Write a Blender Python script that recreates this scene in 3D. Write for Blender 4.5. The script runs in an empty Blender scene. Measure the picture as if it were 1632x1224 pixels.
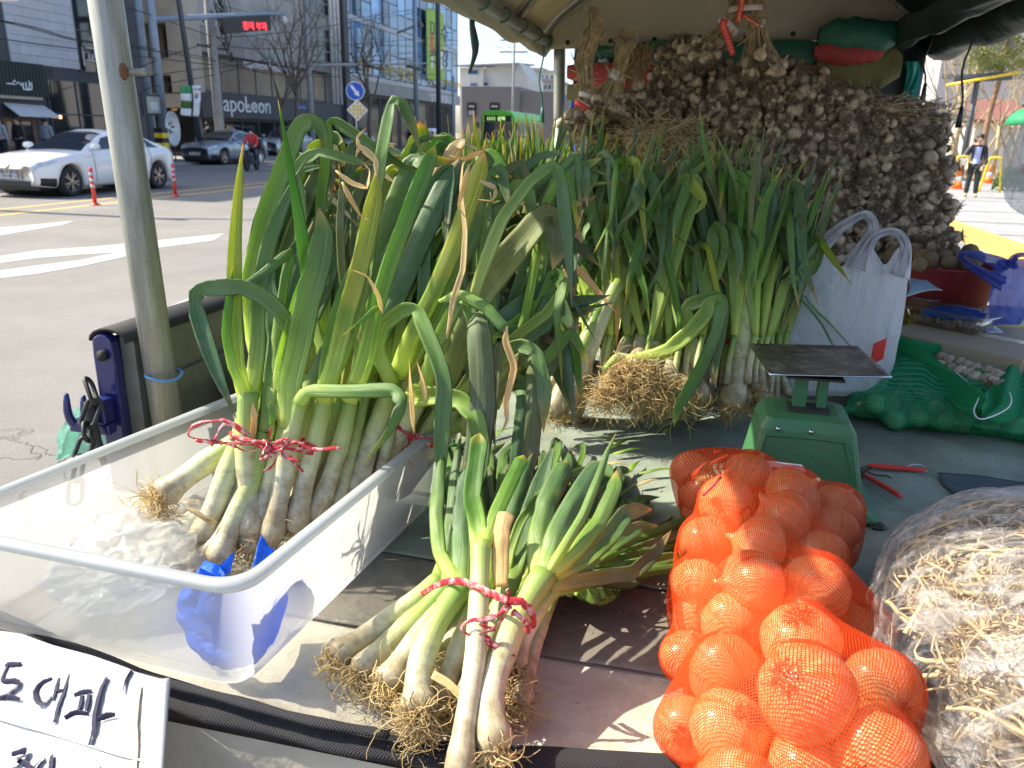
import bpy, math, random
from mathutils import Vector, Matrix, noise as mn
import numpy as np
R = math.radians
sc = bpy.context.scene
col = sc.collection
rnd = random.Random(7)

# ---------------------------------------------------------------- camera
PITCH, ROLL, FPX, CAMZ = R(17.6), R(1.2), 1259.0, 1.6
_r0 = Vector((1, 0, 0)); _u0 = Vector((0, math.sin(PITCH), math.cos(PITCH))); FW = Vector((0, math.cos(PITCH), -math.sin(PITCH)))
CR = _r0 * math.cos(ROLL) + _u0 * math.sin(ROLL)
CU = _u0 * math.cos(ROLL) - _r0 * math.sin(ROLL)
CP = Vector((0, 0, CAMZ))
cam_d = bpy.data.cameras.new('camera'); cam = bpy.data.objects.new('camera', cam_d); col.objects.link(cam)
m = Matrix((CR, CU, -FW)).transposed().to_4x4(); m.translation = CP
cam.matrix_world = m
cam_d.sensor_fit = 'HORIZONTAL'; cam_d.sensor_width = 36.0; cam_d.lens = 36.0 * FPX / 1632.0
cam_d.clip_start = 0.05; cam_d.clip_end = 3000
cam_d.dof.use_dof = True; cam_d.dof.focus_distance = 1.35; cam_d.dof.aperture_fstop = 9.0
sc.camera = cam

# ---------------------------------------------------------------- light
SUN_EL, SUN_AZ = R(46), R(13)          # azimuth: from world -X, turned this far towards +Y
SUN_DIR = Vector((-math.cos(SUN_AZ) * math.cos(SUN_EL), math.sin(SUN_AZ) * math.cos(SUN_EL), math.sin(SUN_EL)))
w = bpy.data.worlds.new('World'); sc.world = w; w.use_nodes = True
nt = w.node_tree; nt.nodes.clear()
sky = nt.nodes.new('ShaderNodeTexSky'); sky.sky_type = 'NISHITA'; sky.sun_disc = False
sky.sun_elevation = SUN_EL
sky.sun_rotation = math.atan2(SUN_DIR.x, SUN_DIR.y)
sky.altitude = 0; sky.air_density = 0.85; sky.dust_density = 2.0; sky.ozone_density = 0.6
bg = nt.nodes.new('ShaderNodeBackground'); bg.inputs[1].default_value = 0.15
wo = nt.nodes.new('ShaderNodeOutputWorld')
nt.links.new(sky.outputs[0], bg.inputs[0]); nt.links.new(bg.outputs[0], wo.inputs[0])
sl = bpy.data.lights.new('sun', 'SUN'); sl.energy = 4.3; sl.angle = R(0.6); sl.color = (1.0, 0.93, 0.77)
so = bpy.data.objects.new('sun', sl); col.objects.link(so)
so.rotation_euler = (-SUN_DIR).to_track_quat('-Z', 'Y').to_euler()
sc.view_settings.view_transform = 'Standard'; sc.view_settings.look = 'None'
sc.view_settings.gamma = 1.0; sc.view_settings.exposure = 1.15
sc.view_settings.use_curve_mapping = False
sc.cycles.transparent_max_bounces = 24
sc.cycles.max_bounces = 8
sc.cycles.diffuse_bounces = 4
sc.cycles.caustics_reflective = False; sc.cycles.caustics_refractive = False
sc.cycles.sample_clamp_indirect = 8.0

# ---------------------------------------------------------------- frames
AZ = R(13)
EU = Vector((math.cos(AZ), -math.sin(AZ), 0)); EV = Vector((math.sin(AZ), math.cos(AZ), 0)); EZ = Vector((0, 0, 1))
BED = 0.82
def ray(x, y): return FW + CR * ((x - 816) / FPX) + CU * ((612 - y) / FPX)
def PZ(x, y, z): d = ray(x, y); return CP + d * ((z - CAMZ) / d.z)
def PD(x, y, D): return CP + ray(x, y) * D
def PU(x, y, u): d = ray(x, y); return CP + d * (u / d.dot(EU))
def PV(x, y, v): d = ray(x, y); return CP + d * (v / d.dot(EV))
def PYW(x, y, Y): d = ray(x, y); return CP + d * (Y / d.y)
def T(u, v, z): return EU * u + EV * v + Vector((0, 0, z))
def uv_of(P): return P.dot(EU), P.dot(EV), P.z

# ---------------------------------------------------------------- mesh builder
class MB:
 def __init__(s): s.v = []; s.f = []; s.uv = []; s.mi = []; s.cur = 0
 def add(s, vs, fs, uvs=None):
  b = len(s.v); s.v.extend([tuple(p) for p in vs])
  s.uv.extend(uvs if uvs else [(0.0, 0.0)] * len(vs))
  s.f.extend([tuple(i + b for i in f) for f in fs]); s.mi.extend([s.cur] * len(fs))
  return s
 def box(s, u0, u1, v0, v1, z0, z1, M=None):          # truck-frame box
  f = M or (lambda a, b, c: T(a, b, c))
  c = [f(u, v, z) for z in (z0, z1) for v in (v0, v1) for u in (u0, u1)]
  return s.add(c, [(0, 2, 3, 1), (4, 5, 7, 6), (0, 1, 5, 4), (2, 6, 7, 3), (0, 4, 6, 2), (1, 3, 7, 5)], [(0, 0), (1, 0), (0, 1), (1, 1)] * 2)
 def hexa(s, c):                                      # 8 corners: bottom 0..3 loop, top 4..7 loop
  return s.add(c, [(3, 2, 1, 0), (4, 5, 6, 7), (0, 1, 5, 4), (1, 2, 6, 5), (2, 3, 7, 6), (3, 0, 4, 7)])
 def slab(s, poly, n, th):                            # polygon extruded along n
  k = len(poly); n = Vector(n) * th
  vs = [Vector(p) for p in poly] + [Vector(p) + n for p in poly]
  fs = [tuple(range(k))[::-1], tuple(range(k, 2 * k))] + [(i, (i + 1) % k, (i + 1) % k + k, i + k) for i in range(k)]
  return s.add(vs, fs)
 def grid(s, fn, nu, nv, wrapu=False, uvscale=(1, 1)):
  vs = []; uvs = []
  for j in range(nv + 1):
   for i in range(nu + (0 if wrapu else 1)):
    a, b = i / nu, j / nv
    vs.append(fn(a, b)); uvs.append((a * uvscale[0], b * uvscale[1]))
  W = nu if wrapu else nu + 1; fs = []
  for j in range(nv):
   for i in range(nu):
    i2 = (i + 1) % W if wrapu else i + 1
    fs.append((j * W + i, j * W + i2, (j + 1) * W + i2, (j + 1) * W + i))
  return s.add(vs, fs, uvs)
 def tube(s, P, r, n=8, cap=True, flat=1.0, S0=None, jag=0.0):
  P = [Vector(p) for p in P]; k = len(P)
  rr = r if isinstance(r, (list, tuple)) else [r] * k
  S = None; vs = []; uvs = []
  for i in range(k):
   t = (P[min(i + 1, k - 1)] - P[max(i - 1, 0)])
   t = t.normalized() if t.length > 1e-9 else Vector((0, 0, 1))
   if S is None:
    S = Vector(S0) if S0 is not None else t.orthogonal()
   S = S - t * S.dot(t)
   S = S.normalized() if S.length > 1e-6 else t.orthogonal().normalized()
   B = t.cross(S)
   for j in range(n):
    a = 2 * math.pi * j / n
    q = rr[i] * (1 + (jag * (rnd.random() - .5) if jag else 0))
    vs.append(P[i] + S * (math.cos(a) * q) + B * (math.sin(a) * q * flat))
    uvs.append((j / n, i / (k - 1) if k > 1 else 0))
  fs = [(i * n + j, i * n + (j + 1) % n, (i + 1) * n + (j + 1) % n, (i + 1) * n + j) for i in range(k - 1) for j in range(n)]
  if cap: fs += [tuple(range(n))[::-1], tuple(range((k - 1) * n, k * n))]
  return s.add(vs, fs, uvs)
 def lathe(s, prof, n=16, M=None, lobe=None):
  M = M or Matrix.Identity(4); vs = []; uvs = []; k = len(prof)
  for i, (r, z) in enumerate(prof):
   for j in range(n):
    a = 2 * math.pi * j / n
    q = r * (lobe(a, i / (k - 1)) if lobe else 1)
    vs.append(M @ Vector((math.cos(a) * q, math.sin(a) * q, z))); uvs.append((j / n, i / (k - 1)))
  fs = [(i * n + j, i * n + (j + 1) % n, (i + 1) * n + (j + 1) % n, (i + 1) * n + j) for i in range(k - 1) for j in range(n)]
  fs += [tuple(range(n))[::-1], tuple(range((k - 1) * n, k * n))]
  return s.add(vs, fs, uvs)
 def mesh(s, name, mats, smooth=True):
  me = bpy.data.meshes.new(name); me.from_pydata(s.v, [], s.f)
  uvl = me.uv_layers.new(name='UVMap')
  li = np.empty(len(me.loops), dtype=np.int32); me.loops.foreach_get('vertex_index', li)
  uva = np.array(s.uv, dtype=np.float32)[li]
  uvl.data.foreach_set('uv', uva.ravel())
  for m_ in (mats if isinstance(mats, (list, tuple)) else [mats]): me.materials.append(m_)
  if any(s.mi): me.polygons.foreach_set('material_index', s.mi)
  me.polygons.foreach_set('use_smooth', [smooth] * len(s.f))
  me.update()
  return me
 def build(s, name, mats, parent=None, smooth=False, bevel=0):
  o = bpy.data.objects.new(name, s.mesh(name, mats, smooth)); col.objects.link(o)
  if parent: par(o, parent)
  if bevel:
   b = o.modifiers.new('bevel', 'BEVEL'); b.width = bevel; b.segments = 2; b.limit_method = 'ANGLE'
  return o

WL = {}
def par(o, parent):
 o.parent = parent; o.matrix_parent_inverse = Matrix.Translation(-WL.get(parent.name, Vector((0, 0, 0))))
def tag(o, label=None, cat=None, group=None, kind=None):
 if label: o['label'] = label
 if cat: o['category'] = cat
 if group: o['group'] = group
 if kind: o['kind'] = kind
 return o
def thing(name, label, cat, loc, group=None):
 o = bpy.data.objects.new(name, None); col.objects.link(o); o.location = loc; o.empty_display_size = 0.1
 WL[o.name] = Vector(loc); return tag(o, label, cat, group)
def inst(name, me, parent, M):
 o = bpy.data.objects.new(name, me); col.objects.link(o)
 o.matrix_basis = M
 if parent: par(o, parent)
 return o
def catmull(P, n):
 P = [Vector(p) for p in P]
 if len(P) == 2: return [P[0].lerp(P[1], i / n) for i in range(n + 1)]
 Q = [P[0] * 2 - P[1]] + P + [P[-1] * 2 - P[-2]]; out = []; k = len(P) - 1
 for i in range(n + 1):
  x = i / n * k; a = min(int(x), k - 1); t = x - a
  p0, p1, p2, p3 = Q[a], Q[a + 1], Q[a + 2], Q[a + 3]
  out.append(0.5 * ((2 * p1) + (p2 - p0) * t + (2 * p0 - 5 * p1 + 4 * p2 - p3) * t * t + (3 * p1 - p0 - 3 * p2 + p3) * t ** 3))
 return out
def rv(a=1.0): return Vector((rnd.uniform(-a, a), rnd.uniform(-a, a), rnd.uniform(-a, a)))
def frame(o, z, x=None):                                 # matrix with local z along z
 z = Vector(z).normalized(); x = Vector(x) if x is not None else z.orthogonal()
 x = (x - z * x.dot(z)).normalized(); y = z.cross(x)
 M = Matrix((x, y, z)).transposed().to_4x4(); M.translation = o; return M

# ---------------------------------------------------------------- materials
def newmat(name):
 m = bpy.data.materials.new(name); m.use_nodes = True; nt = m.node_tree; nt.nodes.clear()
 out = nt.nodes.new('ShaderNodeOutputMaterial'); return m, nt, out
class NT:
 def __init__(s, nt): s.nt = nt
 def n(s, t, **k):
  x = s.nt.nodes.new(t)
  for a, b in k.items(): setattr(x, a, b)
  return x
 def l(s, a, b): s.nt.links.new(a, b)
 def coord(s, kind='Object', scale=(1, 1, 1), rot=(0, 0, 0)):
  tc = s.n('ShaderNodeTexCoord'); mp = s.n('ShaderNodeMapping'); mp.inputs['Scale'].default_value = scale; mp.inputs['Rotation'].default_value = rot
  s.l(tc.outputs[kind], mp.inputs['Vector']); return mp.outputs[0]
 def noise(s, vec, scale, detail=4, rough=.55, dist=0):
  x = s.n('ShaderNodeTexNoise'); x.inputs['Scale'].default_value = scale; x.inputs['Detail'].default_value = detail
  x.inputs['Roughness'].default_value = rough; x.inputs['Distortion'].default_value = dist; s.l(vec, x.inputs['Vector']); return x.outputs['Fac']
 def ramp(s, fac, stops, interp='LINEAR'):
  x = s.n('ShaderNodeValToRGB'); cr = x.color_ramp; cr.interpolation = interp
  while len(cr.elements) > 1: cr.elements.remove(cr.elements[-1])
  for i, (p, c) in enumerate(stops):
   e = cr.elements[0] if i == 0 else cr.elements.new(p)
   e.position = p; e.color = (*c, 1) if len(c) == 3 else c
  s.l(fac, x.inputs[0]); return x.outputs[0]
 def f(s, fac, a, b):                                  # ramp to float
  return s.ramp(fac, [(a, (0, 0, 0)), (b, (1, 1, 1))])
 def mix(s, fac, a, b, mode='MIX'):
  x = s.n('ShaderNodeMix', data_type='RGBA', blend_type=mode)
  if isinstance(fac, (int, float)): x.inputs[0].default_value = fac
  else: s.l(fac, x.inputs[0])
  for v, i in ((a, 6), (b, 7)):
   if isinstance(v, tuple): x.inputs[i].default_value = (*v[:3], 1)
   else: s.l(v, x.inputs[i])
  return x.outputs[2]
 def math(s, op, a, b=None):
  x = s.n('ShaderNodeMath', operation=op)
  for v, i in ((a, 0), (b, 1)):
   if v is None: continue
   if isinstance(v, (int, float)): x.inputs[i].default_value = v
   else: s.l(v, x.inputs[i])
  return x.outputs[0]
 def bump(s, h, strength=.3, dist=.01):
  x = s.n('ShaderNodeBump'); x.inputs['Strength'].default_value = strength; x.inputs['Distance'].default_value = dist
  s.l(h, x.inputs['Height']); return x.outputs[0]
 def pbr(s, colr, rough=.6, metal=0, spec=.5, nrm=None, trans=0, coat=0, sheen=0, emis=None, es=0, alpha=None):
  x = s.n('ShaderNodeBsdfPrincipled')
  if isinstance(colr, tuple): x.inputs['Base Color'].default_value = (*colr[:3], 1)
  else: s.l(colr, x.inputs['Base Color'])
  if isinstance(rough, (int, float)): x.inputs['Roughness'].default_value = rough
  else: s.l(rough, x.inputs['Roughness'])
  x.inputs['Metallic'].default_value = metal; x.inputs['Specular IOR Level'].default_value = spec
  x.inputs['Transmission Weight'].default_value = trans; x.inputs['Coat Weight'].default_value = coat
  if nrm: s.l(nrm, x.inputs['Normal'])
  if emis: x.inputs['Emission Color'].default_value = (*emis, 1); x.inputs['Emission Strength'].default_value = es
  return x.outputs[0]
 def smix(s, fac, a, b):
  x = s.n('ShaderNodeMixShader')
  if isinstance(fac, (int, float)): x.inputs[0].default_value = fac
  else: s.l(fac, x.inputs[0])
  s.l(a, x.inputs[1]); s.l(b, x.inputs[2]); return x.outputs[0]
 def transl(s, c):
  x = s.n('ShaderNodeBsdfTranslucent')
  if isinstance(c, tuple): x.inputs[0].default_value = (*c[:3], 1)
  else: s.l(c, x.inputs[0])
  return x.outputs[0]
 def transp(s, c=(1, 1, 1)):
  x = s.n('ShaderNodeBsdfTransparent'); x.inputs[0].default_value = (*c, 1); return x.outputs[0]
 def objrand(s): return s.n('ShaderNodeObjectInfo').outputs['Random']
 def gray(s, g0, g1, fac): return s.ramp(fac, [(0, (g0,) * 3), (1, (g1,) * 3)])

def simple(name, c, rough=.6, metal=0, spec=.5, var=.18, vscale=6, bump=0, bscale=60, bdist=.002, c2=None, coat=0, rand=0, transl=0, emis=None, es=0):
 m, nt, out = newmat(name); N = NT(nt); co = N.coord()
 n1 = N.noise(co, vscale, 5, .6)
 dark = tuple(x * (1 - var) for x in c); lite = tuple(min(1, x * (1 + var)) for x in c)
 cc = N.ramp(n1, [(.3, dark), (.7, c2 or lite)])
 if rand:
  f = N.math('ADD', N.math('MULTIPLY', N.objrand(), rand * 2), 1 - rand)
  mm = N.n('ShaderNodeVectorMath', operation='SCALE'); N.l(cc, mm.inputs[0]); N.l(f, mm.inputs['Scale']); cc = mm.outputs[0]
 nb = N.bump(N.noise(co, bscale, 4, .6), bump, bdist) if bump else None
 sh = N.pbr(cc, rough, metal, spec, nb, coat=coat, emis=emis, es=es)
 if transl: sh = N.smix(transl, sh, N.transl(cc))
 N.l(sh, out.inputs[0]); return m

def leafmat(name, base, mid, top, tip, trans=.28, rough=.42, yellow=0.0, bloom=.25):
 m, nt, out = newmat(name); N = NT(nt)
 uvc = N.coord('UV', (9, 1.6, 1)); fine = N.coord('UV', (64, 2.0, 1)); ob = N.coord('Object', (1, 1, 1))
 sep = N.n('ShaderNodeSeparateXYZ'); N.l(N.coord('UV'), sep.inputs[0])
 wob = N.math('ADD', sep.outputs[1], N.math('MULTIPLY', N.math('SUBTRACT', N.noise(ob, 7, 3), .5), .28))
 c = N.ramp(wob, [(0.0, base), (.16, tuple((a + b) / 2 for a, b in zip(base, mid))), (.34, mid), (.72, top), (.88, top), (.96, tip), (1.0, (.36, .25, .12))])
 rd = N.objrand()
 ed = N.ramp(N.math('ABSOLUTE', N.math('SINE', N.math('MULTIPLY', sep.outputs[0], 6.28318))), [(.10, (1, 1, 1)), (.30, (0, 0, 0))])
 c = N.mix(N.math('MULTIPLY', ed, .35), c, (.34, .40, .16))
 # per leaf change between bluish dark and fresh green
 c = N.mix(N.math('MULTIPLY', rd, .5), c, N.mix(1.0, c, (1.9, 1.5, .75), 'MULTIPLY'))
 st = N.noise(fine, 1.0, 3, .6)
 c = N.mix(1.0, c, N.ramp(st, [(.28, (.48,) * 3), (.72, (1.65,) * 3)]), 'MULTIPLY')
 bl = N.f(N.noise(ob, 18, 4, .7), .45, .8)
 c = N.mix(N.math('MULTIPLY', bl, bloom), c, (.22, .30, .22))
 ye = N.f(N.math('ADD', N.noise(ob, 5.5, 3, .6), N.math('MULTIPLY', rd, .12)), .74 - yellow, .90 - yellow)
 c = N.mix(N.math('MULTIPLY', ye, .8), c, (.50, .46, .07))
 # small flecks
 fl = N.f(N.noise(ob, 160, 2, .5), .68, .75)
 c = N.mix(N.math('MULTIPLY', fl, .4), c, (.34, .32, .2)); br = N.f(N.math('ADD', N.noise(ob, 13, 5, .75), N.math('MULTIPLY', N.math('SUBTRACT', sep.outputs[1], .6), .25)), .66, .74); c = N.mix(N.math('MULTIPLY', br, .7), c, (.30, .23, .12))
 nb = N.bump(N.math('ADD', st, N.math('MULTIPLY', N.noise(uvc, 1, 3), 1.5)), .6, .0016)
 sh = N.pbr(c, N.gray(rough - .12, rough + .15, N.noise(ob, 25, 3)), 0, .5, nb)
 tc = N.mix(1.0, c, (1.9, 1.9, .6), 'MULTIPLY')
 N.l(N.smix(trans, sh, N.transl(tc)), out.inputs[0]); return m
def stalkmat(name, dirt=.5):
 m, nt, out = newmat(name); N = NT(nt)
 sep = N.n('ShaderNodeSeparateXYZ'); N.l(N.coord('UV'), sep.inputs[0]); ob = N.coord('Object')
 rd = N.objrand()
 wob = N.math('ADD', sep.outputs[1], N.math('MULTIPLY', N.math('SUBTRACT', N.noise(ob, 9, 3), .5), .2))
 wob = N.math('ADD', wob, N.math('MULTIPLY', N.math('SUBTRACT', rd, .5), .35))
 c = N.ramp(wob, [(0, (.62, .54, .36)), (.25, (.72, .68, .48)), (.5, (.64, .66, .33)), (.72, (.44, .54, .15)), (1.0, (.22, .37, .07))])
 fine = N.noise(N.coord('UV', (50, 2.0, 1)), 1, 3, .6)
 c = N.mix(1.0, c, N.gray(.80, 1.16, fine), 'MULTIPLY')
 d = N.f(N.math('ADD', N.noise(ob, 30, 5, .7), N.math('MULTIPLY', N.math('SUBTRACT', .35, sep.outputs[1]), .35)), .47 - dirt * .12, .66)
 c = N.mix(N.math('MULTIPLY', d, .7), c, (.24, .165, .08))
 nb = N.bump(fine, .5, .0012)
 sh = N.pbr(c, .42, 0, .5, nb); N.l(N.smix(.14, sh, N.transl(c)), out.inputs[0]); return m

MAT = {}
MAT['leaf'] = leafmat('leek_leaf_green', (.42, .55, .14), (.155, .29, .050), (.090, .185, .052), (.24, .28, .07))
MAT['leaf_dark'] = leafmat('leek_leaf_deep_green', (.30, .42, .10), (.095, .195, .050), (.062, .140, .052), (.13, .16, .055), trans=.18, bloom=.4)
MAT['leaf_fresh'] = leafmat('leek_leaf_fresh', (.50, .60, .18), (.18, .34, .05), (.09, .22, .04), (.38, .36, .06), trans=.42, bloom=.06)
MAT['leaf_yellow'] = leafmat('leek_leaf_yellowing', (.42, .54, .16), (.17, .29, .05), (.26, .33, .05), (.50, .36, .12), trans=.38, yellow=.06, bloom=.08)
MAT['leaf_dull'] = leafmat('leek_leaf_wilted', (.36, .40, .12), (.13, .18, .06), (.09, .12, .055), (.32, .25, .12), trans=.2, yellow=.05, bloom=.35, rough=.6)
MAT['leaf_dry'] = leafmat('leek_leaf_dry', (.5, .42, .24), (.46, .37, .20), (.50, .40, .24), (.42, .30, .17), trans=.25, bloom=0, rough=.75)
MAT['stalk'] = stalkmat('leek_stalk')
MAT['root'] = simple('root_fibre', (.56, .41, .19), .8, var=.35, vscale=40, rand=.15)
MAT['root_dark'] = simple('root_fibre_brown', (.30, .20, .10), .85, var=.4, vscale=40)
MAT['straw'] = simple('dry_straw', (.44, .33, .18), .8, var=.45, vscale=30)
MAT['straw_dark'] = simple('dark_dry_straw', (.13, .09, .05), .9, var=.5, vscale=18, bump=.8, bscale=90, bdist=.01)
# ---------------------------------------------------------------- leeks
SEC = [(-1, 0), (-.8, 1), (-.4, 1), (0, 1), (.4, 1), (.8, 1), (1, 0), (.8, -1), (.4, -1), (0, -1), (-.4, -1), (-.8, -1)]
def leaf_mesh(P, w, th0=.022, S0=None, cam=False, twist=0.0, n=24, tipp=.35, w0=None, keel=.15, taper=1.0, wav=.0):
 """closed flattened tube along P; w = greatest width; th0 = thickness at the base (round sheath)"""
 P0 = [Vector(p) for p in P]; P = catmull(P0, n)
 if cam and len(P0) > 3:
  P = [p.lerp(P0[min(int(i / n * (len(P0) - 1)), len(P0) - 2)].lerp(P0[min(int(i / n * (len(P0) - 1)), len(P0) - 2) + 1], i / n * (len(P0) - 1) - min(int(i / n * (len(P0) - 1)), len(P0) - 2)), .75) for i, p in enumerate(P)]
 k = len(P); mb = MB(); S = None; vs = []; uvs = []; NS = 12; ksgn = rnd.choice((1, 1, -1))
 w0 = w0 if w0 is not None else min(w, th0 * 1.15)
 ph = rnd.random() * 9
 for i in range(k):
  t = i / (k - 1)
  tg = P[min(i + 1, k - 1)] - P[max(i - 1, 0)]
  tg = tg.normalized() if tg.length > 1e-9 else Vector((0, 0, 1))
  if cam:
   vd = (P[i] - CP).normalized(); S = tg.cross(vd)
   S = S.normalized() if S.length > 1e-6 else tg.orthogonal()
  else:
   if S is None: S = Vector(S0) if S0 is not None else tg.orthogonal()
   S = S - tg * S.dot(tg); S = S.normalized() if S.length > 1e-6 else tg.orthogonal().normalized()
  B = S.cross(tg)
  if B.length < 1e-6: B = tg.orthogonal()
  B = B.normalized()
  a = twist * t + wav * math.sin(t * 9 + ph)
  S2 = S * math.cos(a) + B * math.sin(a); B2 = B * math.cos(a) - S * math.sin(a)
  e = min(1, t / .20); e = e * e * (3 - 2 * e)
  ww = w0 + (w - w0) * e
  if t > tipp:
   q = (t - tipp) / (1 - tipp); ww *= max(0.02, 1 - q ** (1.6 * taper))
  if 0 < i < k - 1 and e > .5:
   bend = 1 - (P[i + 1] - P[i]).normalized().dot((P[i] - P[i - 1]).normalized()); ww *= 1 - min(.38, bend * 1.3)
  ww *= 1 + .07 * mn.noise(Vector((t * 6, ph, 0)))
  th = th0 * (1 - e) + max(.0016, ww * .05) * e
  th = min(th, ww)
  kk = keel * e * ww * (1 + .8 * mn.noise(Vector((t * 4, ph, 7)))) * ksgn; rip = ww * .07 * e
  for x, sd in SEC:
   rx = math.sqrt(max(0, 1 - x * x)); y = sd * (rx * (1 - e) + (1 - x ** 4) * e) * th / 2
   vs.append(P[i] + S2 * (x * ww / 2) + B2 * (y + (.5 - abs(x)) * kk + rip * mn.noise(Vector((t * 11, x * 1.5 + ph, 3)))))
   uvs.append((.25 + .25 * x * sd + (.5 if sd < 0 else 0), t))
 fs = [(i * NS + j, i * NS + (j + 1) % NS, (i + 1) * NS + (j + 1) % NS, (i + 1) * NS + j) for i in range(k - 1) for j in range(NS)]
 fs += [tuple(range(NS))[::-1], tuple(range((k - 1) * NS, k * NS))]
 mb.add(vs, fs, uvs); return mb

def stalk_mesh(P, r0, r1, n=16, NS=14):
 P = catmull(P, n); mb = MB(); k = len(P); rr = []
 st = rnd.uniform(.45, .75)
 for i in range(k):
  t = i / (k - 1)
  bulb = 1.0 + .22 * math.exp(-((t - .07) / .09) ** 2)
  r = (r0 + (r1 - r0) * t) * bulb
  if t < .02: r *= .72
  if t > st: r *= .95
  rr.append(r * (1 + .05 * math.sin(t * 13 + rnd.random())))
 mb.tube(P, rr, NS, jag=.03); return mb

def roots_mesh(p, axis, r, n=46, L=.05, curl=1.0, th=.00095, floor=None):
 mb = MB(); axis = Vector(axis).normalized(); M = frame(p, axis)
 for i in range(n):
  a = rnd.random() * 6.283; q = math.sqrt(rnd.random()) * r * .8
  P = [M @ Vector((math.cos(a) * q, math.sin(a) * q, -.001))]
  d = (axis * rnd.uniform(.3, 1.2) + (M.to_3x3() @ Vector((math.cos(a), math.sin(a), 0))) * rnd.uniform(.2, 1.3)).normalized()
  st = L * rnd.uniform(.6, 1.5) / 9
  cu = rv(1).normalized()
  for k in range(9):
   d = (d + cu.cross(d) * .42 * curl + rv(.5 * curl) + Vector((0, 0, -.10))).normalized()
   np_ = P[-1] + d * st
   if floor is not None and np_.z < floor + .001: np_.z = floor + .001 + rnd.random() * .002
   P.append(np_)
  mb.tube(P, [th * (1.3 - .9 * k / 9) for k in range(10)], 3, cap=False)
 return mb

LEAFK = ['leaf', 'leaf', 'leaf_dark', 'leaf_dark', 'leaf_fresh', 'leaf_dull']
def leek(bunch, stalk, r0, r1, leaves, roots=True, rootn=46, rootL=.05, rootm='root', floor=None, shown=True):
 """stalk: points from root end to where the leaves part; leaves: list of dicts"""
 o = stalk_mesh(stalk, r0, r1).build('leek', MAT['stalk'], bunch, True)
 for lf in leaves:
  kw = dict(lf); P = kw.pop('P'); w_ = kw.pop('w'); mt = kw.pop('m', 'leaf'); kw.setdefault('th0', r1 * 1.7)
  leaf_mesh(P, w_, **kw).build('leaf', MAT[mt], o, True)
 if roots:
  ax = Vector(stalk[0]) - Vector(stalk[1])
  roots_mesh(Vector(stalk[0]), ax, r0, rootn, rootL, floor=floor).build('roots', MAT[rootm], o, True)
 return o

def grow(p, d, L, n=9, grav=1.0, kink=None, wob=.08, floor=None):
 P = [Vector(p)]; d = Vector(d).normalized(); st = L / n; kd = False
 for i in range(n):
  t = (i + 1) / n
  d = (d + Vector((0, 0, -grav * .16 * t)) + rv(wob)).normalized()
  if kink and not kd and t > kink[0]:
   kd = True; h = Vector((d.x, d.y, 0)); h = h.normalized() if h.length > .05 else Vector((rnd.uniform(-1, 1), rnd.uniform(-1, 1), 0)).normalized()
   d = (h * math.cos(kink[1]) + Vector((0, 0, -math.sin(kink[1])))).normalized()
  q = P[-1] + d * st
  if floor is not None and q.z < floor:
   q.z = floor + rnd.random() * .006; d.z = abs(d.z) * .05; d = d.normalized()
  P.append(q)
 return P

def tie_band(bunch, c, axis, rx, ry, X=None, wdt=.008, knot=True, ends=3, name='tie_string'):
 """crumpled red plastic string wound round the bunch at c"""
 M = frame(c, axis, X); mb = MB()
 for lp in range(3):
  P = []; o = rv(.004)
  for i in range(41):
   a = 2 * math.pi * i / 40
   q = Vector((math.cos(a) * (rx + .002 * lp), math.sin(a) * (ry + .002 * lp), (lp - 1) * wdt * .45 + .004 * math.sin(a * 3 + lp * 2) + rnd.uniform(-.001, .001)))
   P.append(M @ q)
  mb.tube(P, [wdt * .36 * rnd.uniform(.5, 1.2) for _ in P], 6, False, flat=.15, S0=M.to_3x3() @ Vector((0, 0, 1)), jag=.7)
 b = mb.build(name, MAT['tie'], bunch, True)
 if knot:
  mb = MB(); k0 = M @ Vector((0, -ry - .004, 0))
  for i in range(ends + 3):
   d = (M.to_3x3() @ Vector((rnd.uniform(-1, 1), -rnd.uniform(.2, .6), rnd.uniform(-.7, .5)))).normalized()
   P = [k0 + rv(.004)]; L = rnd.uniform(.02, .04) if i > ends else rnd.uniform(.04, .09)
   for k in range(9):
    d = (d + rv(.55) + Vector((0, 0, -.12))).normalized(); P.append(P[-1] + d * L / 9)
   mb.tube(P, [.0032 * rnd.uniform(.4, 1.4) for _ in P], 5, True, flat=.2, jag=.6)
  mb.build('knot', MAT['tie'], b, True)
 return b

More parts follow.
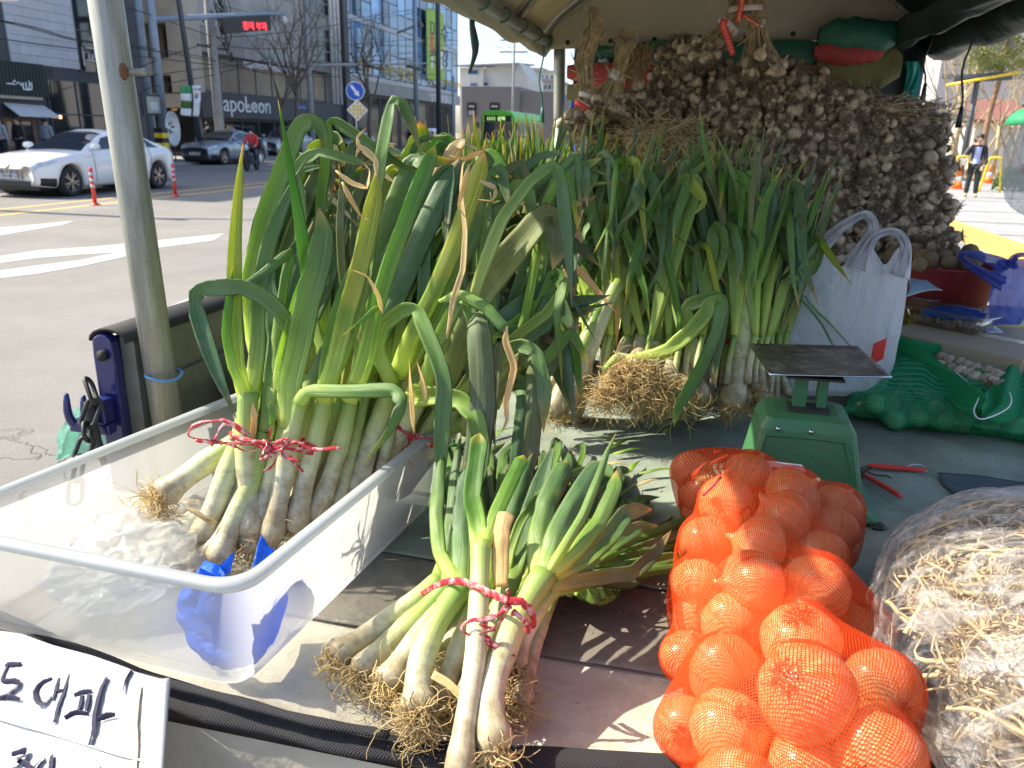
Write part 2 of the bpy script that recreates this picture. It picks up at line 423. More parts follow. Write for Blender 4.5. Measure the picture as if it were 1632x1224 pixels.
def bunch(label, base, tie, top, n=12, tr=.045, br=1.3, spread=.35, L=(.36, .55), nl=(4, 5), kinkp=.35, kinds=LEAFK, w=(.012, .024),
          roots=True, rootn=34, floor=BED + .002, rl=(.0085, .0125), tieband=True, grav=1.0, group='tied bunches of large green onions on the truck bed', squash=.7, splitk=.35, bothw=None, lean=Vector((0, 0, 0)), kang=(.3, 1.3)):
 base = Vector(base); tie = Vector(tie); top = Vector(top)
 axis = (top - tie).normalized(); ax0 = (tie - base).normalized()
 B = thing('leek_bunch', label, 'vegetable bunch', base, group)
 side = axis.cross(Vector((0, 1, 0))).normalized(); oth = side.cross(axis).normalized()
 n = int(n * 1.45)
 for i in range(n):
  q = math.sqrt((i + .5) / n) * tr; a = i * 2.39996 + rnd.uniform(-.2, .2)
  off = side * (math.cos(a) * q) + oth * (math.sin(a) * q * squash)
  rp = base + off * br + rv(.015) + ax0 * rnd.uniform(-.02, .05)
  r1 = rnd.uniform(*rl); r0 = r1 * rnd.uniform(1.0, 1.3)
  rp.z = max(rp.z, (floor or 0) + r0 * 1.15)
  tp = tie + off
  sp = tp + (axis + off / tr * .3 * spread).normalized() * (splitk * L[0]) * rnd.uniform(.5, 1.0)
  st = [rp, rp.lerp(tp, .5) + rv(.006), tp, sp]
  fan = Vector((math.cos(rnd.random() * 6.28), math.sin(rnd.random() * 6.28), 0))
  lv = []; k = rnd.randint(*nl)
  for j in range(k):
   s_ = (1 if j % 2 else -1) * rnd.uniform(.06, .26)
   d = (axis + off / tr * spread * rnd.uniform(.5, 1.2) + fan * s_ + lean).normalized()
   ll = rnd.uniform(*L)
   kk = (rnd.uniform(.35, .85), rnd.uniform(*kang)) if rnd.random() < kinkp else None
   lv.append(dict(P=grow(sp - (sp - tp).normalized() * .01, d, ll, 9, grav * rnd.uniform(.1, 1.1), kk, floor=floor), w=rnd.uniform(*w) * rnd.choice((1, 1, 1.5)), m=rnd.choice(kinds),
                           S0=d.cross(Vector((0, 1, 0))) + rv(.35), twist=rnd.uniform(-1.4, 1.4), tipp=rnd.uniform(.35, .7), wav=.12))
  leek(B, st, r0, r1, lv, roots, rootn, rnd.uniform(.035, .06), floor=floor)
 if tieband: tie_band(B, tie, axis, tr + .012, tr * squash + .012, side)
 return B
# ---------------------------------------------------------------- shared hard materials
MAT['asphalt'] = None
def asphalt():
 m, nt, out = newmat('asphalt'); N = NT(nt); co = N.coord()
 g = N.noise(co, 120, 8, .9); b = N.noise(co, .5, 7, .7); mid = N.noise(co, 30, 4, .7)
 vor = N.n('ShaderNodeTexVoronoi', feature='DISTANCE_TO_EDGE'); vor.inputs['Scale'].default_value = .55
 wv = N.n('ShaderNodeVectorMath', operation='ADD'); nz = N.n('ShaderNodeTexNoise'); nz.inputs['Scale'].default_value = 2.2; nz.inputs['Detail'].default_value = 6
 N.l(co, nz.inputs['Vector']); N.l(co, wv.inputs[0]); N.l(nz.outputs['Color'], wv.inputs[1]); N.l(wv.outputs[0], vor.inputs['Vector'])
 crack = N.ramp(vor.outputs['Distance'], [(0, (0, 0, 0)), (.007, (1, 1, 1))])
 # cracks only where the surface is worn, beside the truck
 gm = N.n('ShaderNodeVectorMath', operation='DISTANCE'); N.l(co, gm.inputs[0]); gm.inputs[1].default_value = (-1.9, 2.2, 0)
 near = N.ramp(gm.outputs['Value'], [(1.2 / 5, (1, 1, 1)), (.62, (0, 0, 0))])
 dd = N.math('DIVIDE', gm.outputs['Value'], 5.0)
 near = N.ramp(dd, [(.25, (1, 1, 1)), (.55, (0, 0, 0))])
 cf = N.mix(near, (1, 1, 1), crack)
 c = N.mix(1.0, N.ramp(g, [(.38, (.05,) * 3), (.62, (.34,) * 3)]), N.ramp(b, [(.3, (.66,) * 3), (.7, (1.3,) * 3)]), 'MULTIPLY')
 c = N.mix(.4, c, N.gray(.12, .28, mid)); c = N.mix(1.0, c, (1.05, 1.0, .93), 'MULTIPLY')
 c = N.mix(1.0, c, N.mix(N.math('MULTIPLY', 1.0, cf), (.5, .48, .46), (1, 1, 1)), 'MULTIPLY')
 h = N.math('ADD', N.math('MULTIPLY', g, .5), N.math('MULTIPLY', cf, 1.6))
 N.l(N.pbr(c, .85, 0, .3, N.bump(h, .8, .006)), out.inputs[0]); return m
MAT['asphalt'] = asphalt()
def paving():
 m, nt, out = newmat('plaza_paving'); N = NT(nt); co = N.coord('Object', (1, 1, 1), (0, 0, AZ))
 br = N.n('ShaderNodeTexBrick'); br.inputs['Scale'].default_value = 1.0; br.offset = .5
 br.inputs['Brick Width'].default_value = .6; br.inputs['Row Height'].default_value = .3; br.inputs['Mortar Size'].default_value = .006
 br.inputs['Color1'].default_value = (.37, .36, .35, 1); br.inputs['Color2'].default_value = (.31, .31, .31, 1); br.inputs['Mortar'].default_value = (.22, .22, .22, 1)
 N.l(co, br.inputs['Vector'])
 c = N.mix(1.0, br.outputs['Color'], N.gray(.8, 1.15, N.noise(co, 3, 5)), 'MULTIPLY')
 N.l(N.pbr(c, .8, 0, .3, N.bump(br.outputs['Fac'], .3, -.004)), out.inputs[0]); return m
MAT['paving'] = paving()
MAT['ground'] = simple('ground_soil', (.26, .22, .16), .9, vscale=.3)
MAT['soil'] = simple('dry_planting_bed', (.36, .27, .15), .95, var=.4, vscale=3, bump=.8, bscale=20, bdist=.05)
MAT['walk'] = simple('sidewalk_paving', (.30, .29, .28), .85, vscale=1.2)
MAT['paint_w'] = simple('road_paint_white', (.46, .45, .42), .6, var=.16, vscale=9, bump=.3, bscale=200)
MAT['paint_y'] = simple('road_paint_yellow', (.68, .45, .13), .6, var=.25, vscale=7)
MAT['tact'] = simple('tactile_paving_yellow', (.60, .38, .10), .75, var=.12, vscale=8)
MAT['darkwall'] = simple('charcoal_panel', (.055, .058, .070), .55, vscale=.8)
MAT['darksign'] = simple('dark_green_sign', (.018, .030, .028), .6, vscale=2)
MAT['whitestone'] = simple('pale_stone_panel', (.50, .50, .53), .7, var=.05, vscale=2.2, rand=.06)
MAT['greystone'] = simple('grey_stone_panel', (.36, .35, .33), .7, var=.12, vscale=1.1, rand=.22)
MAT['cream'] = simple('cream_concrete', (.50, .46, .38), .8, var=.16, vscale=.9)
MAT['tanwin'] = simple('tan_blind', (.30, .24, .17), .6, var=.2, vscale=1.5, rand=.3)
MAT['glassd'] = simple('dark_shop_glass', (.022, .027, .030), .08, spec=.8, var=.4, vscale=.9, rand=.3)
MAT['blueglass'] = simple('blue_curtain_glass', (.13, .30, .54), .07, spec=1.0, var=.45, vscale=.35, rand=.45)
MAT['blueglassd'] = simple('dark_blue_glass', (.035, .085, .19), .07, spec=1.0, var=.4, vscale=.35, rand=.4)
MAT['mullion'] = simple('aluminium_mullion', (.42, .45, .50), .4, metal=.3)
MAT['brick'] = simple('grey_brick_wall', (.23, .21, .20), .85, var=.08, vscale=12)
MAT['whitewall'] = simple('white_plaster', (.62, .62, .58), .8, var=.06, vscale=.8)
MAT['wood'] = simple('brown_timber_door', (.20, .10, .045), .6, var=.3, vscale=3)
MAT['awning'] = simple('white_fabric', (.60, .60, .60), .8, var=.06)
MAT['letter'] = simple('white_letter', (.80, .80, .82), .5, var=.02)
MAT['letter_y'] = simple('yellow_letter', (.80, .50, .08), .5)
MAT['letter_p'] = simple('violet_letter', (.16, .15, .42), .6)
MAT['bannerg'] = simple('green_banner', (.34, .56, .06), .6, var=.12, vscale=.8)
MAT['bannerp'] = simple('red_banner_print', (.70, .16, .10), .6, var=.3, vscale=2)
MAT['conc'] = simple('concrete_pole', (.34, .34, .34), .8, var=.15, vscale=3)
MAT['steelblue'] = simple('grey_blue_painted_steel', (.30, .35, .42), .45, metal=.2, var=.1)
MAT['darksteel'] = simple('dark_painted_steel', (.07, .08, .09), .5, metal=.2)
MAT['black'] = simple('black_plastic', (.015, .015, .017), .5)
MAT['cable'] = simple('black_cable', (.02, .02, .022), .6)
MAT['rubber'] = simple('black_rubber', (.018, .018, .018), .75, bump=.3)
MAT['bark'] = simple('grey_bark', (.14, .115, .09), .9, var=.4, vscale=8, bump=.6, bscale=30, bdist=.02)
MAT['barkpale'] = simple('pale_bark', (.42, .34, .22), .9, var=.35, vscale=6)
MAT['pinebark'] = simple('red_pine_bark', (.27, .16, .095), .9, var=.4, vscale=7, bump=.6, bscale=20, bdist=.02)
MAT['needle'] = simple('pine_needles', (.15, .20, .05), .7, var=.4, vscale=3, c2=(.30, .32, .09), transl=.3)
MAT['shrub'] = simple('green_shrub_leaves', (.07, .15, .03), .6, var=.4, vscale=8, transl=.2)
MAT['shruby'] = simple('golden_shrub_leaves', (.42, .44, .04), .6, var=.3, vscale=5, transl=.3)
MAT['red'] = simple('red_plastic', (.70, .05, .03), .4, var=.08)
MAT['refl'] = simple('grey_reflective_band', (.55, .55, .56), .4)
MAT['orange'] = simple('orange_plastic', (.85, .22, .03), .5)
MAT['yellow'] = simple('yellow_paint', (.80, .56, .03), .45)
MAT['lime'] = simple('lime_green_paint', (.14, .62, .03), .4)
MAT['white'] = simple('white_paint', (.75, .75, .75), .5)
MAT['blue'] = simple('blue_sign_face', (.02, .10, .50), .4)
MAT['led'] = simple('red_led', (.5, .02, .02), .5, emis=(1, .04, .06), es=1.6)
MAT['ledg'] = simple('green_led', (.3, .5, .1), .5, emis=(.6, 1, .3), es=.8)
MAT['lamp'] = simple('warm_lamp', (.8, .5, .2), .5, emis=(1, .55, .2), es=2.5)

def struct(mb, name, mat): return tag(mb.build(name, mat), kind='structure')
# ---------------------------------------------------------------- ground, road, plaza
mb = MB(); mb.add([(-900, -200, -.02), (900, -200, -.02), (900, 1600, -.02), (-900, 1600, -.02)], [(0, 1, 2, 3)]); struct(mb, 'ground', MAT['ground'])
mb = MB(); mb.add([T(-22, -30, 0), T(2.0, -30, 0), T(2.0, 400, 0), T(-22, 400, 0)], [(0, 1, 2, 3)]); struct(mb, 'road', MAT['asphalt'])
mb = MB(); mb.box(-60, -22, -30, 400, -.3, .12); struct(mb, 'sidewalk', MAT['walk'])
mb = MB(); mb.box(2.0, 2.25, -30, 120, -.3, .135); struct(mb, 'kerb', MAT['conc'])
mb = MB(); mb.box(2.25, 80, -30, 36.5, -.3, .12); struct(mb, 'plaza', MAT['paving'])
mb = MB(); mb.box(2.25, 80, 36.5, 120, -.3, .24); struct(mb, 'planting_bed', MAT['soil'])
# pole shadows across the plaza, laid down as flat dark strips
mb = MB()
for v in (13.3, 15.1, 17.4, 20.2, 23.9, 29.0): mb.add([T(3, v, .124), T(70, v, .124), T(70, v + .06, .124), T(3, v + .06, .124)], [(0, 1, 2, 3)])
struct(mb, 'plaza_shadow_strips', MAT['darksteel'])
# tactile strip: ribbed tiles laid one by one
tb = thing('tactile_paving', 'yellow tactile guiding strip running along the pale plaza edge', 'tactile paving', T(4.45, 20, .12))
tm = MB(); L_ = .30
tm.box(-.148, .148, -.148, .148, 0, .006, lambda a, b, c: Vector((a, b, c)))
for k in range(4): tm.box(-.12 + k * .075, -.09 + k * .075, -.14, .14, .006, .011, lambda a, b, c: Vector((a, b, c)))
tme = tm.mesh('tactile_tile', MAT['tact'], False)
for i in range(3):
 for j in range(44):
  P = T(4.15 + i * .30, 9.5 + j * .30, .1205); inst('tile', tme, tb, Matrix.Translation(P) @ Matrix.Rotation(-AZ, 4, 'Z'))

def gpoly(name, pxs, mat, z=.004):
 mb = MB(); P = [PZ(x, y, z) for x, y in pxs]; mb.add(P, [tuple(range(len(P)))]); return struct(mb, name, mat)
for s_, (u0, u1) in enumerate([(-12.42, -12.28), (-13.25, -13.11)]):
 mb = MB(); mb.add([T(u0, -20, .004), T(u1, -20, .004), T(u1, 200, .004), T(u0, 200, .004)], [(0, 1, 2, 3)]); struct(mb, 'road_line_yellow', MAT['paint_y'])
for v in range(30, 150, 9):
 mb = MB(); mb.add([T(-17.6, v, .004), T(-17.45, v, .004), T(-17.45, v + 4, .004), T(-17.6, v + 4, .004)], [(0, 1, 2, 3)]); struct(mb, 'lane_dash', MAT['paint_w'])
gpoly('road_arrow_marking', [(-60, 417), (0, 408), (60, 399), (150, 393), (215, 387), (358, 372), (340, 383), (250, 395), (190, 411), (130, 424), (60, 436), (0, 443), (-60, 450), (-60, 437), (0, 431), (60, 423), (130, 414), (190, 402), (150, 404), (60, 411), (0, 419), (-60, 429)], MAT['paint_w'])
gpoly('road_arrow_marking', [(-60, 369), (0, 363), (118, 352), (100, 358), (0, 375), (-60, 385)], MAT['paint_w'])
gpoly('road_line_white', [(150, 540), (262, 492), (330, 462), (420, 428), (432, 436), (345, 474), (270, 508), (150, 575)], MAT['paint_w'])

# ---------------------------------------------------------------- facades across the street
U0 = -26.0
def fp(x, y, U=U0): P = PU(x, y, U); return P.dot(EV), P.z
def frect(x0, y0, x1, y1, U=U0):                      # a picture rectangle on the facade, as v0, v1, z0, z1
 ym = (y0 + y1) / 2; v0 = fp(x0, ym, U)[0]; v1 = fp(x1, ym, U)[0]
 xm = (x0 + x1) / 2; return v0, v1, fp(xm, y1, U)[1], fp(xm, y0, U)[1]
FM = lambda v, z, d=0: T(U0 + d, v, z)
def ftext(s, v, z, size, mat, name, parent, U=U0, d=.06, ext=.02, rot=0, sx=1.0):
 c = bpy.data.curves.new(name, 'FONT'); c.body = s; c.size = size; c.extrude = ext; c.align_x = 'LEFT'
 o = bpy.data.objects.new(name, c); col.objects.link(o)
 M = Matrix((EV, EZ, EU)).transposed().to_4x4(); M.translation = T(U + d, v, z)
 o.matrix_world = M @ Matrix.Rotation(rot, 4, 'Z') @ Matrix.Diagonal((sx, 1, 1, 1))
 return finish_text(o, name, mat, parent)
TEXTS = []
def finish_text(o, name, mat, parent):
 TEXTS.append((o, name, mat, parent)); return o
def window(parent, v0, v1, z0, z1, nm=(1, 1), gm=None, fm=None, d=0.0, ft=.06, U=U0, name='window'):
 gm = gm or MAT['glassd']; fm = fm or MAT['darksteel']; mb = MB(); a = U + d
 mb.box(a, a + .07, v0, v0 + ft, z0, z1); mb.box(a, a + .07, v1 - ft, v1, z0, z1)
 mb.box(a, a + .068, v0 + ft, v1 - ft, z0, z0 + ft); mb.box(a, a + .068, v0 + ft, v1 - ft, z1 - ft, z1)
 for i in range(1, nm[0]):
  v = v0 + (v1 - v0) * i / nm[0]; mb.box(a, a + .06, v - ft / 2, v + ft / 2, z0 + ft, z1 - ft)
 for j in range(1, nm[1]):
  z = z0 + (z1 - z0) * j / nm[1]; mb.box(a, a + .055, v0 + ft, v1 - ft, z - ft / 2, z + ft / 2)
 w_ = mb.build(name, fm, parent)
 for i in range(nm[0]):
  for j in range(nm[1]):
   p = MB(); va, vb = v0 + (v1 - v0) * i / nm[0], v0 + (v1 - v0) * (i + 1) / nm[0]; za, zb = z0 + (z1 - z0) * j / nm[1], z0 + (z1 - z0) * (j + 1) / nm[1]
   p.box(a + .005, a + .03, va + .02, vb - .02, za + .02, zb - .02); p.build('pane', gm, w_)
 return w_

# building one: pale stone upper wall over a charcoal restaurant front
b1 = thing('restaurant_building', 'building with pale stone upper wall above a charcoal restaurant front', 'building', T(U0, 30, 0))
MB().box(U0 - 12, U0, 16, 34.5, 0, 16).build('wall', MAT['darkwall'], b1)
v0, v1, z0, z1 = frect(14, 60, 124, 108); z0 = fp(70, 105)[1]
zc = z0
for r_ in range(30):
 n_ = 3; off = [0, .33, .66][r_ % 3]
 cuts = [v0 - 1.2 + (i + off) * 1.25 for i in range(6)]; cuts = [v0] + [c for c in cuts if v0 + .2 < c < v1 - .2] + [v1]
 for a, b in zip(cuts, cuts[1:]):
  MB().box(U0, U0 + .06 + rnd.random() * .008, a + .006, b - .006, zc + .006, zc + .334).build('stone_panel', MAT['whitestone'], b1)
 zc += .34
a, b, c, d = frect(120, 22, 150, 116); window(b1, a, b, c, 12, (1, 5), MAT['glassd'])
ftext('|교', a + .15, fp(133, 98)[1], .8, MAT['refl'], 'sign_lettering', b1, d=.09)
a, b, c, d = frect(-40, 98, 60, 152); MB().box(U0, U0 + .35, a - 2, b, c, d).build('sign_board', MAT['darksign'], b1)
mbr = MB()
for k in range(34): mbr.box(U0 + .35, U0 + .37, a - 2 + k * .16, a - 2 + k * .16 + .06, c + .02, d - .02)
tag(mbr.build('sign_ribs', MAT['darksign'], b1), kind='stuff')
def pxstroke(mb, pts, wpx, U, d, th=.03):
 P = [PU(x, y, U + d) for x, y in pts]
 D = (P[0] - CP).dot(FW); mb.tube(catmull(P, 10), [wpx / FPX * D / 2 * (1 - .5 * abs(i / 10 - .4)) for i in range(11)], 6, True, flat=.6, S0=EZ)
sg = MB()
for pts, w_ in [([(10, 133), (17, 133.5), (25, 134.5)], 2), ([(20, 133), (23, 128), (27, 134)], 1.6), ([(27, 134), (30, 131), (33, 136), (35, 132)], 1.6), ([(33, 133), (34, 137)], 1.6),
    ([(37, 132), (37, 141), (41, 143)], 3), ([(41, 131), (42, 142)], 3), ([(41, 142), (46, 143), (51, 142)], 3), ([(46, 129), (47, 137), (45, 142)], 2.6), ([(50, 131), (51, 142)], 2.6), ([(46, 134), (50, 134)], 1.6)]:
 pxstroke(sg, pts, w_, U0, .40)
sg.build('sign_calligraphy', MAT['letter'], b1)
a, b, c, d = frect(0, 153, 58, 158); MB().box(U0, U0 + .3, a - 2, b, c, d).build('sign_light_strip', MAT['cream'], b1)
P = [T(U0 + .05, fp(3, 165)[0], fp(3, 165)[1]), T(U0 + .05, fp(69, 170)[0], fp(69, 170)[1]), T(U0 + .75, fp(71, 187)[0], fp(71, 187)[1] - .02), T(U0 + .75, fp(5, 184)[0], fp(5, 184)[1] - .02)]
MB().slab(P, (0, 0, 1), .04).build('awning', MAT['awning'], b1)
for x0, x1 in ((6, 26), (30, 56)):
 a, b, c, d = frect(x0, 188, x1, 235); window(b1, a, b, .15, d, (1, 1), MAT['glassd'], MAT['wood'], ft=.14, name='timber_door')
a, b, c, d = frect(76, 128, 205, 205); window(b1, a, b, .6, fp(120, 128)[1], (3, 2), MAT['glassd'])
MB().box(U0 + .1, U0 + .2, fp(90, 185)[0], fp(91.5, 185)[0], fp(90, 184)[1] - .12, fp(90, 184)[1]).build('interior_lamp', MAT['lamp'], b1)

# building two: corner bakery
b2 = thing('bakery_building', 'grey stone corner building with black bakery sign band', 'building', T(U0, 45, 0))
vc = fp(325, 150)[0]; ve = fp(547, 150)[0]
MB().box(U0 - 16, U0 - .4, vc, ve, 0, 24).build('wall', MAT['greystone'], b2)
# upper stone facade: panels one by one
zlow = (fp(330, 90)[1] + fp(545, 115)[1]) / 2
zz = zlow; hh = 1.25; row = 0
while zz < 17:
 k = vc;
 while k < ve - .1:
  k2 = min(k + 2.1, ve)
  MB().box(U0 - .4, U0 - rnd.uniform(0, .02), k + .012, k2 - .012, zz + .012, zz + hh - .012).build('stone_panel', MAT['greystone'], b2)
  k = k2
 zz += hh
wr = [(345, 88, 545, 165)]
zs1 = (fp(335, 145)[1] + fp(545, 170)[1]) / 2; zs0 = (fp(335, 188)[1] + fp(545, 195)[1]) / 2
window(b2, vc + .3, ve - 2.2, zs1 + .05, zlow - .05, (8, 1), MAT['tanwin'], MAT['darksteel'], d=-.35, ft=.12)
MB().box(U0 - .4, U0 + .25, vc - .6, ve + .3, zs0, zs1).build('sign_band', MAT['darkwall'], b2)
window(b2, vc + .2, ve - .5, .15, zs0 - .05, (9, 1), MAT['glassd'], MAT['darksteel'], d=-.3, ft=.1, name='shop_window')
v_, z_ = fp(356, 171);
ftext('apoLeon', fp(349, 172)[0], fp(349, 172)[1] - .15, 1.25, MAT['letter'], 'sign_lettering', b2, d=.27, sx=1.15)
ftext('BAKERY', fp(380, 172)[0], fp(380, 172)[1] - .05, .42, MAT['letter'], 'sign_lettering', b2, d=.27, sx=1.6)
ftext('napoleon boulangerie', fp(388, 109)[0], fp(388, 106)[1], .62, MAT['letter'], 'sign_lettering', b2, d=.02, sx=1.15)
for (x0, y0, x1, y1) in ((482, -40, 522, 22), (484, 42, 526, 98)):
 a, b, c, d = frect(x0, y0, x1, y1); window(b2, a, b, c, d, (4, 3), MAT['glassd'], MAT['conc'], d=.02, ft=.08)
for x in (524, 530, 536):
 a = fp(x, 80)[0]; mb = MB(); mb.tube([T(U0 + .2, a, zs1 + .01), T(U0 + .2, a, 22)], .14, 8); mb.build('drain_pipe', MAT['white'], b2, True)
MB().box(U0, U0 + .5, fp(539, 80)[0], fp(546, 80)[0], 0, 24).build('pilaster', MAT['darkwall'], b2)
# its face towards the side street: balconies
xs = []
wv_ = vc - .02
for k, (z0, z1, m_) in enumerate([(2.55, 3.2, 'cream'), (4.1, 4.9, 'cream'), (6.6, 8.2, 'cream'), (10.2, 11.4, 'cream'), (13.5, 14.6, 'cream')]):
 MB().box(U0 - 14, U0 - .1, wv_ - 1.3, wv_, z0, z1).build('balcony', MAT[m_], b2)
for z0, z1 in ((3.3, 4.0), (5.0, 6.5), (8.3, 10.1), (11.5, 13.4)):
 for k in range(7):
  a = U0 - 14 + k * 2.0
  f_ = MB(); f_.box(a + .05, a + 1.95, wv_ - .06, wv_ - .03, z0, z1); f_.build('window', MAT['tanwin'] if k % 3 == 2 else MAT['glassd'], b2)
MB().box(U0 - 14, U0 - .5, wv_ - .06, wv_ - .03, .2, 2.5).build('entrance_glass', MAT['glassd'], b2)
MB().box(U0 - .9, U0 + .1, wv_ - 1.35, wv_ + .01, 3.25, 22).build('corner_column', MAT['cream'], b2)
for k in range(3):
 mb = MB(); P = PU([212, 222, 222][k], [168, 183, 189][k], U0 - 3); mb.lathe([(.02, -.15), (.15, -.1), (.17, .05), (.05, .15)], 8, Matrix.Translation(P)); mb.build('ceiling_lamp', MAT['lamp'], b2, True)

# building three: blue glass
b3 = thing('glass_office_building', 'tall office building clad in blue glass with green banners', 'building', T(U0, 70, 0))
va, vb = fp(549, 150)[0], fp(730, 150)[0]
MB().box(U0 - 22, U0 - .3, va, vb, 0, 34).build('wall', MAT['blueglassd'], b3)
fl = [5.4, 9.4, 13.3, 17.3, 21.3, 25.5]
zsf = 5.2
for r_ in range(len(fl) - 1):
 nb_ = 15
 for i in range(nb_):
  a = va + (vb - va) * i / nb_; b = va + (vb - va) * (i + 1) / nb_
  sp = rnd.choice([.33, .5, .66, 0, .5])
  cuts = [0, sp, 1] if sp else [0, 1]
  for c0, c1 in zip(cuts, cuts[1:]):
   z0_ = fl[r_] + .25 + (fl[r_ + 1] - fl[r_] - .3) * c0; z1_ = fl[r_] + .25 + (fl[r_ + 1] - fl[r_] - .3) * c1
   MB().box(U0 - .3, U0 - .1 + rnd.uniform(0, .02), a + .05, b - .05, z0_ + .04, z1_ - .04).build('glass_panel', MAT['blueglass'] if rnd.random() < .68 else MAT['blueglassd'], b3)
 MB().box(U0 - .3, U0, va, vb, fl[r_] - .15, fl[r_] + .2).build('floor_band', MAT['mullion'], b3)
for i in range(16):
 a = va + (vb - va) * i / 15
 MB().box(U0 - .3, U0 - .04, a - .05, a + .05, fl[0] + .2, 25).build('mullion', MAT['mullion'], b3)
MB().box(U0 - .3, U0 + .2, va, vb, 4.3, 5.2).build('fascia', MAT['greystone'], b3)
window(b3, va + .5, vb - .5, .15, 4.25, (12, 1), MAT['glassd'], MAT['darksteel'], d=-.25, ft=.15, name='shop_window')
ftext('STARBUC', fp(683, 190)[0], 4.35, .95, MAT['letter'], 'sign_lettering', b3, d=.22, sx=1.9)
ftext('PANDE', fp(674, 178)[0], 5.9, 1.0, MAT['letter'], 'sign_lettering', b3, d=.05, sx=1.9)
ftext('미래영어', fp(705, 178)[0], 5.95, .8, MAT['letter_y'], 'sign_lettering', b3, d=.05, sx=2.2)
ftext('학원', fp(568, 110)[0], fp(568, 110)[1], .9, MAT['letter_y'], 'sign_lettering', b3, d=.05, sx=1.4)
ftext('수학전문학원', fp(605, 118)[0], fp(605, 118)[1], 1.0, MAT['letter_y'], 'sign_lettering', b3, d=.05, sx=1.7)
for (x0, x1, y0, y1, s_) in ((680, 695, 14, 127, '마스터'), (699, 707, 20, 128, '수강생')):
 bn = thing('hanging_banner', f'long {"wide" if s_[0]=="마" else "narrow"} lime green vertical banner on the blue glass building', 'banner', PU(x0, y1, U0 + .4), None)
 a, b, c, d = frect(x0, y0, x1, y1, U0 + .4); MB().box(U0 + .4, U0 + .44, a, b, c, d).build('fabric', MAT['bannerg'], bn)
 if s_[0] == '마': MB().box(U0 + .44, U0 + .46, a + .9, b - .9, c + (d - c) * .36, c + (d - c) * .68).build('printed_picture', MAT['bannerp'], bn)
 MB().box(U0 + .44, U0 + .46, a + 1.1, b - 1.1, c + 1.0, c + 2.6).build('printed_patch', MAT['letter'], bn)
 for k, ch in enumerate(s_[:2]): ftext(ch, a + (b - a) * .25, d - 2.4 - k * 2.2, 1.8, MAT['darkwall'], 'printed_letter', bn, U0 + .4, .05, sx=1.6)

# grey brick building facing the camera with a white house behind it, at the far bend
def vbox(mb, u0, u1, v0, v1, z0, z1): return mb.box(u0, u1, v0, v1, z0, z1)
b4 = thing('brick_building', 'low grey brick building with dark square windows behind the bus', 'building', T(-25, 100, 0))
VB = 98.0
def vp_(x, y, V=VB): P = PV(x, y, V); return P.dot(EU), P.z
ua, ub = vp_(736, 160)[0], vp_(885, 160)[0]; zt = vp_(780, 138)[1]
MB().box(ua, vp_(828, 160)[0], VB, VB + 14, 0, zt).build('wall', MAT['brick'], b4)
MB().box(vp_(828, 160)[0] + .01, ub, VB + .3, VB + 20, 0, zt - .5).build('side_wing', MAT['brick'], b4)
mbr = MB()
for (x0, x1) in ((745, 759), (781, 796)):
 u0_, zt_ = vp_(x0, 164); u1_, zb_ = vp_(x1, 185)
 f_ = MB().box(u0_, u1_, VB - .12, VB - .01, zb_, zt_).build('window', MAT['black'], b4)
 MB().box(u0_ + .15, u1_ - .15, VB - .16, VB - .125, zb_ + .1, zb_ + (zt_ - zb_) * .42).build('pane', MAT['mullion'], f_)
 MB().box(u0_ + .2, u1_ - .2, VB - .16, VB - .125, zb_ + (zt_ - zb_) * .66, zb_ + (zt_ - zb_) * .82).build('pane', MAT['cream'], f_)
b5 = thing('white_house', 'white gabled house standing above the grey brick building', 'building', T(-25, 118, 0))
VH = 115.0
ua, z0_ = vp_(733, 138, VH); ub, z1_ = vp_(840, 108, VH); um = vp_(826, 100, VH)[0]; zr = vp_(826, 99, VH)[1]
MB().box(ua, um - 5, VH, VH + 10, 0, z1_).build('wall', MAT['whitewall'], b5)
P = [T(um - 5 + .01, VH + .5, 0), T(ub, VH + .5, 0), T(ub, VH + .5, z1_ - 1.2), T(um, VH + .5, zr), T(um - 5 + .01, VH + .5, z1_)]
MB().slab(P, EV, 9).build('wall', MAT['whitewall'], b5)
MB().slab([T(ua - .5, VH - .8, z1_ + .05), T(um, VH - .8, z1_ + .35), T(um, VH + 11, zr + .35), T(ua - .5, VH + 11, zr + .1)], (0, 0, 1), .25).build('roof', MAT['conc'], b5)
for (x0, y0, x1, y1) in ((746, 111, 763, 119), (749, 132, 761, 138), (770, 130, 779, 138), (818, 108, 823, 112)):
 a, zt_ = vp_(x0, y0, VH); b, zb_ = vp_(x1, y1, VH)
 f_ = MB().box(a, b, VH - .1, VH - .01, zb_, zt_).build('window', MAT['mullion'], b5); MB().box(a + .15, b - .15, VH - .14, VH - .105, zb_ + .12, zt_ - .12).build('pane', MAT['blueglassd'], f_)
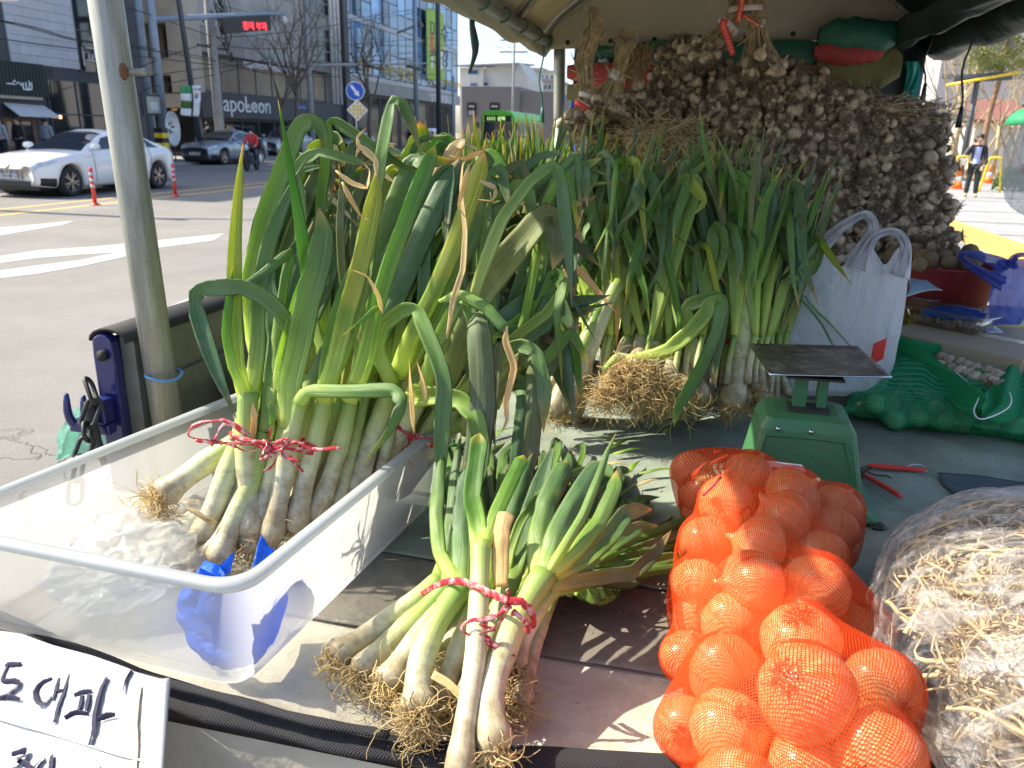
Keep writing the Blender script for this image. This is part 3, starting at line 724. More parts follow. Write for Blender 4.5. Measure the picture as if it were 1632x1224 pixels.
# far hillside houses
for i, (x, y, wpx, hpx, dist, lab) in enumerate([(838, 122, 18, 20, 170, 'pale narrow house on the far hillside nearest the white gabled house'), (857, 118, 14, 14, 240, 'small beige block on the far hillside near the tent post'),
  (872, 124, 22, 16, 200, 'low white house on the far hillside beside the tent post'), (850, 134, 24, 14, 150, 'wide grey house at the foot of the far hillside'), (876, 140, 20, 18, 130, 'pale blue house at the foot of the far hillside by the tent post'),
  (1470, 130, 30, 40, 150, 'hazy pale block behind the right tent post'), (1498, 118, 26, 60, 120, 'hazy tower block behind the bare trees')]):
 u_, z_ = vp_(x, y, dist); hw = wpx / FPX * dist / 2; h_ = hpx / FPX * dist
 t_ = thing('hillside_house', lab, 'house', T(u_, dist, 0))
 MB().box(u_ - hw, u_ + hw, dist, dist + 10, -.1, z_ + h_ / 2).build('wall', MAT['whitewall'] if i % 2 else MAT['cream'], t_)
 MB().box(u_ - hw - .3, u_ + hw + .3, dist - .3, dist + 10.3, z_ + h_ / 2, z_ + h_ / 2 + .35).build('roof', MAT['conc'], t_)
 for k in range(3):
  a = u_ - hw + hw * 2 * (k + .25) / 3; MB().box(a, a + hw * .33, dist - .06, dist - .005, z_ - h_ * .1, z_ + h_ * .22).build('window', MAT['blueglassd'], t_)
hm = MB()
hm.grid(lambda a, b: T(-60 + 420 * a, 330 + 300 * b, -1 + (22 * math.sin(a * 2.2 + .5) ** 2 + 30 * b) * (.4 + .6 * mn.noise(Vector((a * 5, b * 3, 1.3)))) + 14), 40, 10); struct(hm, 'far_hill', simple('hazy_hillside', (.22, .25, .24), .9, vscale=.05))

# right side: long pale building with violet lettering
b6 = thing('market_hall', 'long pale building with violet Korean lettering beyond the bare trees', 'building', T(20, 62, 0))
VR = 62.0
ua = vp_(1500, 100, VR)[0]; ub = vp_(1800, 100, VR)[0]; zt_ = vp_(1560, 55, VR)[1]
MB().box(ua, ub, VR, VR + 20, 0, zt_).build('wall', MAT['whitestone'], b6)
for y in (75, 92, 104, 112):
 z_ = vp_(1560, y, VR)[1]; MB().box(ua, ub, VR - .03, VR - .001, z_, z_ + .05).build('panel_joint', MAT['conc'], b6)
for y0, y1 in ((118, 126), (165, 174)):
 z1_ = vp_(1560, y0, VR)[1]; z0_ = vp_(1560, y1, VR)[1]
 MB().box(ua + .2, ub, VR - .06, VR - .002, z0_, z1_).build('window_band', MAT['blueglassd'], b6)
MB().box(ua - .2, ub, VR - 6, VR - 5.8, 0, vp_(1560, 196, VR)[1]).build('ground_floor_canopy', MAT['cream'], b6)
def vtext(s, x, y, V, size, mat, parent, sx=1.0):
 c = bpy.data.curves.new('sign_lettering', 'FONT'); c.body = s; c.size = size; c.extrude = .03
 o = bpy.data.objects.new('sign_lettering', c); col.objects.link(o)
 M = Matrix((EU, EZ, -EV)).transposed().to_4x4(); P = PV(x, y, V - .1); M.translation = P
 o.matrix_world = M @ Matrix.Diagonal((sx, 1, 1, 1)); return finish_text(o, 'sign_lettering', mat, parent)
vtext('여 심 교', 1534, 76, VR, 1.0, MAT['letter_p'], b6, 1.5); vtext('미푸드', 1550, 92, VR, 1.05, MAT['letter_p'], b6, 1.6)
b7 = thing('red_roof_shed', 'low shed with a red sloping roof behind the bare trees', 'building', T(18, 52, 0))
V7 = 50.0; a, z1_ = vp_(1545, 183, V7); b = vp_(1660, 183, V7)[0]; z0_ = vp_(1560, 196, V7)[1]
MB().box(a + .4, b, V7, V7 + 5, 0, z0_).build('wall', MAT['whitewall'], b7)
MB().slab([T(a, V7 - .5, z0_ + .02), T(b, V7 - .5, z0_ + .02), T(b, V7 + 5, z1_ + .9), T(a + .8, V7 + 5, z1_ + .9)], (0, 0, 1), .12).build('roof', simple('red_metal_roof', (.25, .10, .08), .6), b7)

# ---------------------------------------------------------------- poles, lights, wires
def pole(name, label, cat, P, h, r0, r1, mat, lean=None):
 t_ = thing(name, label, cat, P); top = Vector(P) + Vector((0, 0, h)) + (lean or Vector((0, 0, 0)))
 mb = MB(); mb.tube([P, Vector(P).lerp(top, .5), top], [r0, (r0 + r1) / 2, r1], 14); mb.build('post', MAT[mat], t_, True); return t_, top
def gp(x, y, u): P = PU(x, y, u); P.z = .12; return P
g1, top = pole('traffic_gantry', 'grey blue gantry pole carrying a red LED message board', 'traffic pole', gp(262, 215, -24), 11, .22, .15, 'steelblue')
arm0 = PU(240, 31, -24); arm1 = PU(455, 21, -21.5)
mb = MB(); mb.tube([arm0, arm0.lerp(arm1, .5), arm1], [.15, .12, .09], 10); mb.build('arm', MAT['steelblue'], g1, True)
P0, P1 = PU(356, 29, -22.3), PU(431, 24, -21.7); dn = Vector((0, 0, -.68)); nd = (P1 - P0).normalized()
nn = nd.cross(EZ).normalized()
brd = MB().slab([P0, P1, P1 + dn, P0 + dn], -nn, .25).build('message_board', MAT['black'], g1)
c = bpy.data.curves.new('led_text', 'FONT'); c.body = '흥덕 부자'; c.size = .40; c.extrude = .01
o = bpy.data.objects.new('led_text', c); col.objects.link(o); M = Matrix((nd, EZ, nn)).transposed().to_4x4(); M.translation = P0.lerp(P1, .38) + Vector((0, 0, -.52)) + nn * .02;
o.matrix_world = M; finish_text(o, 'led_text', MAT['led'], brd)
for k in (.35, .46, .9):
 q = arm0.lerp(arm1, k); mb = MB(); mb.tube([q + Vector((0, 0, .1)), q + Vector((0, 0, -.25))], .04, 6); mb.build('bracket', MAT['darksteel'], g1)
mb = MB(); q = PU(453, 32, -21.5); mb.lathe([(.01, -.2), (.12, -.14), (.15, 0), (.12, .12), (.03, .2)], 10, Matrix.Translation(q)); mb.build('camera_dome', MAT['white'], g1, True)
g2, top = pole('street_pole', 'pale grey pole close beside the message board gantry pole', 'pole', gp(243, 215, -25), 12, .19, .17, 'steelblue')
g3, top = pole('utility_pole', 'concrete utility pole with transformers and cables near the bakery', 'utility pole', gp(350, 205, -24), 12, .24, .2, 'conc')
for dx, z_ in ((-.45, 9.2), (.45, 9.3)):
 q = Vector(gp(350, 205, -24)) + EV * dx * 1.3 + Vector((0, 0, z_ - .2)); mb = MB(); mb.lathe([(.05, -.6), (.3, -.55), (.32, .5), (.2, .6), (.05, .65)], 12, Matrix.Translation(q)); mb.build('transformer', MAT['conc'], g3, True)
for z_ in (5.2, 7.6, 8.4, 10.4):
 q = Vector(gp(350, 205, -24)) + Vector((0, 0, z_)); mb = MB(); mb.tube([q - EV * 1.2, q + EV * 1.2], .06, 6); mb.build('crossarm', MAT['darksteel'], g3)
q0 = Vector(gp(350, 205, -24)) + EU * .3
cl = MB()
for k in range(16):
 a = q0 + Vector((0, 0, rnd.uniform(5, 9))) + rv(.3); b = q0 + Vector((0, 0, rnd.uniform(4.5, 8.5))) + EV * rnd.uniform(-.2, 1.2) + rv(.3)
 cl.tube(catmull([a, a.lerp(b, .5) + EV * rnd.uniform(.3, 1.2) + Vector((0, 0, -.6)), b], 8), .025, 5, False)
tag(cl.build('cable_loops', MAT['cable'], g3, True), kind='stuff')
g4, top = pole('flag_pole', 'dark street lamp pole hung with two flags', 'lamp post', gp(320, 228, -22.5), 12, .13, .09, 'darksteel', -EV * 1.1)
def flag(pxs, u, name, label):
 t_ = thing(name, label, 'flag', PU(*pxs[0], u)); P = [PU(x, y, u) for x, y in pxs]
 def fn(a, b):
  q = P[0].lerp(P[1], a).lerp(P[3].lerp(P[2], a), b); return q + EU * (.06 * math.sin(a * 7 + b * 3))
 return t_, fn
f1, fn = flag([(286, 137), (303, 137), (305, 186), (287, 183)], -22.2, 'striped_flag', 'green and white striped flag on the dark lamp pole')
for k in range(4):
 mb = MB(); mb.grid(lambda a, b: fn(a, (k + b) * .25), 8, 4); o = mb.build('stripe', MAT['shrub'] if k in (0, 2) else MAT['white'], f1, True)
 if k in (0, 2): o.data.materials[0] = simple('flag_green', (.05, .30, .10), .7) if k == 0 else o.data.materials[0]
 o.modifiers.new('th', 'SOLIDIFY').thickness = .02
f1s = [c for c in f1.children]
f2, fn2 = flag([(306, 136), (318, 136), (317, 186), (307, 185)], -22.1, 'national_flag', 'white Korean national flag beside the striped green flag')
mb = MB(); mb.grid(fn2, 8, 10); o = mb.build('cloth', MAT['white'], f2, True); o.modifiers.new('th', 'SOLIDIFY').thickness = .02
def fdisc(fn, ca, cb, ra, rb, half=None, n=20):
 mb = MB(); P = []
 for k in range(n):
  a = 2 * math.pi * k / n
  P.append(fn(ca + ra * math.cos(a), cb + rb * math.sin(a) * (1 if half is None else 1)) + EU * .05)
 if half: P = [p for k, p in enumerate(P) if (math.sin(2 * math.pi * k / n) <= .01) == (half == 'top')]
 mb.add(P, [tuple(range(len(P)))]); return mb
o = fdisc(fn2, .45, .33, .3, .1, 'top').build('taegeuk_red', MAT['red'], f2); o = fdisc(fn2, .45, .33, .3, .1, 'bottom').build('taegeuk_blue', MAT['blue'], f2)
for (ca, cb) in ((.15, .1), (.85, .1), (.15, .62), (.85, .55)):
 mb = MB()
 for j in range(3): mb.slab([fn2(ca - .1, cb + j * .02) + EU * .05, fn2(ca + .1, cb + j * .02) + EU * .05, fn2(ca + .1, cb + j * .02 + .012) + EU * .05, fn2(ca - .1, cb + j * .02 + .012) + EU * .05], EU, .01)
 mb.build('trigram', MAT['black'], f2)
g5, top = pole('traffic_signal_pole', 'grey pole whose long arm carries signal heads over the road', 'traffic pole', gp(497, 200, -23.5), 9.5, .2, .14, 'conc')
a0, a1 = PU(495, 104, -23.5), PU(682, 101, -23.5)
mb = MB(); mb.tube([a0, a1], [.12, .06], 10); mb.build('arm', MAT['conc'], g5, True)
def sighead(t_, x0, x1, y0, y1, u):
 P = PU(x0, y0, u); Q = PU(x1, y1, u); hd = MB().box(u - .2, u + .2, P.dot(EV), Q.dot(EV), Q.z, P.z).build('signal_head', MAT['black'], t_)
 for k in range(3):
  v = P.dot(EV) + (Q.dot(EV) - P.dot(EV)) * (k + .5) / 3; MB().lathe([(.16, 0), (.16, .04), (.01, .05)], 10, frame(T(u + .19, v, (P.z + Q.z) / 2), EU)).build('lens', MAT['darksteel'], hd)
sighead(g5, 587, 611, 104, 112, -23.3); sighead(g5, 652, 677, 104, 113, -23.3)
g6, top = pole('street_pole', 'tall grey street lamp pole in front of the blue glass building', 'lamp post', gp(664, 210, -23.5), 16, .22, .16, 'steelblue')
mb = MB(); mb.tube(catmull([PU(634, 52, -23.5), PU(650, 46, -23.5), PU(664, 40, -23.5)], 8), .09, 6); mb.lathe([(.1, -.5), (.25, -.3), (.2, .5)], 8, frame(PU(668, 39, -23.5), EV)); mb.build('lamp_arm', MAT['darksteel'], g6)
g7, top = pole('street_pole', 'dark slim pole right in front of the green banners', 'pole', gp(699, 200, -23.5), 22, .22, .18, 'darksteel')
g8, top = pole('street_pole', 'slender grey pole at the far corner of the blue glass building', 'pole', gp(722, 205, -23.5), 6.4, .13, .12, 'steelblue')
g9, top = pole('utility_pole', 'distant thin utility pole rising behind the white house', 'utility pole', T(vp_(818, 150, 92)[0], 92, 0), 12.6, .16, .12, 'conc')
for z_ in (10.2, 11.4, 12.2):
 q = T(vp_(818, 150, 92)[0], 92, z_); mb = MB(); mb.tube([q - EU * 1.6, q + EU * 1.6], .07, 6); mb.build('crossarm', MAT['darksteel'], g9)
# cables across the street fronts
def cable(i, pts, u, r=.02):
 P = [PU(x, y, u) for x, y in pts]; mb = MB(); mb.tube(catmull(P, 18), r, 5, False); o = mb.build('overhead_cable', MAT['cable'], None, True)
 tag(o, 'thin black overhead cable strung along the street fronts', 'cable', 'overhead cables along the far pavement')
for i, (pts, u) in enumerate([([(-20, 28), (60, 48), (130, 66), (235, 76), (350, 95)], -23.9), ([(-20, 29), (50, 42), (125, 63), (240, 80), (345, 98)], -23.8), ([(-10, 60), (60, 70), (125, 78), (240, 92), (346, 104)], -23.9),
  ([(186, 8), (235, 22), (300, 45), (350, 62)], -23.9), ([(195, 122), (240, 100), (310, 75), (345, 70)], -23.9), ([(215, 125), (300, 112), (345, 108), (420, 98)], -23.9), ([(350, 60), (420, 55), (500, 45), (664, 20)], -23.7),
  ([(350, 72), (430, 78), (560, 70), (700, 60)], -23.7), ([(350, 92), (450, 100), (580, 98), (700, 88)], -23.7), ([(350, 100), (450, 120), (560, 122), (700, 118)], -23.7), ([(560, 30), (620, 22), (670, 15), (760, 20), (830, 40)], -23.6),
  ([(700, 95), (760, 92), (818, 82), (860, 92)], -24), ([(700, 60), (760, 70), (818, 75), (890, 60)], -24), ([(735, 20), (780, 55), (818, 80), (850, 92)], -24.5), ([(735, 40), (770, 60), (818, 88)], -24.5),
  ([(560, 90), (610, 88), (664, 84), (700, 82), (735, 84)], -23.6), ([(560, 70), (610, 72), (664, 74), (735, 70)], -23.6), ([(196, 170), (240, 140), (345, 118), (430, 92)], -23.9)]): cable(i, pts, u)

# round blue sign over a yellow diamond
sgn = thing('keep_right_sign', 'round blue arrow sign above a yellow dotted diamond on one post', 'road sign', PZ(571, 262, 0))
D_ = 30.0
C1 = PD(566, 145, D_); C2 = PD(569.5, 175.5, D_); nrm = (CP - C1); nrm.z = 0; nrm.normalize(); tx = EZ.cross(nrm)
mb = MB(); bp_ = Vector((C1.x, C1.y, 0)) - nrm * .12; mb.tube([bp_, bp_ + Vector((0, 0, C1.z + .35))], .035, 8); mb.build('post', MAT['refl'], sgn, True)
def disc3(c, r, th, n=24, rot=0):
 mb = MB(); mb.slab([c + tx * (math.cos(2 * math.pi * k / n + rot) * r) + EZ * (math.sin(2 * math.pi * k / n + rot) * r) for k in range(n)], nrm, th); return mb
disc3(C1, .345, .02).build('rim', MAT['white'], sgn); disc3(C1 + nrm * .021, .315, .01).build('blue_face', MAT['blue'], sgn)
def arrow(c, ang, L, w_, th):
 d = tx * math.cos(ang) + EZ * math.sin(ang); s = tx * -math.sin(ang) + EZ * math.cos(ang)
 return MB().slab([c - d * L + s * w_, c - d * L - s * w_, c + d * L * .25 - s * w_, c + d * L * .25 - s * w_ * 2.4, c + d * L, c + d * L * .25 + s * w_ * 2.4, c + d * L * .25 + s * w_], nrm, th)
arrow(C1 + nrm * .032, R(-52), .25, .045, .006).build('white_arrow', MAT['letter'], sgn)
disc3(C2, .40, .02, 4).build('diamond_plate', MAT['white'], sgn)
for i in range(-2, 3):
 for j in range(-2, 3):
  if (i + j) % 2 == 0:
   c_ = C2 + nrm * .021 + (tx * (i - j) + EZ * (i + j)) * .065 ; disc3(c_, .075, .004, 4).build('yellow_square', MAT['letter_y'], sgn)
# small blue street sign
ss = thing('street_name_sign', 'small blue street name plate on the signal pole', 'street sign', PU(487, 170, -23.2))
P = PU(474, 168, -23.2); Q = PU(488, 174, -23.2); MB().box(-23.25, -23.2, P.dot(EV), Q.dot(EV), Q.z, P.z).build('plate', MAT['blue'], ss)
MB().box(-23.199, -23.19, P.dot(EV) + .12, Q.dot(EV) - .12, Q.z + .09, P.z - .09).build('lettering_bar', MAT['letter'], ss)
# top left corner: edge of a blue sign
bs = thing('direction_sign', 'corner of a blue white edged road sign at the top left', 'road sign', PD(20, -60, 14))
P = [PD(x, y, 14) for x, y in ((-80, 4), (26, -1), (26, -90), (-80, -90))]; MB().slab(P, FW, .05).build('white_edge', MAT['white'], bs)
P = [PD(x, y, 13.97) for x, y in ((-80, 1), (23, -3.5), (23, -85), (-80, -85))]; MB().slab(P, FW, .02).build('blue_face', MAT['blue'], bs)
mb = MB(); q = PD(-190, -60, 14.1); mb.tube([Vector((q.x, q.y, 0)), q + Vector((0, 0, 1.5))], .12, 8); mb.build('post', MAT['steelblue'], bs, True)
# yellow/black kerb post, hanging poster board, round banner at the side street
nb = thing('notice_board', 'framed notice board hung on the gantry pole', 'notice board', PU(240, 165, -23.5)); a, b, c, d = frect(228, 150, 256, 184, -23.4)
MB().box(-23.5, -23.4, a, b, c, d).build('frame', MAT['darksteel'], nb); MB().box(-23.399, -23.37, a + .25, b - .08, c + .1, d - .1).build('poster', MAT['cream'], nb); MB().box(-23.369, -23.36, a + .45, b - .25, c + .2, c + .55).build('white_patch', MAT['white'], nb)
rbn = thing('oval_banner', 'white oval standing banner with black handwriting by the side street', 'banner', gp(275, 228, -23))
cc_ = PU(275, 205, -23); mb = MB(); mb.slab([cc_ + EV * (.5 * math.cos(a)) + EZ * (.75 * math.sin(a)) for a in [k * .3142 for k in range(20)]], EU, .04); mb.build('panel', MAT['white'], rbn)
mb = MB(); mb.tube([Vector((cc_.x, cc_.y, .12)), cc_ - EZ * .6], .03, 6); mb.build('foot', MAT['darksteel'], rbn)
st_ = MB()
for k in range(9):
 x = 268 + rnd.random() * 14; y = 193 + rnd.random() * 22; pxstroke(st_, [(x, y), (x + rnd.uniform(-1, 3), y + rnd.uniform(1, 3)), (x + rnd.uniform(1, 4), y + rnd.uniform(0, 4))], 1.6, -23, .06)
st_.build('handwriting', MAT['black'], rbn)
hz = thing('hazard_post', 'yellow and black striped bollard at the corner by the oval banner', 'bollard', gp(258, 230, -22.7)); q = gp(257, 230, -22.7)
for k in range(7): MB().box(-22.85, -22.45, q.dot(EV) - .2, q.dot(EV) + .2, .12 + k * .2, .12 + k * .2 + .198).build('band', MAT['yellow'] if k % 2 else MAT['black'], hz)

# ---------------------------------------------------------------- flexible lane posts
def flexpost(P, label):
 t_ = thing('lane_post', label, 'bollard', P, 'red flexible posts along the yellow centre line'); M = Matrix.Translation(P)
 MB().lathe([(.11, 0), (.11, .015), (.06, .03), (.045, .05)], 14, M).build('base', MAT['red'], t_, True)
 MB().lathe([(.04, .05), (.038, .30), (.036, .72), (.03, .75), (.005, .76)], 14, M).build('post', MAT['red'], t_, True)
 for z in (.36, .48, .60): MB().lathe([(.041, z), (.041, z + .055)], 14, M).build('reflective_band', MAT['refl'], t_, True)
flexpost(PZ(152, 327, 0), 'flexible red post in front of the white sedan front wheel'); flexpost(PZ(280, 313, 0), 'flexible red post in front of the white sedan rear wheel'); flexpost(PZ(386, 293, 0), 'flexible red post by the motorcycle, farthest of the row')
for v in (27.5, 33, 39): flexpost(T(-12.85, v, 0), 'flexible red post hidden farther along the centre line')

# ---------------------------------------------------------------- trees
def branch(mb, p, d, L, r, depth, spread=.6, up=.15, n=5):
 P = [Vector(p)]; d = Vector(d).normalized()
 for i in range(n):
  d = (d + rv(.16) + Vector((0, 0, up * .3))).normalized(); P.append(P[-1] + d * L / n)
 mb.tube(P, [r * (1 - .6 * i / n) for i in range(n + 1)], 5 if depth < 3 else 7, False)
 if depth <= 0: return [P[-1]]
 out = []
 for k in range(3 if depth > 1 else 4):
  q = P[rnd.randint(2, n)]; ax = rv(1).normalized(); nd = (d + ax * spread).normalized()
  out += branch(mb, q, nd, L * rnd.uniform(.5, .8), r * .45, depth - 1, spread, up, n)
 return out
def bare_tree(P, h, label, mat='bark', r=.12, depth=4, spread=.75, grp='bare trees'):
 t_ = thing('bare_tree', label, 'tree', P, grp); mb = MB(); P = Vector(P)
 tr = [P, P + Vector((0, 0, h * .2)) + rv(.1), P + Vector((0, 0, h * .42)) + rv(.15)]
 mb.tube(tr, [r, r * .8, r * .7], 8); mb.build('trunk', MAT[mat], t_, True)
 mb = MB()
 for k in range(5): branch(mb, tr[2] - Vector((0, 0, h * .1 * rnd.random())), Vector((rnd.uniform(-.8, .8), rnd.uniform(-.8, .8), 1)), h * .36, r * .5, depth, spread, .25)
 mb.build('crown', MAT[mat], t_, True); return t_
bare_tree(gp(478, 232, -22.8), 9.0, 'bare street tree spreading in front of the bakery sign', r=.16)
bare_tree(gp(452, 232, -22.6), 6.5, 'smaller bare tree left of the bakery street tree', r=.1, depth=3)
bare_tree(gp(590, 225, -23), 8.5, 'bare street tree in front of the blue glass building', r=.16)
for i, (x, v, h, m_, lab) in enumerate([(1500, 38, 6.5, 'barkpale', 'bare pale tree nearest the garlic pile across the plaza'), (1522, 40, 9, 'barkpale', 'tall pale trunked bare tree left of the street lamp'), (1540, 46, 5, 'barkpale', 'short bare tree just behind the standing woman'),
  (1590, 42, 5.5, 'barkpale', 'bare twiggy sapling behind the yellow barrier'), (1615, 46, 6, 'barkpale', 'bare sapling at the right edge near the pine')]):
 P = PV(x, 235, v); P.z = .24; bare_tree(P, h, lab, m_, .10 if i != 1 else .16, 3, .5, 'bare trees across the plaza')
# timber tree supports
for i, (x, v) in enumerate([(1508, 38), (1525, 40), (1588, 42), (1604, 40)]):
 P = PV(x, 240, v); P.z = .24; t_ = thing('tree_stake', 'slanted pale timber prop supporting a bare tree', 'tree support', P, 'timber props round the plaza trees')
 for s in (-1, 1):
  mb = MB(); mb.tube([P + EU * s * .9, P + Vector((0, 0, 2.1)) + EU * -.1 * s], .05, 6); mb.build('prop', MAT['barkpale'], t_)
# pine
pt = PV(1563, 262, 34); pt.z = .24
pn = thing('pine_tree', 'pine tree with leaning red trunk and tufted crown', 'tree', pt)
tp = [pt, PV(1575, 190, 34), PV(1592, 130, 34), PV(1603, 80, 34), PV(1612, 20, 34), PV(1622, -30, 34)]
mb = MB(); mb.tube(catmull(tp, 14), [.12 - .005 * i for i in range(15)], 8); mb.build('trunk', MAT['pinebark'], pn, True)
brm = MB(); tips = []
for (x, y, x2, y2) in [(1604, 75, 1560, 95), (1600, 90, 1640, 60), (1607, 50, 1572, 52), (1612, 25, 1585, 38), (1612, 30, 1650, 20), (1598, 105, 1575, 110), (1616, 5, 1590, 0), (1601, 92, 1545, 62), (1610, 40, 1590, 62), (1603, 80, 1625, 100), (1620, -20, 1600, -20)]:
 a, b = PV(x, y, 34), PV(x2, y2, 34 + rnd.uniform(-1.5, 1.5)); P = catmull([a, a.lerp(b, .5) + rv(.12), b], 6); brm.tube(P, [.05 - .006 * k for k in range(7)], 5, False)
 tips += [(P[k] + rv(.18)) for k in (3, 4, 5, 6, 6, 6)]
brm.build('limbs', MAT['pinebark'], pn, True)
nd_ = MB()
for c_ in tips:
 for k in range(130):
  p = c_ + Vector((rnd.gauss(0, .30), rnd.gauss(0, .30), rnd.gauss(0, .13))); d = (rv(1) + Vector((0, 0, .5))).normalized() * .13; s = rv(1).cross(d).normalized() * .018
  nd_.add([p - s, p + s, p + d], [(0, 1, 2)])
tag(nd_.build('crown', MAT['needle'], pn), kind='stuff')
def clump(name, label, cat, cx, P, r, h, mat, n=1500, ls=.05):
 mb = MB()
 for k in range(n):
  a = rnd.random() * 6.283; z = rnd.random(); q = math.sqrt(rnd.random())
  hh = math.sqrt(max(0, 1 - q * q)); zz = hh * h * rnd.uniform(.55, 1.0) * (1 + .25 * mn.noise(Vector((math.cos(a) * q * 3, math.sin(a) * q * 3, 1))))
  p = Vector(P) + Vector((math.cos(a) * q * r[0], math.sin(a) * q * r[1], zz)); p = Vector(P) + EU * (p - Vector(P)).x + EV * (p - Vector(P)).y + EZ * zz
  d = rv(1).normalized() * ls; s = rv(1).cross(d).normalized() * ls * .5
  mb.add([p - s, p + d, p + s, p - d], [(0, 1, 2, 3)])
 return tag(mb.build(name, mat), label, cat)
P = T(-13.0, 47, 0); clump('median_shrub', 'low golden shrub bed in the middle of the road', 'shrub', 0, P, (2.2, 5.5), 1.15, MAT['shruby'], 6000, .10)
P = PV(1617, 262, 30); P.z = .12; clump('green_shrub', 'small dense green shrub at the plaza edge', 'shrub', 0, P, (.5, .5), .75, MAT['shrub'], 1500, .07)
# tall grass tufts on the bed
mb = MB()
for k in range(2600):
 u = rnd.uniform(8, 24); v = rnd.uniform(36.6, 44); p = T(u, v, .24); h = rnd.uniform(.05, .35); d = Vector((rnd.uniform(-.1, .1), rnd.uniform(-.1, .1), h)); mb.add([p - EU * .02, p + EU * .02, p + d], [(0, 1, 2)])
tag(mb.build('dry_grass', MAT['straw']), kind='stuff')
# street lamp on the plaza
lt = PV(1533, 262, 33); lt.z = .12
pl_, top = pole('plaza_lamp', 'dark leaning looking T shaped lamp post on the plaza', 'lamp post', lt, PV(1557, 126, 33).z - .12 + .1, .11, .09, 'darksteel')
a = PV(1520, 126, 33); b = PV(1612, 121, 33); mb = MB(); mb.tube([a, b], .14, 8); mb.build('arm', MAT['darksteel'], pl_)
t_ = thing('bamboo_pole', 'long yellow pole laid across under the lamp arm', 'pole', PV(1508, 135, 32.5)); mb = MB(); mb.tube([PV(1508, 136, 32.6), PV(1626, 115, 32.6)], .05, 6); mb.build('rod', MAT['yellow'], t_, True)
tag(t_);
# barriers and cones
def barrier(x0, x1, y0, yb, v, label):
 P = PV((x0 + x1) / 2, yb, v); P.z = .12; t_ = thing('yellow_barrier', label, 'barrier', P, 'yellow tube barriers at the plaza edge')
 s = 1259 / (v * 1.02);
 for dy in (0, .45):
  a = PV(x0, yb, v + dy); b = PV(x1, yb, v + dy); a.z = b.z = .12; h = 1.0
  ia = a.lerp(b, .22) + Vector((0, 0, h)); ib = a.lerp(b, .78) + Vector((0, 0, h))
  mb = MB(); mb.tube(catmull([a, a.lerp(ia, .9), ia.lerp(ib, .1) + EZ * .04, ib.lerp(ia, .1) + EZ * .04, b.lerp(ib, .9), b], 20), .035, 7); mb.build('tube_frame', MAT['yellow'], t_, True)
barrier(1513, 1545, 250, 288, 29.5, 'yellow tube barrier left of the standing woman, beside the cone'); barrier(1562, 1596, 245, 293, 28.5, 'yellow tube barrier right of the standing woman')
def cone(x, y, v, label, h=.7):
 P = PV(x, y, v); P.z = .12; t_ = thing('traffic_cone', label, 'traffic cone', P, 'orange traffic cones'); M = Matrix.Translation(P)
 MB().box(-.19, .19, -.19, .19, 0, .03, lambda a, b, c: P + Vector((a, b, c))).build('base', MAT['orange'], t_)
 MB().lathe([(.15, .03), (.11, .25)], 14, M).build('cone_body', MAT['orange'], t_, True); MB().lathe([(.11, .25), (.08, .42)], 14, M).build('white_band', MAT['white'], t_, True); MB().lathe([(.08, .42), (.03, h), (.01, h + .01)], 14, M).build('cone_tip', MAT['orange'], t_, True)
cone(1528, 285, 30, 'orange cone with white band under the left yellow barrier', .8); cone(1580, 262, 35, 'orange cone behind the right yellow barrier')
# green parasol, right edge
gu = thing('green_parasol', 'green parasol at the right edge above the hanging bag', 'parasol', PV(1640, 260, 25))
q = PV(1642, 172, 25); mb = MB(); mb.lathe([(.02, .0), (.25, -.05), (.42, -.18), (.55, -.42), (.54, -.43), (.40, -.20), (.2, -.08)], 10, Matrix.Translation(q)); mb.build('canopy', simple('green_nylon', (.03, .36, .16), .6, transl=.3), gu, True)
mb = MB(); mb.tube([Vector((q.x, q.y, .12)), q], .015, 6); mb.build('shaft', MAT['darksteel'], gu)
# ---------------------------------------------------------------- vehicles
MAT['carwhite'] = simple('white_car_paint', (.84, .83, .81), .2, var=.02, coat=.6)
MAT['carsilver'] = simple('silver_blue_car_paint', (.26, .31, .38), .25, metal=.5, var=.03, coat=.6)
MAT['cardark'] = simple('dark_grey_car_paint', (.07, .08, .09), .22, metal=.4, var=.03, coat=.6)
MAT['carpale'] = simple('pale_silver_car_paint', (.50, .52, .53), .25, metal=.3, var=.03, coat=.6)
MAT['carglass'] = simple('tinted_car_glass', (.020, .028, .04), .05, spec=1.0, var=.05)
MAT['chrome'] = simple('chrome', (.65, .66, .68), .18, metal=1, var=.04)
MAT['alloy'] = simple('alloy_wheel', (.42, .38, .35), .3, metal=.9, var=.06)
MAT['headl'] = simple('headlamp_glass', (.55, .60, .66), .08, spec=1, var=.2)
MAT['taill'] = simple('red_tail_lamp', (.45, .01, .015), .15, spec=1)
def lerpt(tab, x):
 if x >= tab[0][0]: return tab[0][1]
 for (a, va), (b, vb) in zip(tab, tab[1:]):
  if b <= x <= a:
   t = (a - x) / (a - b); t = t * t * (3 - 2 * t) * .5 + t * .5; return va + (vb - va) * t
 return tab[-1][1]
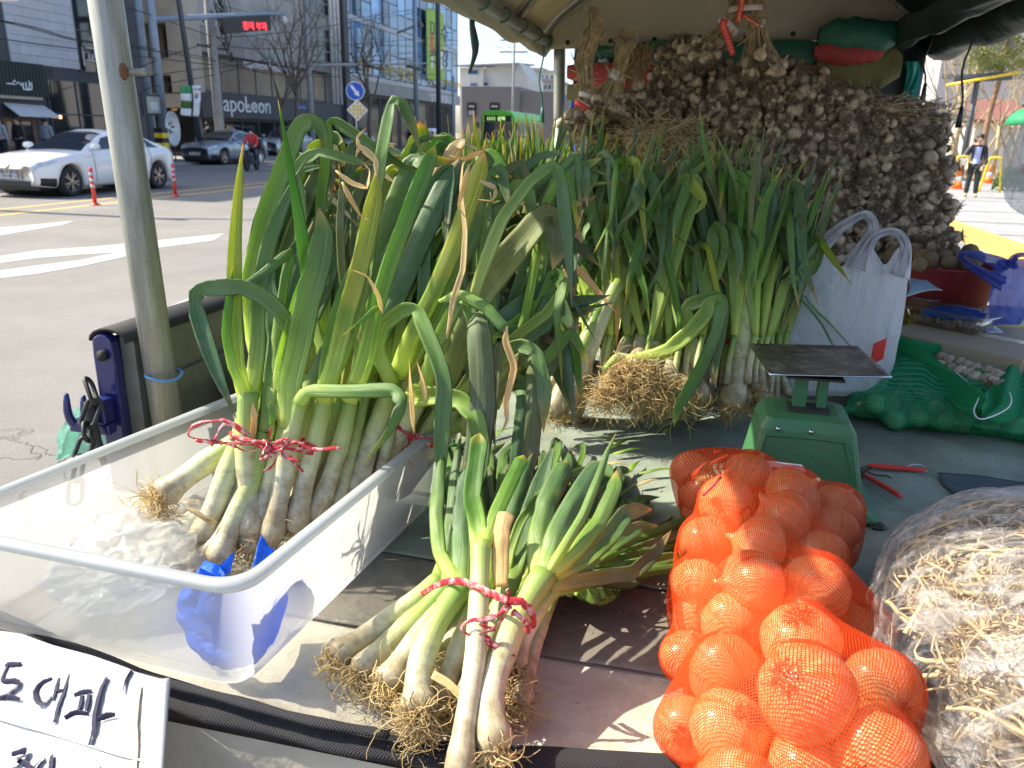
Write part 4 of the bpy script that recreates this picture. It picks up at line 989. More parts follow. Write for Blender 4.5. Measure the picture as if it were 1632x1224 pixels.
def car(name, label, P, head, S, paint, group=None, detail=2, cat='car'):
 L, W = S['L'], S['W']; belt, roof = S['belt'], S['roof']; xw = S['wheels']; rw = S.get('rw', .335); arch = rw + .055
 f = Vector(head).normalized(); left = EZ.cross(f); P = Vector(P)
 def X(x, y, z): return P + f * x + left * y + EZ * z
 t_ = thing(name, label, cat, P, group)
 def wid(x):
  e = max(0, abs(x) - (L / 2 - .62)) / .62; return W / 2 * (1 - .30 * e ** 2.4)
 def zb(x):
  z = .20 + max(0, abs(x) - L / 2 + .5) * .16
  for a in xw:
   if abs(x - a) < arch: z = max(z, rw + math.sqrt(arch ** 2 - (x - a) ** 2))
  return z
 def sec(x):
  w_ = wid(x); b = zb(x); zt = lerpt(belt, x); m_ = min(.48, zt - .12)
  mid = max(b + .02, m_); hi = max(mid + .02, zt - .16)
  return [(w_ * .90, b), (w_ * .985, min(b + .07, mid)), (w_, mid), (w_ * .985, hi), (w_ * .95, zt - .045), (w_ * .86, zt), (w_ * .45, zt + .025), (0, zt + .035)]
 def bp(x, s, sd=1):
  q = sec(x); i = min(int(s), 6); t = s - i; return q[i][0] + (q[i + 1][0] - q[i][0]) * t, q[i][1] + (q[i + 1][1] - q[i][1]) * t
 xs = sorted(set([L / 2 - i * L / 70 for i in range(71)] + [a + s * arch * .999 for a in xw for s in (-1, 1)]), reverse=True)
 mb = MB(); vs = []; fs = []
 for x in xs:
  q = sec(x); ring = [(y, z) for y, z in q] + [(-y, z) for y, z in q[:-1][::-1]]
  vs += [X(x, y, z) for y, z in ring]
 n = 15
 for i in range(len(xs) - 1):
  for j in range(n - 1): fs.append((i * n + j, i * n + j + 1, (i + 1) * n + j + 1, (i + 1) * n + j))
  fs.append((i * n + n - 1, i * n, (i + 1) * n, (i + 1) * n + n - 1))
 fs += [tuple(range(n)), tuple(range((len(xs) - 1) * n, len(xs) * n))[::-1]]
 mb.add(vs, fs); body = mb.build('body', MAT[paint], t_, True)
 # greenhouse
 g0, g1 = roof[0][0], roof[-1][0]
 def gsec(x, s):                                        # s 0 belt .. 1 roof edge .. 2 centre
  zt = lerpt(belt, x) - .01; zr = max(lerpt(roof, x), zt + .003); w0 = wid(x) * .86; k = min(1, (zr - zt) / .42); w1 = w0 - (W / 2 * .22) * k
  if s <= 1: return w0 + (w1 - w0) * s + .03 * math.sin(s * math.pi) * k, zt + (zr - zt - .05 * k) * s
  t = s - 1; return w1 * (1 - t), zr - .05 * k + .07 * k * math.sin(min(1, t * 1.6) * math.pi / 2)
 mb = MB(); gx = [g0 + (g1 - g0) * i / 44 for i in range(45)]; ss = [0, .3, .6, .85, 1, 1.1, 1.25, 1.5, 2]
 ring = [(1, s) for s in ss] + [(-1, s) for s in ss[:-1][::-1]]
 vs = [X(x, sd * gsec(x, s)[0], gsec(x, s)[1]) for x in gx for sd, s in ring]; n = len(ring)
 fs = [(i * n + j, i * n + j + 1, (i + 1) * n + j + 1, (i + 1) * n + j) for i in range(44) for j in range(n - 1)]
 mb.add(vs, fs); mb.build('cabin', MAT[paint], t_, True)
 def patch(fn, x0, x1, s0, s1, name_, mat, off=.006, nu=10, nv=4, sides=(1, -1), parent=None, skew=0, skew1=0):
  out = None
  for sd in sides:
   mb = MB()
   def g(a, b):
    s = s0 + (s1 - s0) * b; xa = x0 + skew * b; xb = x1 + skew1 * b; x = xa + (xb - xa) * a; y, z = fn(x, s); return X(x, sd * (y + off), z + (off * .6 if s > .9 else 0))
   mb.grid(g, nu, nv); out = mb.build(name_, mat, parent or t_, True)
  return out
 for (x0, x1, k0, k1) in S['win']: patch(gsec, x0, x1, .10, .86, 'side_window', MAT['carglass'], skew=k0, skew1=k1)
 # windscreens: across the centre
 def across(x0, x1, name_, wfrac=.97):
  mb = MB()
  def g(a, b):
   x = x0 + (x1 - x0) * b; u = (a * 2 - 1); s_ = 2 - abs(u) * .98; y, z = gsec(x, s_)
   return X(x + (.008 if x0 > 0 else -.008), (1 if u > 0 else -1) * y * wfrac, z + .010)
  mb.grid(g, 16, 8); mb.build(name_, MAT['carglass'], t_, True)
 across(S['ws'][0], S['ws'][1], 'windscreen'); across(S['rs'][0], S['rs'][1], 'rear_window')
 # wheels
 for a in xw:
  for sd in (1, -1):
   c = X(a, sd * (W / 2 - .13), rw); M = frame(c, left * sd)
   wl = MB().lathe([(rw * .66, -.10), (rw * .96, -.10), (rw, -.06), (rw, .06), (rw * .97, .095), (rw * .70, .10), (rw * .66, .07)], 30, M).build('wheel', MAT['rubber'], t_, True)
   MB().lathe([(rw * .67, .0), (rw * .70, .085), (rw * .72, .10), (rw * .66, .098), (rw * .64, .04), (.01, .02)], 30, M).build('rim', MAT['darksteel'] if detail > 1 else MAT['alloy'], wl, True)
   if detail > 1 and sd * left.dot(CP - c) > 0 or detail == 1:
    sp = MB()
    for k in range(5):
     for dk in (-.20, .20):
      an = k * 1.2566 + .3; d1 = Vector((math.cos(an + dk), math.sin(an + dk), 0)); d0 = Vector((math.cos(an + dk * .2), math.sin(an + dk * .2), 0)); s_ = Vector((-d1.y, d1.x, 0)) * rw * .045
      q = [d0 * rw * .10 - s_, d1 * rw * .66 - s_, d1 * rw * .66 + s_, d0 * rw * .10 + s_]
      sp.slab([M @ (p + Vector((0, 0, .075))) for p in q], left * sd, .018)
    sp.lathe([(rw * .17, .06), (rw * .17, .10), (.01, .105)], 14, M); sp.build('spokes', MAT['alloy'], wl)
 dk = MAT['black']
 mb = MB()
 for a in xw:
  mb.tube([X(a, W / 2 - .30, rw), X(a, -W / 2 + .30, rw)], arch - .015, 18)
 mb.box(-L / 2 + .15, L / 2 - .15, -W / 2 + .30, W / 2 - .30, .17, .5, X); mb.build('underbody', dk, t_)
 hx = L / 2
 patch(bp, hx - .52, hx - .04, S.get('hl', (3.4, 4.6))[0], S.get('hl', (3.4, 4.6))[1], 'headlight', MAT['headl'], skew=.22, skew1=0)
 patch(bp, -hx + .04, -hx + .42, 3.3, 4.6, 'tail_light', MAT['taill'])
 # front: grille, intakes, plate
 zt = lerpt(belt, hx); wf = wid(hx)
 def fbox(y0, y1, z0, z1, nm, mt, d=.02, parent=None):
  return MB().box(hx - .03, hx + d, y0, y1, z0, z1, X).build(nm, mt, parent or t_)
 if S.get('kidney'):
  for s in (-1, 1):
   gr = fbox(s * .20 - .165, s * .20 + .165, zt - .27, zt - .055, 'grille', MAT['chrome'], .02)
   for k in range(7):
    y = s * .20 - .13 + k * .043; fbox(y - .006, y + .006, zt - .255, zt - .07, 'grille_bar', MAT['black'] if k != 3 else MAT['blue'], .03, gr)
 else:
  gr = fbox(-.38, .38, zt - .28, zt - .06, 'grille', dk, .015)
  for k in range(4): fbox(-.36, .36, zt - .25 + k * .05, zt - .235 + k * .05, 'grille_bar', MAT['chrome'], .025, gr)
 fbox(-wf * .85, wf * .85, .26, .38, 'lower_intake', dk, .012)
 pl = fbox(-.26, .26, .42, .53, 'number_plate', MAT['white'], .025)
 c = bpy.data.curves.new('plate_number', 'FONT'); c.body = S.get('plate', '28가 4107'); c.size = .10; c.extrude = .002; c.align_x = 'CENTER'
 o = bpy.data.objects.new('plate_number', c); col.objects.link(o); M = Matrix((left, EZ, f)).transposed().to_4x4(); M.translation = X(hx + .03, 0, .44); o.matrix_world = M; finish_text(o, 'plate_number', MAT['black'], pl)
 patch(bp, hx - .40, hx - .10, .25, 1.7, 'side_intake', dk)
 for sd in (1, -1):
  c = X(S['ws'][0] - .25, sd * (W / 2 - .02), lerpt(belt, S['ws'][0] - .4) + .09)
  mb = MB(); mb.lathe([(.01, -.13), (.07, -.10), (.085, 0), (.075, .09), (.01, .12)], 10, frame(c + left * sd * .03, left * sd, EZ)); mb.build('door_mirror', MAT[paint], t_, True)
 for x in S.get('doors', []):
  for sd in (1, -1):
   mb = MB(); mb.tube([X(x, sd * (bp(x, s)[0] + .001), bp(x, s)[1]) for s in (1.1, 2, 3, 4, 4.8)], .007, 4, False); mb.build('door_gap', dk, t_)
  for sd in (1, -1):
   y, z = bp(x + .16, 3.3); mb = MB(); mb.tube([X(x + .08, sd * (y + .015), z), X(x + .26, sd * (y + .015), z)], .014, 6); mb.build('door_handle', MAT[paint], t_, True)
 return t_
SEDAN = dict(L=4.95, W=1.86, belt=[(2.475, .69), (2.33, .80), (1.9, .91), (1.1, 1.0), (.7, 1.01), (-.9, 1.03), (-1.7, 1.06), (-2.1, 1.05), (-2.475, .93)],
             roof=[(1.12, .98), (.7, 1.18), (.2, 1.40), (-.2, 1.475), (-.7, 1.46), (-1.2, 1.37), (-1.7, 1.18), (-2.05, 1.055)], wheels=(1.62, -1.48),
             win=[(.80, -.28, -.55, 0), (-.34, -1.18, 0, .0), (-1.24, -1.68, 0, .32)], ws=(1.05, .12), rs=(-1.95, -1.12), doors=[.85, -.31, -1.2], kidney=True, plate='2910')
SUV = dict(L=4.6, W=1.88, belt=[(2.3, .80), (2.1, .98), (1.2, 1.08), (.8, 1.1), (-2.0, 1.14), (-2.3, 1.0)], roof=[(1.2, 1.07), (.7, 1.42), (.3, 1.66), (-.5, 1.72), (-1.8, 1.66), (-2.1, 1.45), (-2.25, 1.15)], rw=.36,
           wheels=(1.45, -1.4), win=[(.65, -.25, -.3, 0), (-.32, -1.2, 0, 0), (-1.27, -1.9, 0, .1)], ws=(1.12, .35), rs=(-2.22, -1.95), doors=[.8, -.28, -1.2])
HATCH = dict(L=4.3, W=1.78, belt=[(2.15, .7), (1.9, .85), (1.1, .98), (-1.9, 1.0), (-2.15, .9)], roof=[(1.15, .97), (.5, 1.32), (0, 1.46), (-1.0, 1.46), (-1.7, 1.3), (-2.05, 1.0)],
             wheels=(1.35, -1.3), win=[(.55, -.25, -.35, 0), (-.32, -1.1, 0, 0), (-1.16, -1.6, 0, .15)], ws=(1.05, .3), rs=(-1.98, -1.6), doors=[.7, -.28])
back = -EV
car('sedan', 'white saloon car behind the red lane posts, facing left', T(-15.08, 17.55, 0), back, SEDAN, 'carwhite')
S2 = dict(SEDAN); S2['kidney'] = False; S2['plate'] = '31나 5528'
q = PZ(360, 263, 0); car('sedan', 'silver blue saloon car behind the motorcycle rider', q + EU * -.95 + EV * 1.65, -EV, S2, 'carsilver', detail=1)
q = PZ(455, 252, 0); car('suv', 'dark green grey off road car with tinted windows behind the leek tips', q + EV * 2.0 - EU * 1, -EV, SUV, 'carpale', detail=1)
q = PZ(575, 246, 0); car('hatchback', 'pale silver car right of the dark off roader, half hidden by leeks', q + EV * 1.0 - EU * .9, -EV, HATCH, 'carpale', detail=1)
q = PZ(690, 238, 0); car('van', 'white van beyond the leek tips below the green banners', q + EV * 1.0 - EU * .9, -EV, dict(SUV, belt=[(2.3, .9), (2.1, 1.1), (-2.3, 1.15)], roof=[(2.0, 1.1), (1.4, 1.9), (-2.1, 1.95), (-2.28, 1.2)], ws=(1.95, 1.45), win=[(1.3, .3, -.3, 0)], rs=(-2.27, -2.12), doors=[.3]), 'carwhite', detail=1)
q = PZ(515, 243, 0); car('hatchback', 'dark grey car farther up the street between two pale cars', q + EV * 6.0 - EU * 3.2, -EV, HATCH, 'cardark', detail=1)
# green bus
bv = 58.0; bP = PV(792, 262, bv); bP.z = 0
bus = thing('city_bus', 'lime green city bus coming up the road', 'bus', bP)
bl = bP - EU * 1.25; u0_ = bl.dot(EU); u1_ = u0_ + 2.5
mb = MB(); prof = [(0, .35), (0, 2.7), (.25, 3.05), (.6, 3.15), (1.9, 3.15), (2.25, 3.05), (2.5, 2.7), (2.5, .35)]
mb.slab([T(u0_ + a, bv, z) for a, z in prof], EV, 10.5); mb.build('body', MAT['lime'], bus, False, bevel=.06)
MB().box(u0_ + .10, u1_ - .10, bv - .05, bv - .005, 1.15, 2.35).build('windscreen', MAT['carglass'], bus)
ds = MB().box(u0_ + .2, u1_ - .2, bv - .05, bv - .005, 2.40, 2.8).build('destination_display', MAT['black'], bus)
c = bpy.data.curves.new('display_text', 'FONT'); c.body = '1111 성북'; c.size = .34; c.extrude = .005
o = bpy.data.objects.new('display_text', c); col.objects.link(o); M = Matrix((EU, EZ, -EV)).transposed().to_4x4(); M.translation = T(u0_ + .45, bv - .06, 2.47); o.matrix_world = M; finish_text(o, 'display_text', MAT['ledg'], ds)
MB().box(u0_ + .05, u1_ - .05, bv - .06, bv - .005, .35, .6).build('bumper', MAT['black'], bus)
for s in (.3, 2.2): MB().lathe([(.16, 0), (.14, .04), (.01, .06)], 12, frame(T(u0_ + s, bv, .85), -EV)).build('headlight', MAT['headl'], bus, True)
for s in (.15, 2.35):
 for v in (bv + 2, bv + 8): mb = MB(); mb.tube([T(u0_ + s - .12, v, .48), T(u0_ + s + .12, v, .48)], .48, 20); mb.build('wheel', MAT['rubber'], bus, True)
for s in (-.18, 2.68): MB().box(u0_ + s - .1, u0_ + s + .1, bv - .25, bv - .15, 1.9, 2.3).build('mirror', MAT['black'], bus)
for s in (0, 2.5):
 for k in range(5): MB().box(u0_ + s - .015, u0_ + s + .015, bv + .6 + k * 1.9, bv + 2.3 + k * 1.9, 1.3, 2.4).build('side_window', MAT['carglass'], bus)

# ---------------------------------------------------------------- people
MAT['skin'] = simple('skin', (.58, .36, .26), .55, var=.06)
MAT['hair'] = simple('black_hair', (.015, .012, .010), .5)
def skinobj(name, J, E, mat, parent, X, sub=2):
 me = bpy.data.meshes.new(name); me.from_pydata([X(*j[:3]) for j in J], E, []); me.materials.append(mat)
 o = bpy.data.objects.new(name, me); col.objects.link(o); par(o, parent)
 md = o.modifiers.new('skin', 'SKIN'); md.use_smooth_shade = True
 for i, j in enumerate(J):
  sv = me.skin_vertices[0].data[i]; r = j[3]; sv.radius = (r, j[4] if len(j) > 4 else r); sv.use_root = (i == 0)
 s = o.modifiers.new('sub', 'SUBSURF'); s.levels = 1; s.render_levels = sub; return o
def person(label, P, face, h=1.68, top='black', inner=None, legs='black', shoes='tan', pose='stand', hairm='hair', group=None):
 f = Vector(face); f.z = 0; f.normalize(); l = EZ.cross(f); k = h / 1.7; P = Vector(P)
 X = lambda a, b, c: P + (f * a + l * b + EZ * c) * k            # forward, left, up
 t_ = thing('person', label, 'person', P, group)
 A = {'stand': [(.0, .20, 1.18), (.02, .24, .95), (.06, .22, .80)], }
 if pose == 'phone': Rr = [(.0, -.24, 1.16), (.20, -.20, 1.30), (.12, -.10, 1.50)]; Ll = [(0, .21, 1.16), (.10, .26, .98), (.16, .20, .85)]
 elif pose == 'ride': Rr = [(.12, -.24, 1.15), (.35, -.26, 1.02), (.50, -.26, 1.0)]; Ll = [(.12, .24, 1.15), (.35, .26, 1.02), (.50, .26, 1.0)]
 else: Rr = [(0, -.23, 1.15), (.03, -.25, .95), (.08, -.23, .80)]; Ll = [(0, .23, 1.15), (.03, .25, .95), (.08, .23, .80)]
 if pose == 'ride': LEG = [[(.02, s * .10, .86), (.38, s * .17, .78), (.26, s * .16, .40), (.34, s * .16, .36)] for s in (-1, 1)]
 else: LEG = [[(0, -.09, .86), (.03, -.10, .48), (-.02, -.11, .09), (.10, -.12, .04)], [(0, .09, .86), (.0, .11, .48), (-.03, .13, .09), (.09, .15, .04)]]
 J = [(0, 0, .95, .13, .11), (0, 0, 1.12, .12, .09), (0, 0, 1.36, .15, .10), (0, 0, 1.46, .055), (.01, 0, 1.53, .07), (.015, 0, 1.60, .082, .095), (.01, 0, 1.66, .06)]
 E = [(0, 1), (1, 2), (2, 3), (3, 4), (4, 5), (5, 6)]
 def chain(pts, r, root):
  b = len(J)
  for i, p in enumerate(pts): J.append((*p, r[i]))
  E.append((root, b)); E.extend((b + i, b + i + 1) for i in range(len(pts) - 1))
 sh = [(0, -.17, 1.38), (0, .17, 1.38)]
 chain([sh[0]] + Rr, [.055, .042, .034, .028], 2); chain([sh[1]] + Ll, [.055, .042, .034, .028], 2)
 for L_ in LEG: chain(L_, [.085, .058, .038, .03], 0)
 skinobj('body', J, E, MAT['skin'], t_, X)
 # clothes follow the body
 Jt = [(0, 0, .88, .155, .13), (0, 0, 1.12, .15, .12), (0, 0, 1.36, .175, .115), (0, 0, 1.44, .08)]; Et = [(0, 1), (1, 2), (2, 3)]
 for s_, ar in ((sh[0], Rr), (sh[1], Ll)):
  b = len(Jt); Jt.append((*s_, .072)); Jt.append((*ar[0], .060)); Jt.append((*ar[1], .050)); q = Vector(ar[1]).lerp(Vector(ar[2]), .75); Jt.append((*q, .042)); Et += [(2, b), (b, b + 1), (b + 1, b + 2), (b + 2, b + 3)]
 skinobj('jacket', Jt, Et, MAT[top] if isinstance(top, str) else top, t_, X)
 Jl = [(0, 0, .95, .145, .125)]; El = []
 for L_ in LEG:
  b = len(Jl); Jl += [(*L_[0], .10), (*L_[1], .078), (*L_[2], .065)]; El += [(0, b), (b, b + 1), (b + 1, b + 2)]
 skinobj('trousers', Jl, El, MAT[legs] if isinstance(legs, str) else legs, t_, X)
 for L_ in LEG: skinobj('shoe', [(L_[2][0] - .04, L_[2][1], L_[3][2] + .005, .045), (L_[3][0] + .04, L_[3][1], L_[3][2], .04)], [(0, 1)], MAT[shoes] if isinstance(shoes, str) else shoes, t_, X)
 for ar in (Rr, Ll):                                      # hands with fingers
  hp = Vector(ar[2]); d = (hp - Vector(ar[1])).normalized(); Jh = [(*hp, .03), (*(hp + d * .06), .032)]; Eh = [(0, 1)]
  sdv = d.cross(Vector((1, 0, .2))).normalized()
  for q in range(4):
   a = hp + d * .08 + sdv * (q - 1.5) * .02; b = len(Jh); Jh += [(*a, .009), (*(a + d * .05 + Vector((.02, 0, 0))), .008)]; Eh += [(1, b), (b, b + 1)]
  b = len(Jh); a = hp + d * .03 + sdv * .045; Jh += [(*a, .01), (*(a + d * .035), .009)]; Eh += [(0, b), (b, b + 1)]
  skinobj('hand', Jh, Eh, MAT['skin'], t_, X, 1)
 if inner:
  mb = MB(); mb.grid(lambda a, b: X(.118 + .035 * math.sin(a * math.pi), (a - .5) * .17, .92 + b * .46), 8, 8); mb.build('shirt', inner, t_, True)
 hm_ = MB(); hm_.lathe([(.035, .02), (.085, .0), (.104, -.06), (.10, -.13), (.06, -.15)], 16, Matrix.Translation(X(-.018, 0, 1.71)) @ Matrix.Scale(k, 4), None); hm_.build('hair', MAT[hairm], t_, True)
 fc = t_
 for s in (-1, 1):
  MB().lathe([(.002, -.004), (.009, 0), (.002, .004)], 8, frame(X(.104, s * .033, 1.605), f)).build('eye', MAT['black'], fc, True)
  MB().lathe([(.004, -.01), (.016, 0), (.004, .01)], 8, frame(X(.01, s * .092, 1.60), l)).build('ear', MAT['skin'], fc, True)
 MB().lathe([(.012, -.012), (.009, .004), (.002, .014)], 8, frame(X(.108, 0, 1.575), f)).build('nose', MAT['skin'], fc, True)
 return t_, X
MAT['navy'] = simple('navy_cloth', (.018, .022, .035), .85); MAT['bluecloth'] = simple('pale_blue_shirt', (.42, .46, .72), .8); MAT['tan'] = simple('tan_leather', (.45, .28, .10), .6)
MAT['jeans'] = simple('dark_green_denim', (.022, .03, .03), .85); MAT['redcloth'] = simple('red_jacket_cloth', (.66, .03, .03), .6); MAT['greycloth'] = simple('grey_cloth', (.30, .31, .34), .85)
Pp = PV(1547, 303, 25.6); Pp.z = .12
pw, X = person('person in a black cardigan and pale blue top holding a phone on the plaza', Pp, CP - Pp, 1.70, 'navy', MAT['bluecloth'], 'jeans', 'tan', 'phone')
ph = thing('handbag', 'cream shoulder bag hanging at the standing woman\'s side', 'bag', X(.1, -.30, .95))
MB().box(-.04, .16, -.40, -.22, .86, 1.06, X).build('bag_body', MAT['cream'], ph, bevel=.02); mb = MB(); mb.tube(catmull([X(.05, -.38, 1.05), X(.05, -.24, 1.36), X(-.02, -.12, 1.43), X(-.06, -.28, 1.05)], 12), .012, 5); mb.build('strap', MAT['cream'], ph, True)
mo = MB().box(.13, .145, -.13, -.08, 1.47, 1.60, X).build('mobile_phone', MAT['black']); tag(mo, 'dark phone held to the standing woman\'s ear', 'phone')
for x, u, lab, tp, sh_ in ((33, -24.6, 'person in a long black coat walking past the restaurant', 'black', 'navy'), (78, -24.9, 'person in a pale grey jacket near the white saloon bonnet', 'greycloth', 'navy'), (4, -24.5, 'person in grey at the left edge by the timber doors', 'greycloth', 'navy'),
  (366, -24.5, 'person in a brown jacket at the bakery entrance', 'tan', 'navy'), (371.5, -24.6, 'person in pale blue at the bakery entrance', 'bluecloth', 'navy'), (334, -25, 'person in navy beside the bakery window left of the pole', 'navy', 'navy'),
  (655, -24, 'person in black on the pavement below the blue glass building', 'black', 'navy'), (720, -24, 'person in grey on the pavement below the brick building', 'greycloth', 'navy')):
 P = PU(x, 235, u); P.z = .12; person(lab, P, EV if rnd.random() < .5 else -EV, 1.68, tp, None, 'navy', 'black', 'stand')
# motorcycle and rider
mp = PZ(402, 272, 0); hd = (-EV + EU * .25).normalized(); lf = EZ.cross(hd); MX = lambda a, b, c: mp + hd * a + lf * b + EZ * c
mc = thing('motorcycle', 'black delivery motorcycle ridden past the silver saloon', 'motorcycle', mp)
for a in (.62, -.62):
 wl = MB().lathe([(.22, -.04), (.29, -.045), (.31, 0), (.29, .045), (.22, .04)], 24, frame(MX(a, 0, .31), lf)).build('wheel', MAT['rubber'], mc, True)
 MB().lathe([(.22, -.02), (.05, -.03), (.05, .03), (.22, .02)], 16, frame(MX(a, 0, .31), lf)).build('rim', MAT['alloy'], wl, True)
mb = MB()
mb.tube([MX(.62, .05, .31), MX(.45, .05, 1.0)], .025, 6); mb.tube([MX(.62, -.05, .31), MX(.45, -.05, 1.0)], .025, 6); mb.tube([MX(.42, 0, .85), MX(.1, 0, .45), MX(-.62, 0, .31)], .05, 8); mb.build('frame', MAT['darksteel'], mc, True)
mb = MB(); mb.tube(catmull([MX(.38, 0, .80), MX(.15, 0, .86), MX(-.1, 0, .76), MX(-.5, 0, .80), MX(-.75, 0, .84)], 14), [.06, .10, .13, .14, .13, .11, .10, .11, .12, .12, .11, .09, .07, .05, .03], 10, flat=.7); mb.build('tank_and_seat', MAT['black'], mc, True)
mb = MB(); mb.box(-.1, .22, -.14, .14, .25, .6, MX); mb.build('engine', MAT['darksteel'], mc, bevel=.04)
mb = MB(); mb.tube([MX(.42, -.34, 1.02), MX(.46, -.15, 1.0), MX(.46, .15, 1.0), MX(.42, .34, 1.02)], .018, 6); mb.build('handlebar', MAT['darksteel'], mc, True)
mb = MB(); mb.lathe([(.01, -.05), (.09, -.04), (.11, .04), (.01, .07)], 14, frame(MX(.56, 0, .88), hd)); mb.build('headlight', MAT['headl'], mc, True)
mb = MB(); mb.tube(catmull([MX(.42, .1, .9), MX(.5, .12, 1.2), MX(.44, 0, 1.33), MX(.5, -.12, 1.2), MX(.42, -.1, .9)], 12), .012, 5); mb.build('windshield_frame', MAT['darksteel'], mc)
bx_ = MB(); bx_.box(-1.0, -.62, -.22, .22, .82, 1.2, MX); o = bx_.build('delivery_box', MAT['black'], mc, bevel=.03)
mb = MB(); mb.lathe([(.01, -.02), (.17, 0), (.18, .03), (.01, .06)], 18, frame(MX(-.3, .26, .45), lf)); mb.build('side_disc', MAT['white'], mc, True)
rp, X = person('person in a bright red jacket and dark helmet riding the motorcycle', MX(-.25, 0, -.04), hd, 1.66, 'redcloth', None, 'navy', 'black', 'ride')
mb = MB(); mb.lathe([(.02, .14), (.09, .12), (.135, .04), (.14, -.04), (.12, -.10), (.10, -.12)], 18, Matrix.Translation(X(0, 0, 1.63))); o = mb.build('helmet', MAT['navy'], rp, True)
mb = MB(); mb.grid(lambda a, b: X(.10 + .03 * math.sin(a * math.pi), (a - .5) * .13, 1.50 + b * .09), 8, 4); mb.build('face_mask', MAT['white'], rp, True)
# ---------------------------------------------------------------- stall materials
def tie_mat():
 m, nt, out = newmat('red_tie_string'); N = NT(nt); co = N.coord()
 c = N.ramp(N.noise(co, 90, 3), [(.48, (.55, .03, .045)), (.62, (.70, .44, .40))], 'LINEAR')
 sh = N.pbr(c, .35, 0, .5, N.bump(N.noise(co, 300, 2), .4, .001)); N.l(N.smix(.2, sh, N.transl(c)), out.inputs[0]); return m
MAT['tie'] = tie_mat()
def galv():
 m, nt, out = newmat('weathered_steel_tube'); N = NT(nt); co = N.coord('Object', (1, 1, .12)); c2 = N.coord()
 c = N.ramp(N.noise(co, 60, 5, .7), [(.3, (.20, .21, .18)), (.7, (.38, .38, .34))])
 c = N.mix(N.math('MULTIPLY', N.f(N.noise(co, 9, 4, .6), .5, .7), .5), c, (.20, .22, .13))
 c = N.mix(N.f(N.noise(c2, 130, 3, .7), .66, .72), c, (.12, .10, .07))
 N.l(N.pbr(c, N.gray(.30, .60, N.noise(co, 40, 3)), .35, .5, N.bump(N.noise(c2, 300, 3), .15, .001)), out.inputs[0]); return m
MAT['galv'] = galv()
MAT['bluepaint'] = simple('navy_truck_paint', (.012, .018, .12), .22, var=.1, coat=.6)
MAT['gateinner'] = simple('grey_green_gate_metal', (.15, .16, .14), .5, var=.3, vscale=7, metal=.2, bump=.2)
MAT['rust'] = simple('rusty_metal', (.16, .07, .035), .85, var=.4, vscale=40, bump=.5)
MAT['bluetie'] = simple('blue_rubber_ring', (.10, .28, .52), .4)
def mesh_cloth(name, c1, c2, sc_=900, dirt=True):
 m, nt, out = newmat(name); N = NT(nt); co = N.coord('Object', (1, 1, 1), (0, 0, AZ)); sx = N.n('ShaderNodeSeparateXYZ'); N.l(co, sx.inputs[0])
 wx = N.math('SINE', N.math('MULTIPLY', sx.outputs[0], sc_)); wy = N.math('SINE', N.math('MULTIPLY', sx.outputs[1], sc_))
 wv = N.math('MULTIPLY', wx, wy); f = N.math('ADD', N.math('MULTIPLY', wv, .5), .5)
 c = N.mix(f, c1, c2); big = N.noise(co, 2.5, 5, .7)
 c = N.mix(1.0, c, N.ramp(big, [(.3, (.55,) * 3), (.7, (1.4,) * 3)]), 'MULTIPLY')
 if dirt: c = N.mix(N.math('MULTIPLY', N.f(N.noise(co, 18, 8, .8), .54, .70), .6), c, (.26, .20, .13))
 N.l(N.pbr(c, .8, 0, .3, N.bump(N.math('ADD', f, N.math('MULTIPLY', N.noise(co, 14, 4), 2)), .5, .004)), out.inputs[0]); return m
MAT['tarp'] = mesh_cloth('green_mesh_tarp', (.18, .22, .18), (.31, .355, .29))
MAT['webbing'] = mesh_cloth('black_mesh_cloth', (.012, .012, .014), (.04, .04, .045), 1400, False)
def filmsheet(name, c, rough=.35, dirt=(.25, .20, .15), dv=.6):
 m, nt, out = newmat(name); N = NT(nt); co = N.coord()
 cc = N.mix(1.0, c, N.gray(.78, 1.15, N.noise(co, 4, 5, .7)), 'MULTIPLY')
 cc = N.mix(N.math('MULTIPLY', N.f(N.noise(co, 9, 9, .8, .6), .48, .70), dv), cc, dirt)
 cc = N.mix(N.f(N.noise(co, 90, 3, .6), .70, .74), cc, (.12, .07, .04))
 N.l(N.pbr(cc, N.gray(rough - .1, rough + .25, N.noise(co, 12, 4)), 0, .5, N.bump(N.noise(co, 18, 5, .6, 1.5), .5, .006)), out.inputs[0]); return m
MAT['sheet'] = filmsheet('dirty_plastic_sheet', (.60, .56, .45))
MAT['sheetdark'] = filmsheet('dark_sheet_plastic', (.22, .20, .165), .22, (.07, .05, .045), .8)  # darker, smoother plastic than the beige sheet
MAT['canvas'] = simple('cream_canopy_fabric', (.50, .46, .36), .85, var=.1, vscale=5, bump=.3, bscale=8, bdist=.02, transl=.10)
MAT['canvasgrey'] = simple('grey_canopy_fabric', (.34, .33, .28), .8, var=.12, vscale=5, bump=.4, bscale=10, bdist=.02)
MAT['greentarp'] = simple('dark_green_tarpaulin', (.018, .045, .035), .5, var=.35, vscale=6, bump=.5, bscale=12, bdist=.02)
MAT['clothgreen'] = simple('green_nylon_cloth', (.02, .13, .09), .55, var=.2, vscale=6, bump=.5, bscale=12, bdist=.02)
MAT['clothred'] = simple('red_nylon_cloth', (.36, .045, .045), .6, var=.2, vscale=6, bump=.5, bscale=12, bdist=.02)
MAT['clothkhaki'] = simple('khaki_cloth', (.17, .16, .06), .7, var=.2, vscale=6, bump=.5, bscale=12, bdist=.02)
MAT['greenstring'] = simple('green_string', (.02, .16, .11), .5)
MAT['cardboard'] = simple('brown_cardboard', (.36, .29, .20), .8, var=.06, vscale=4)
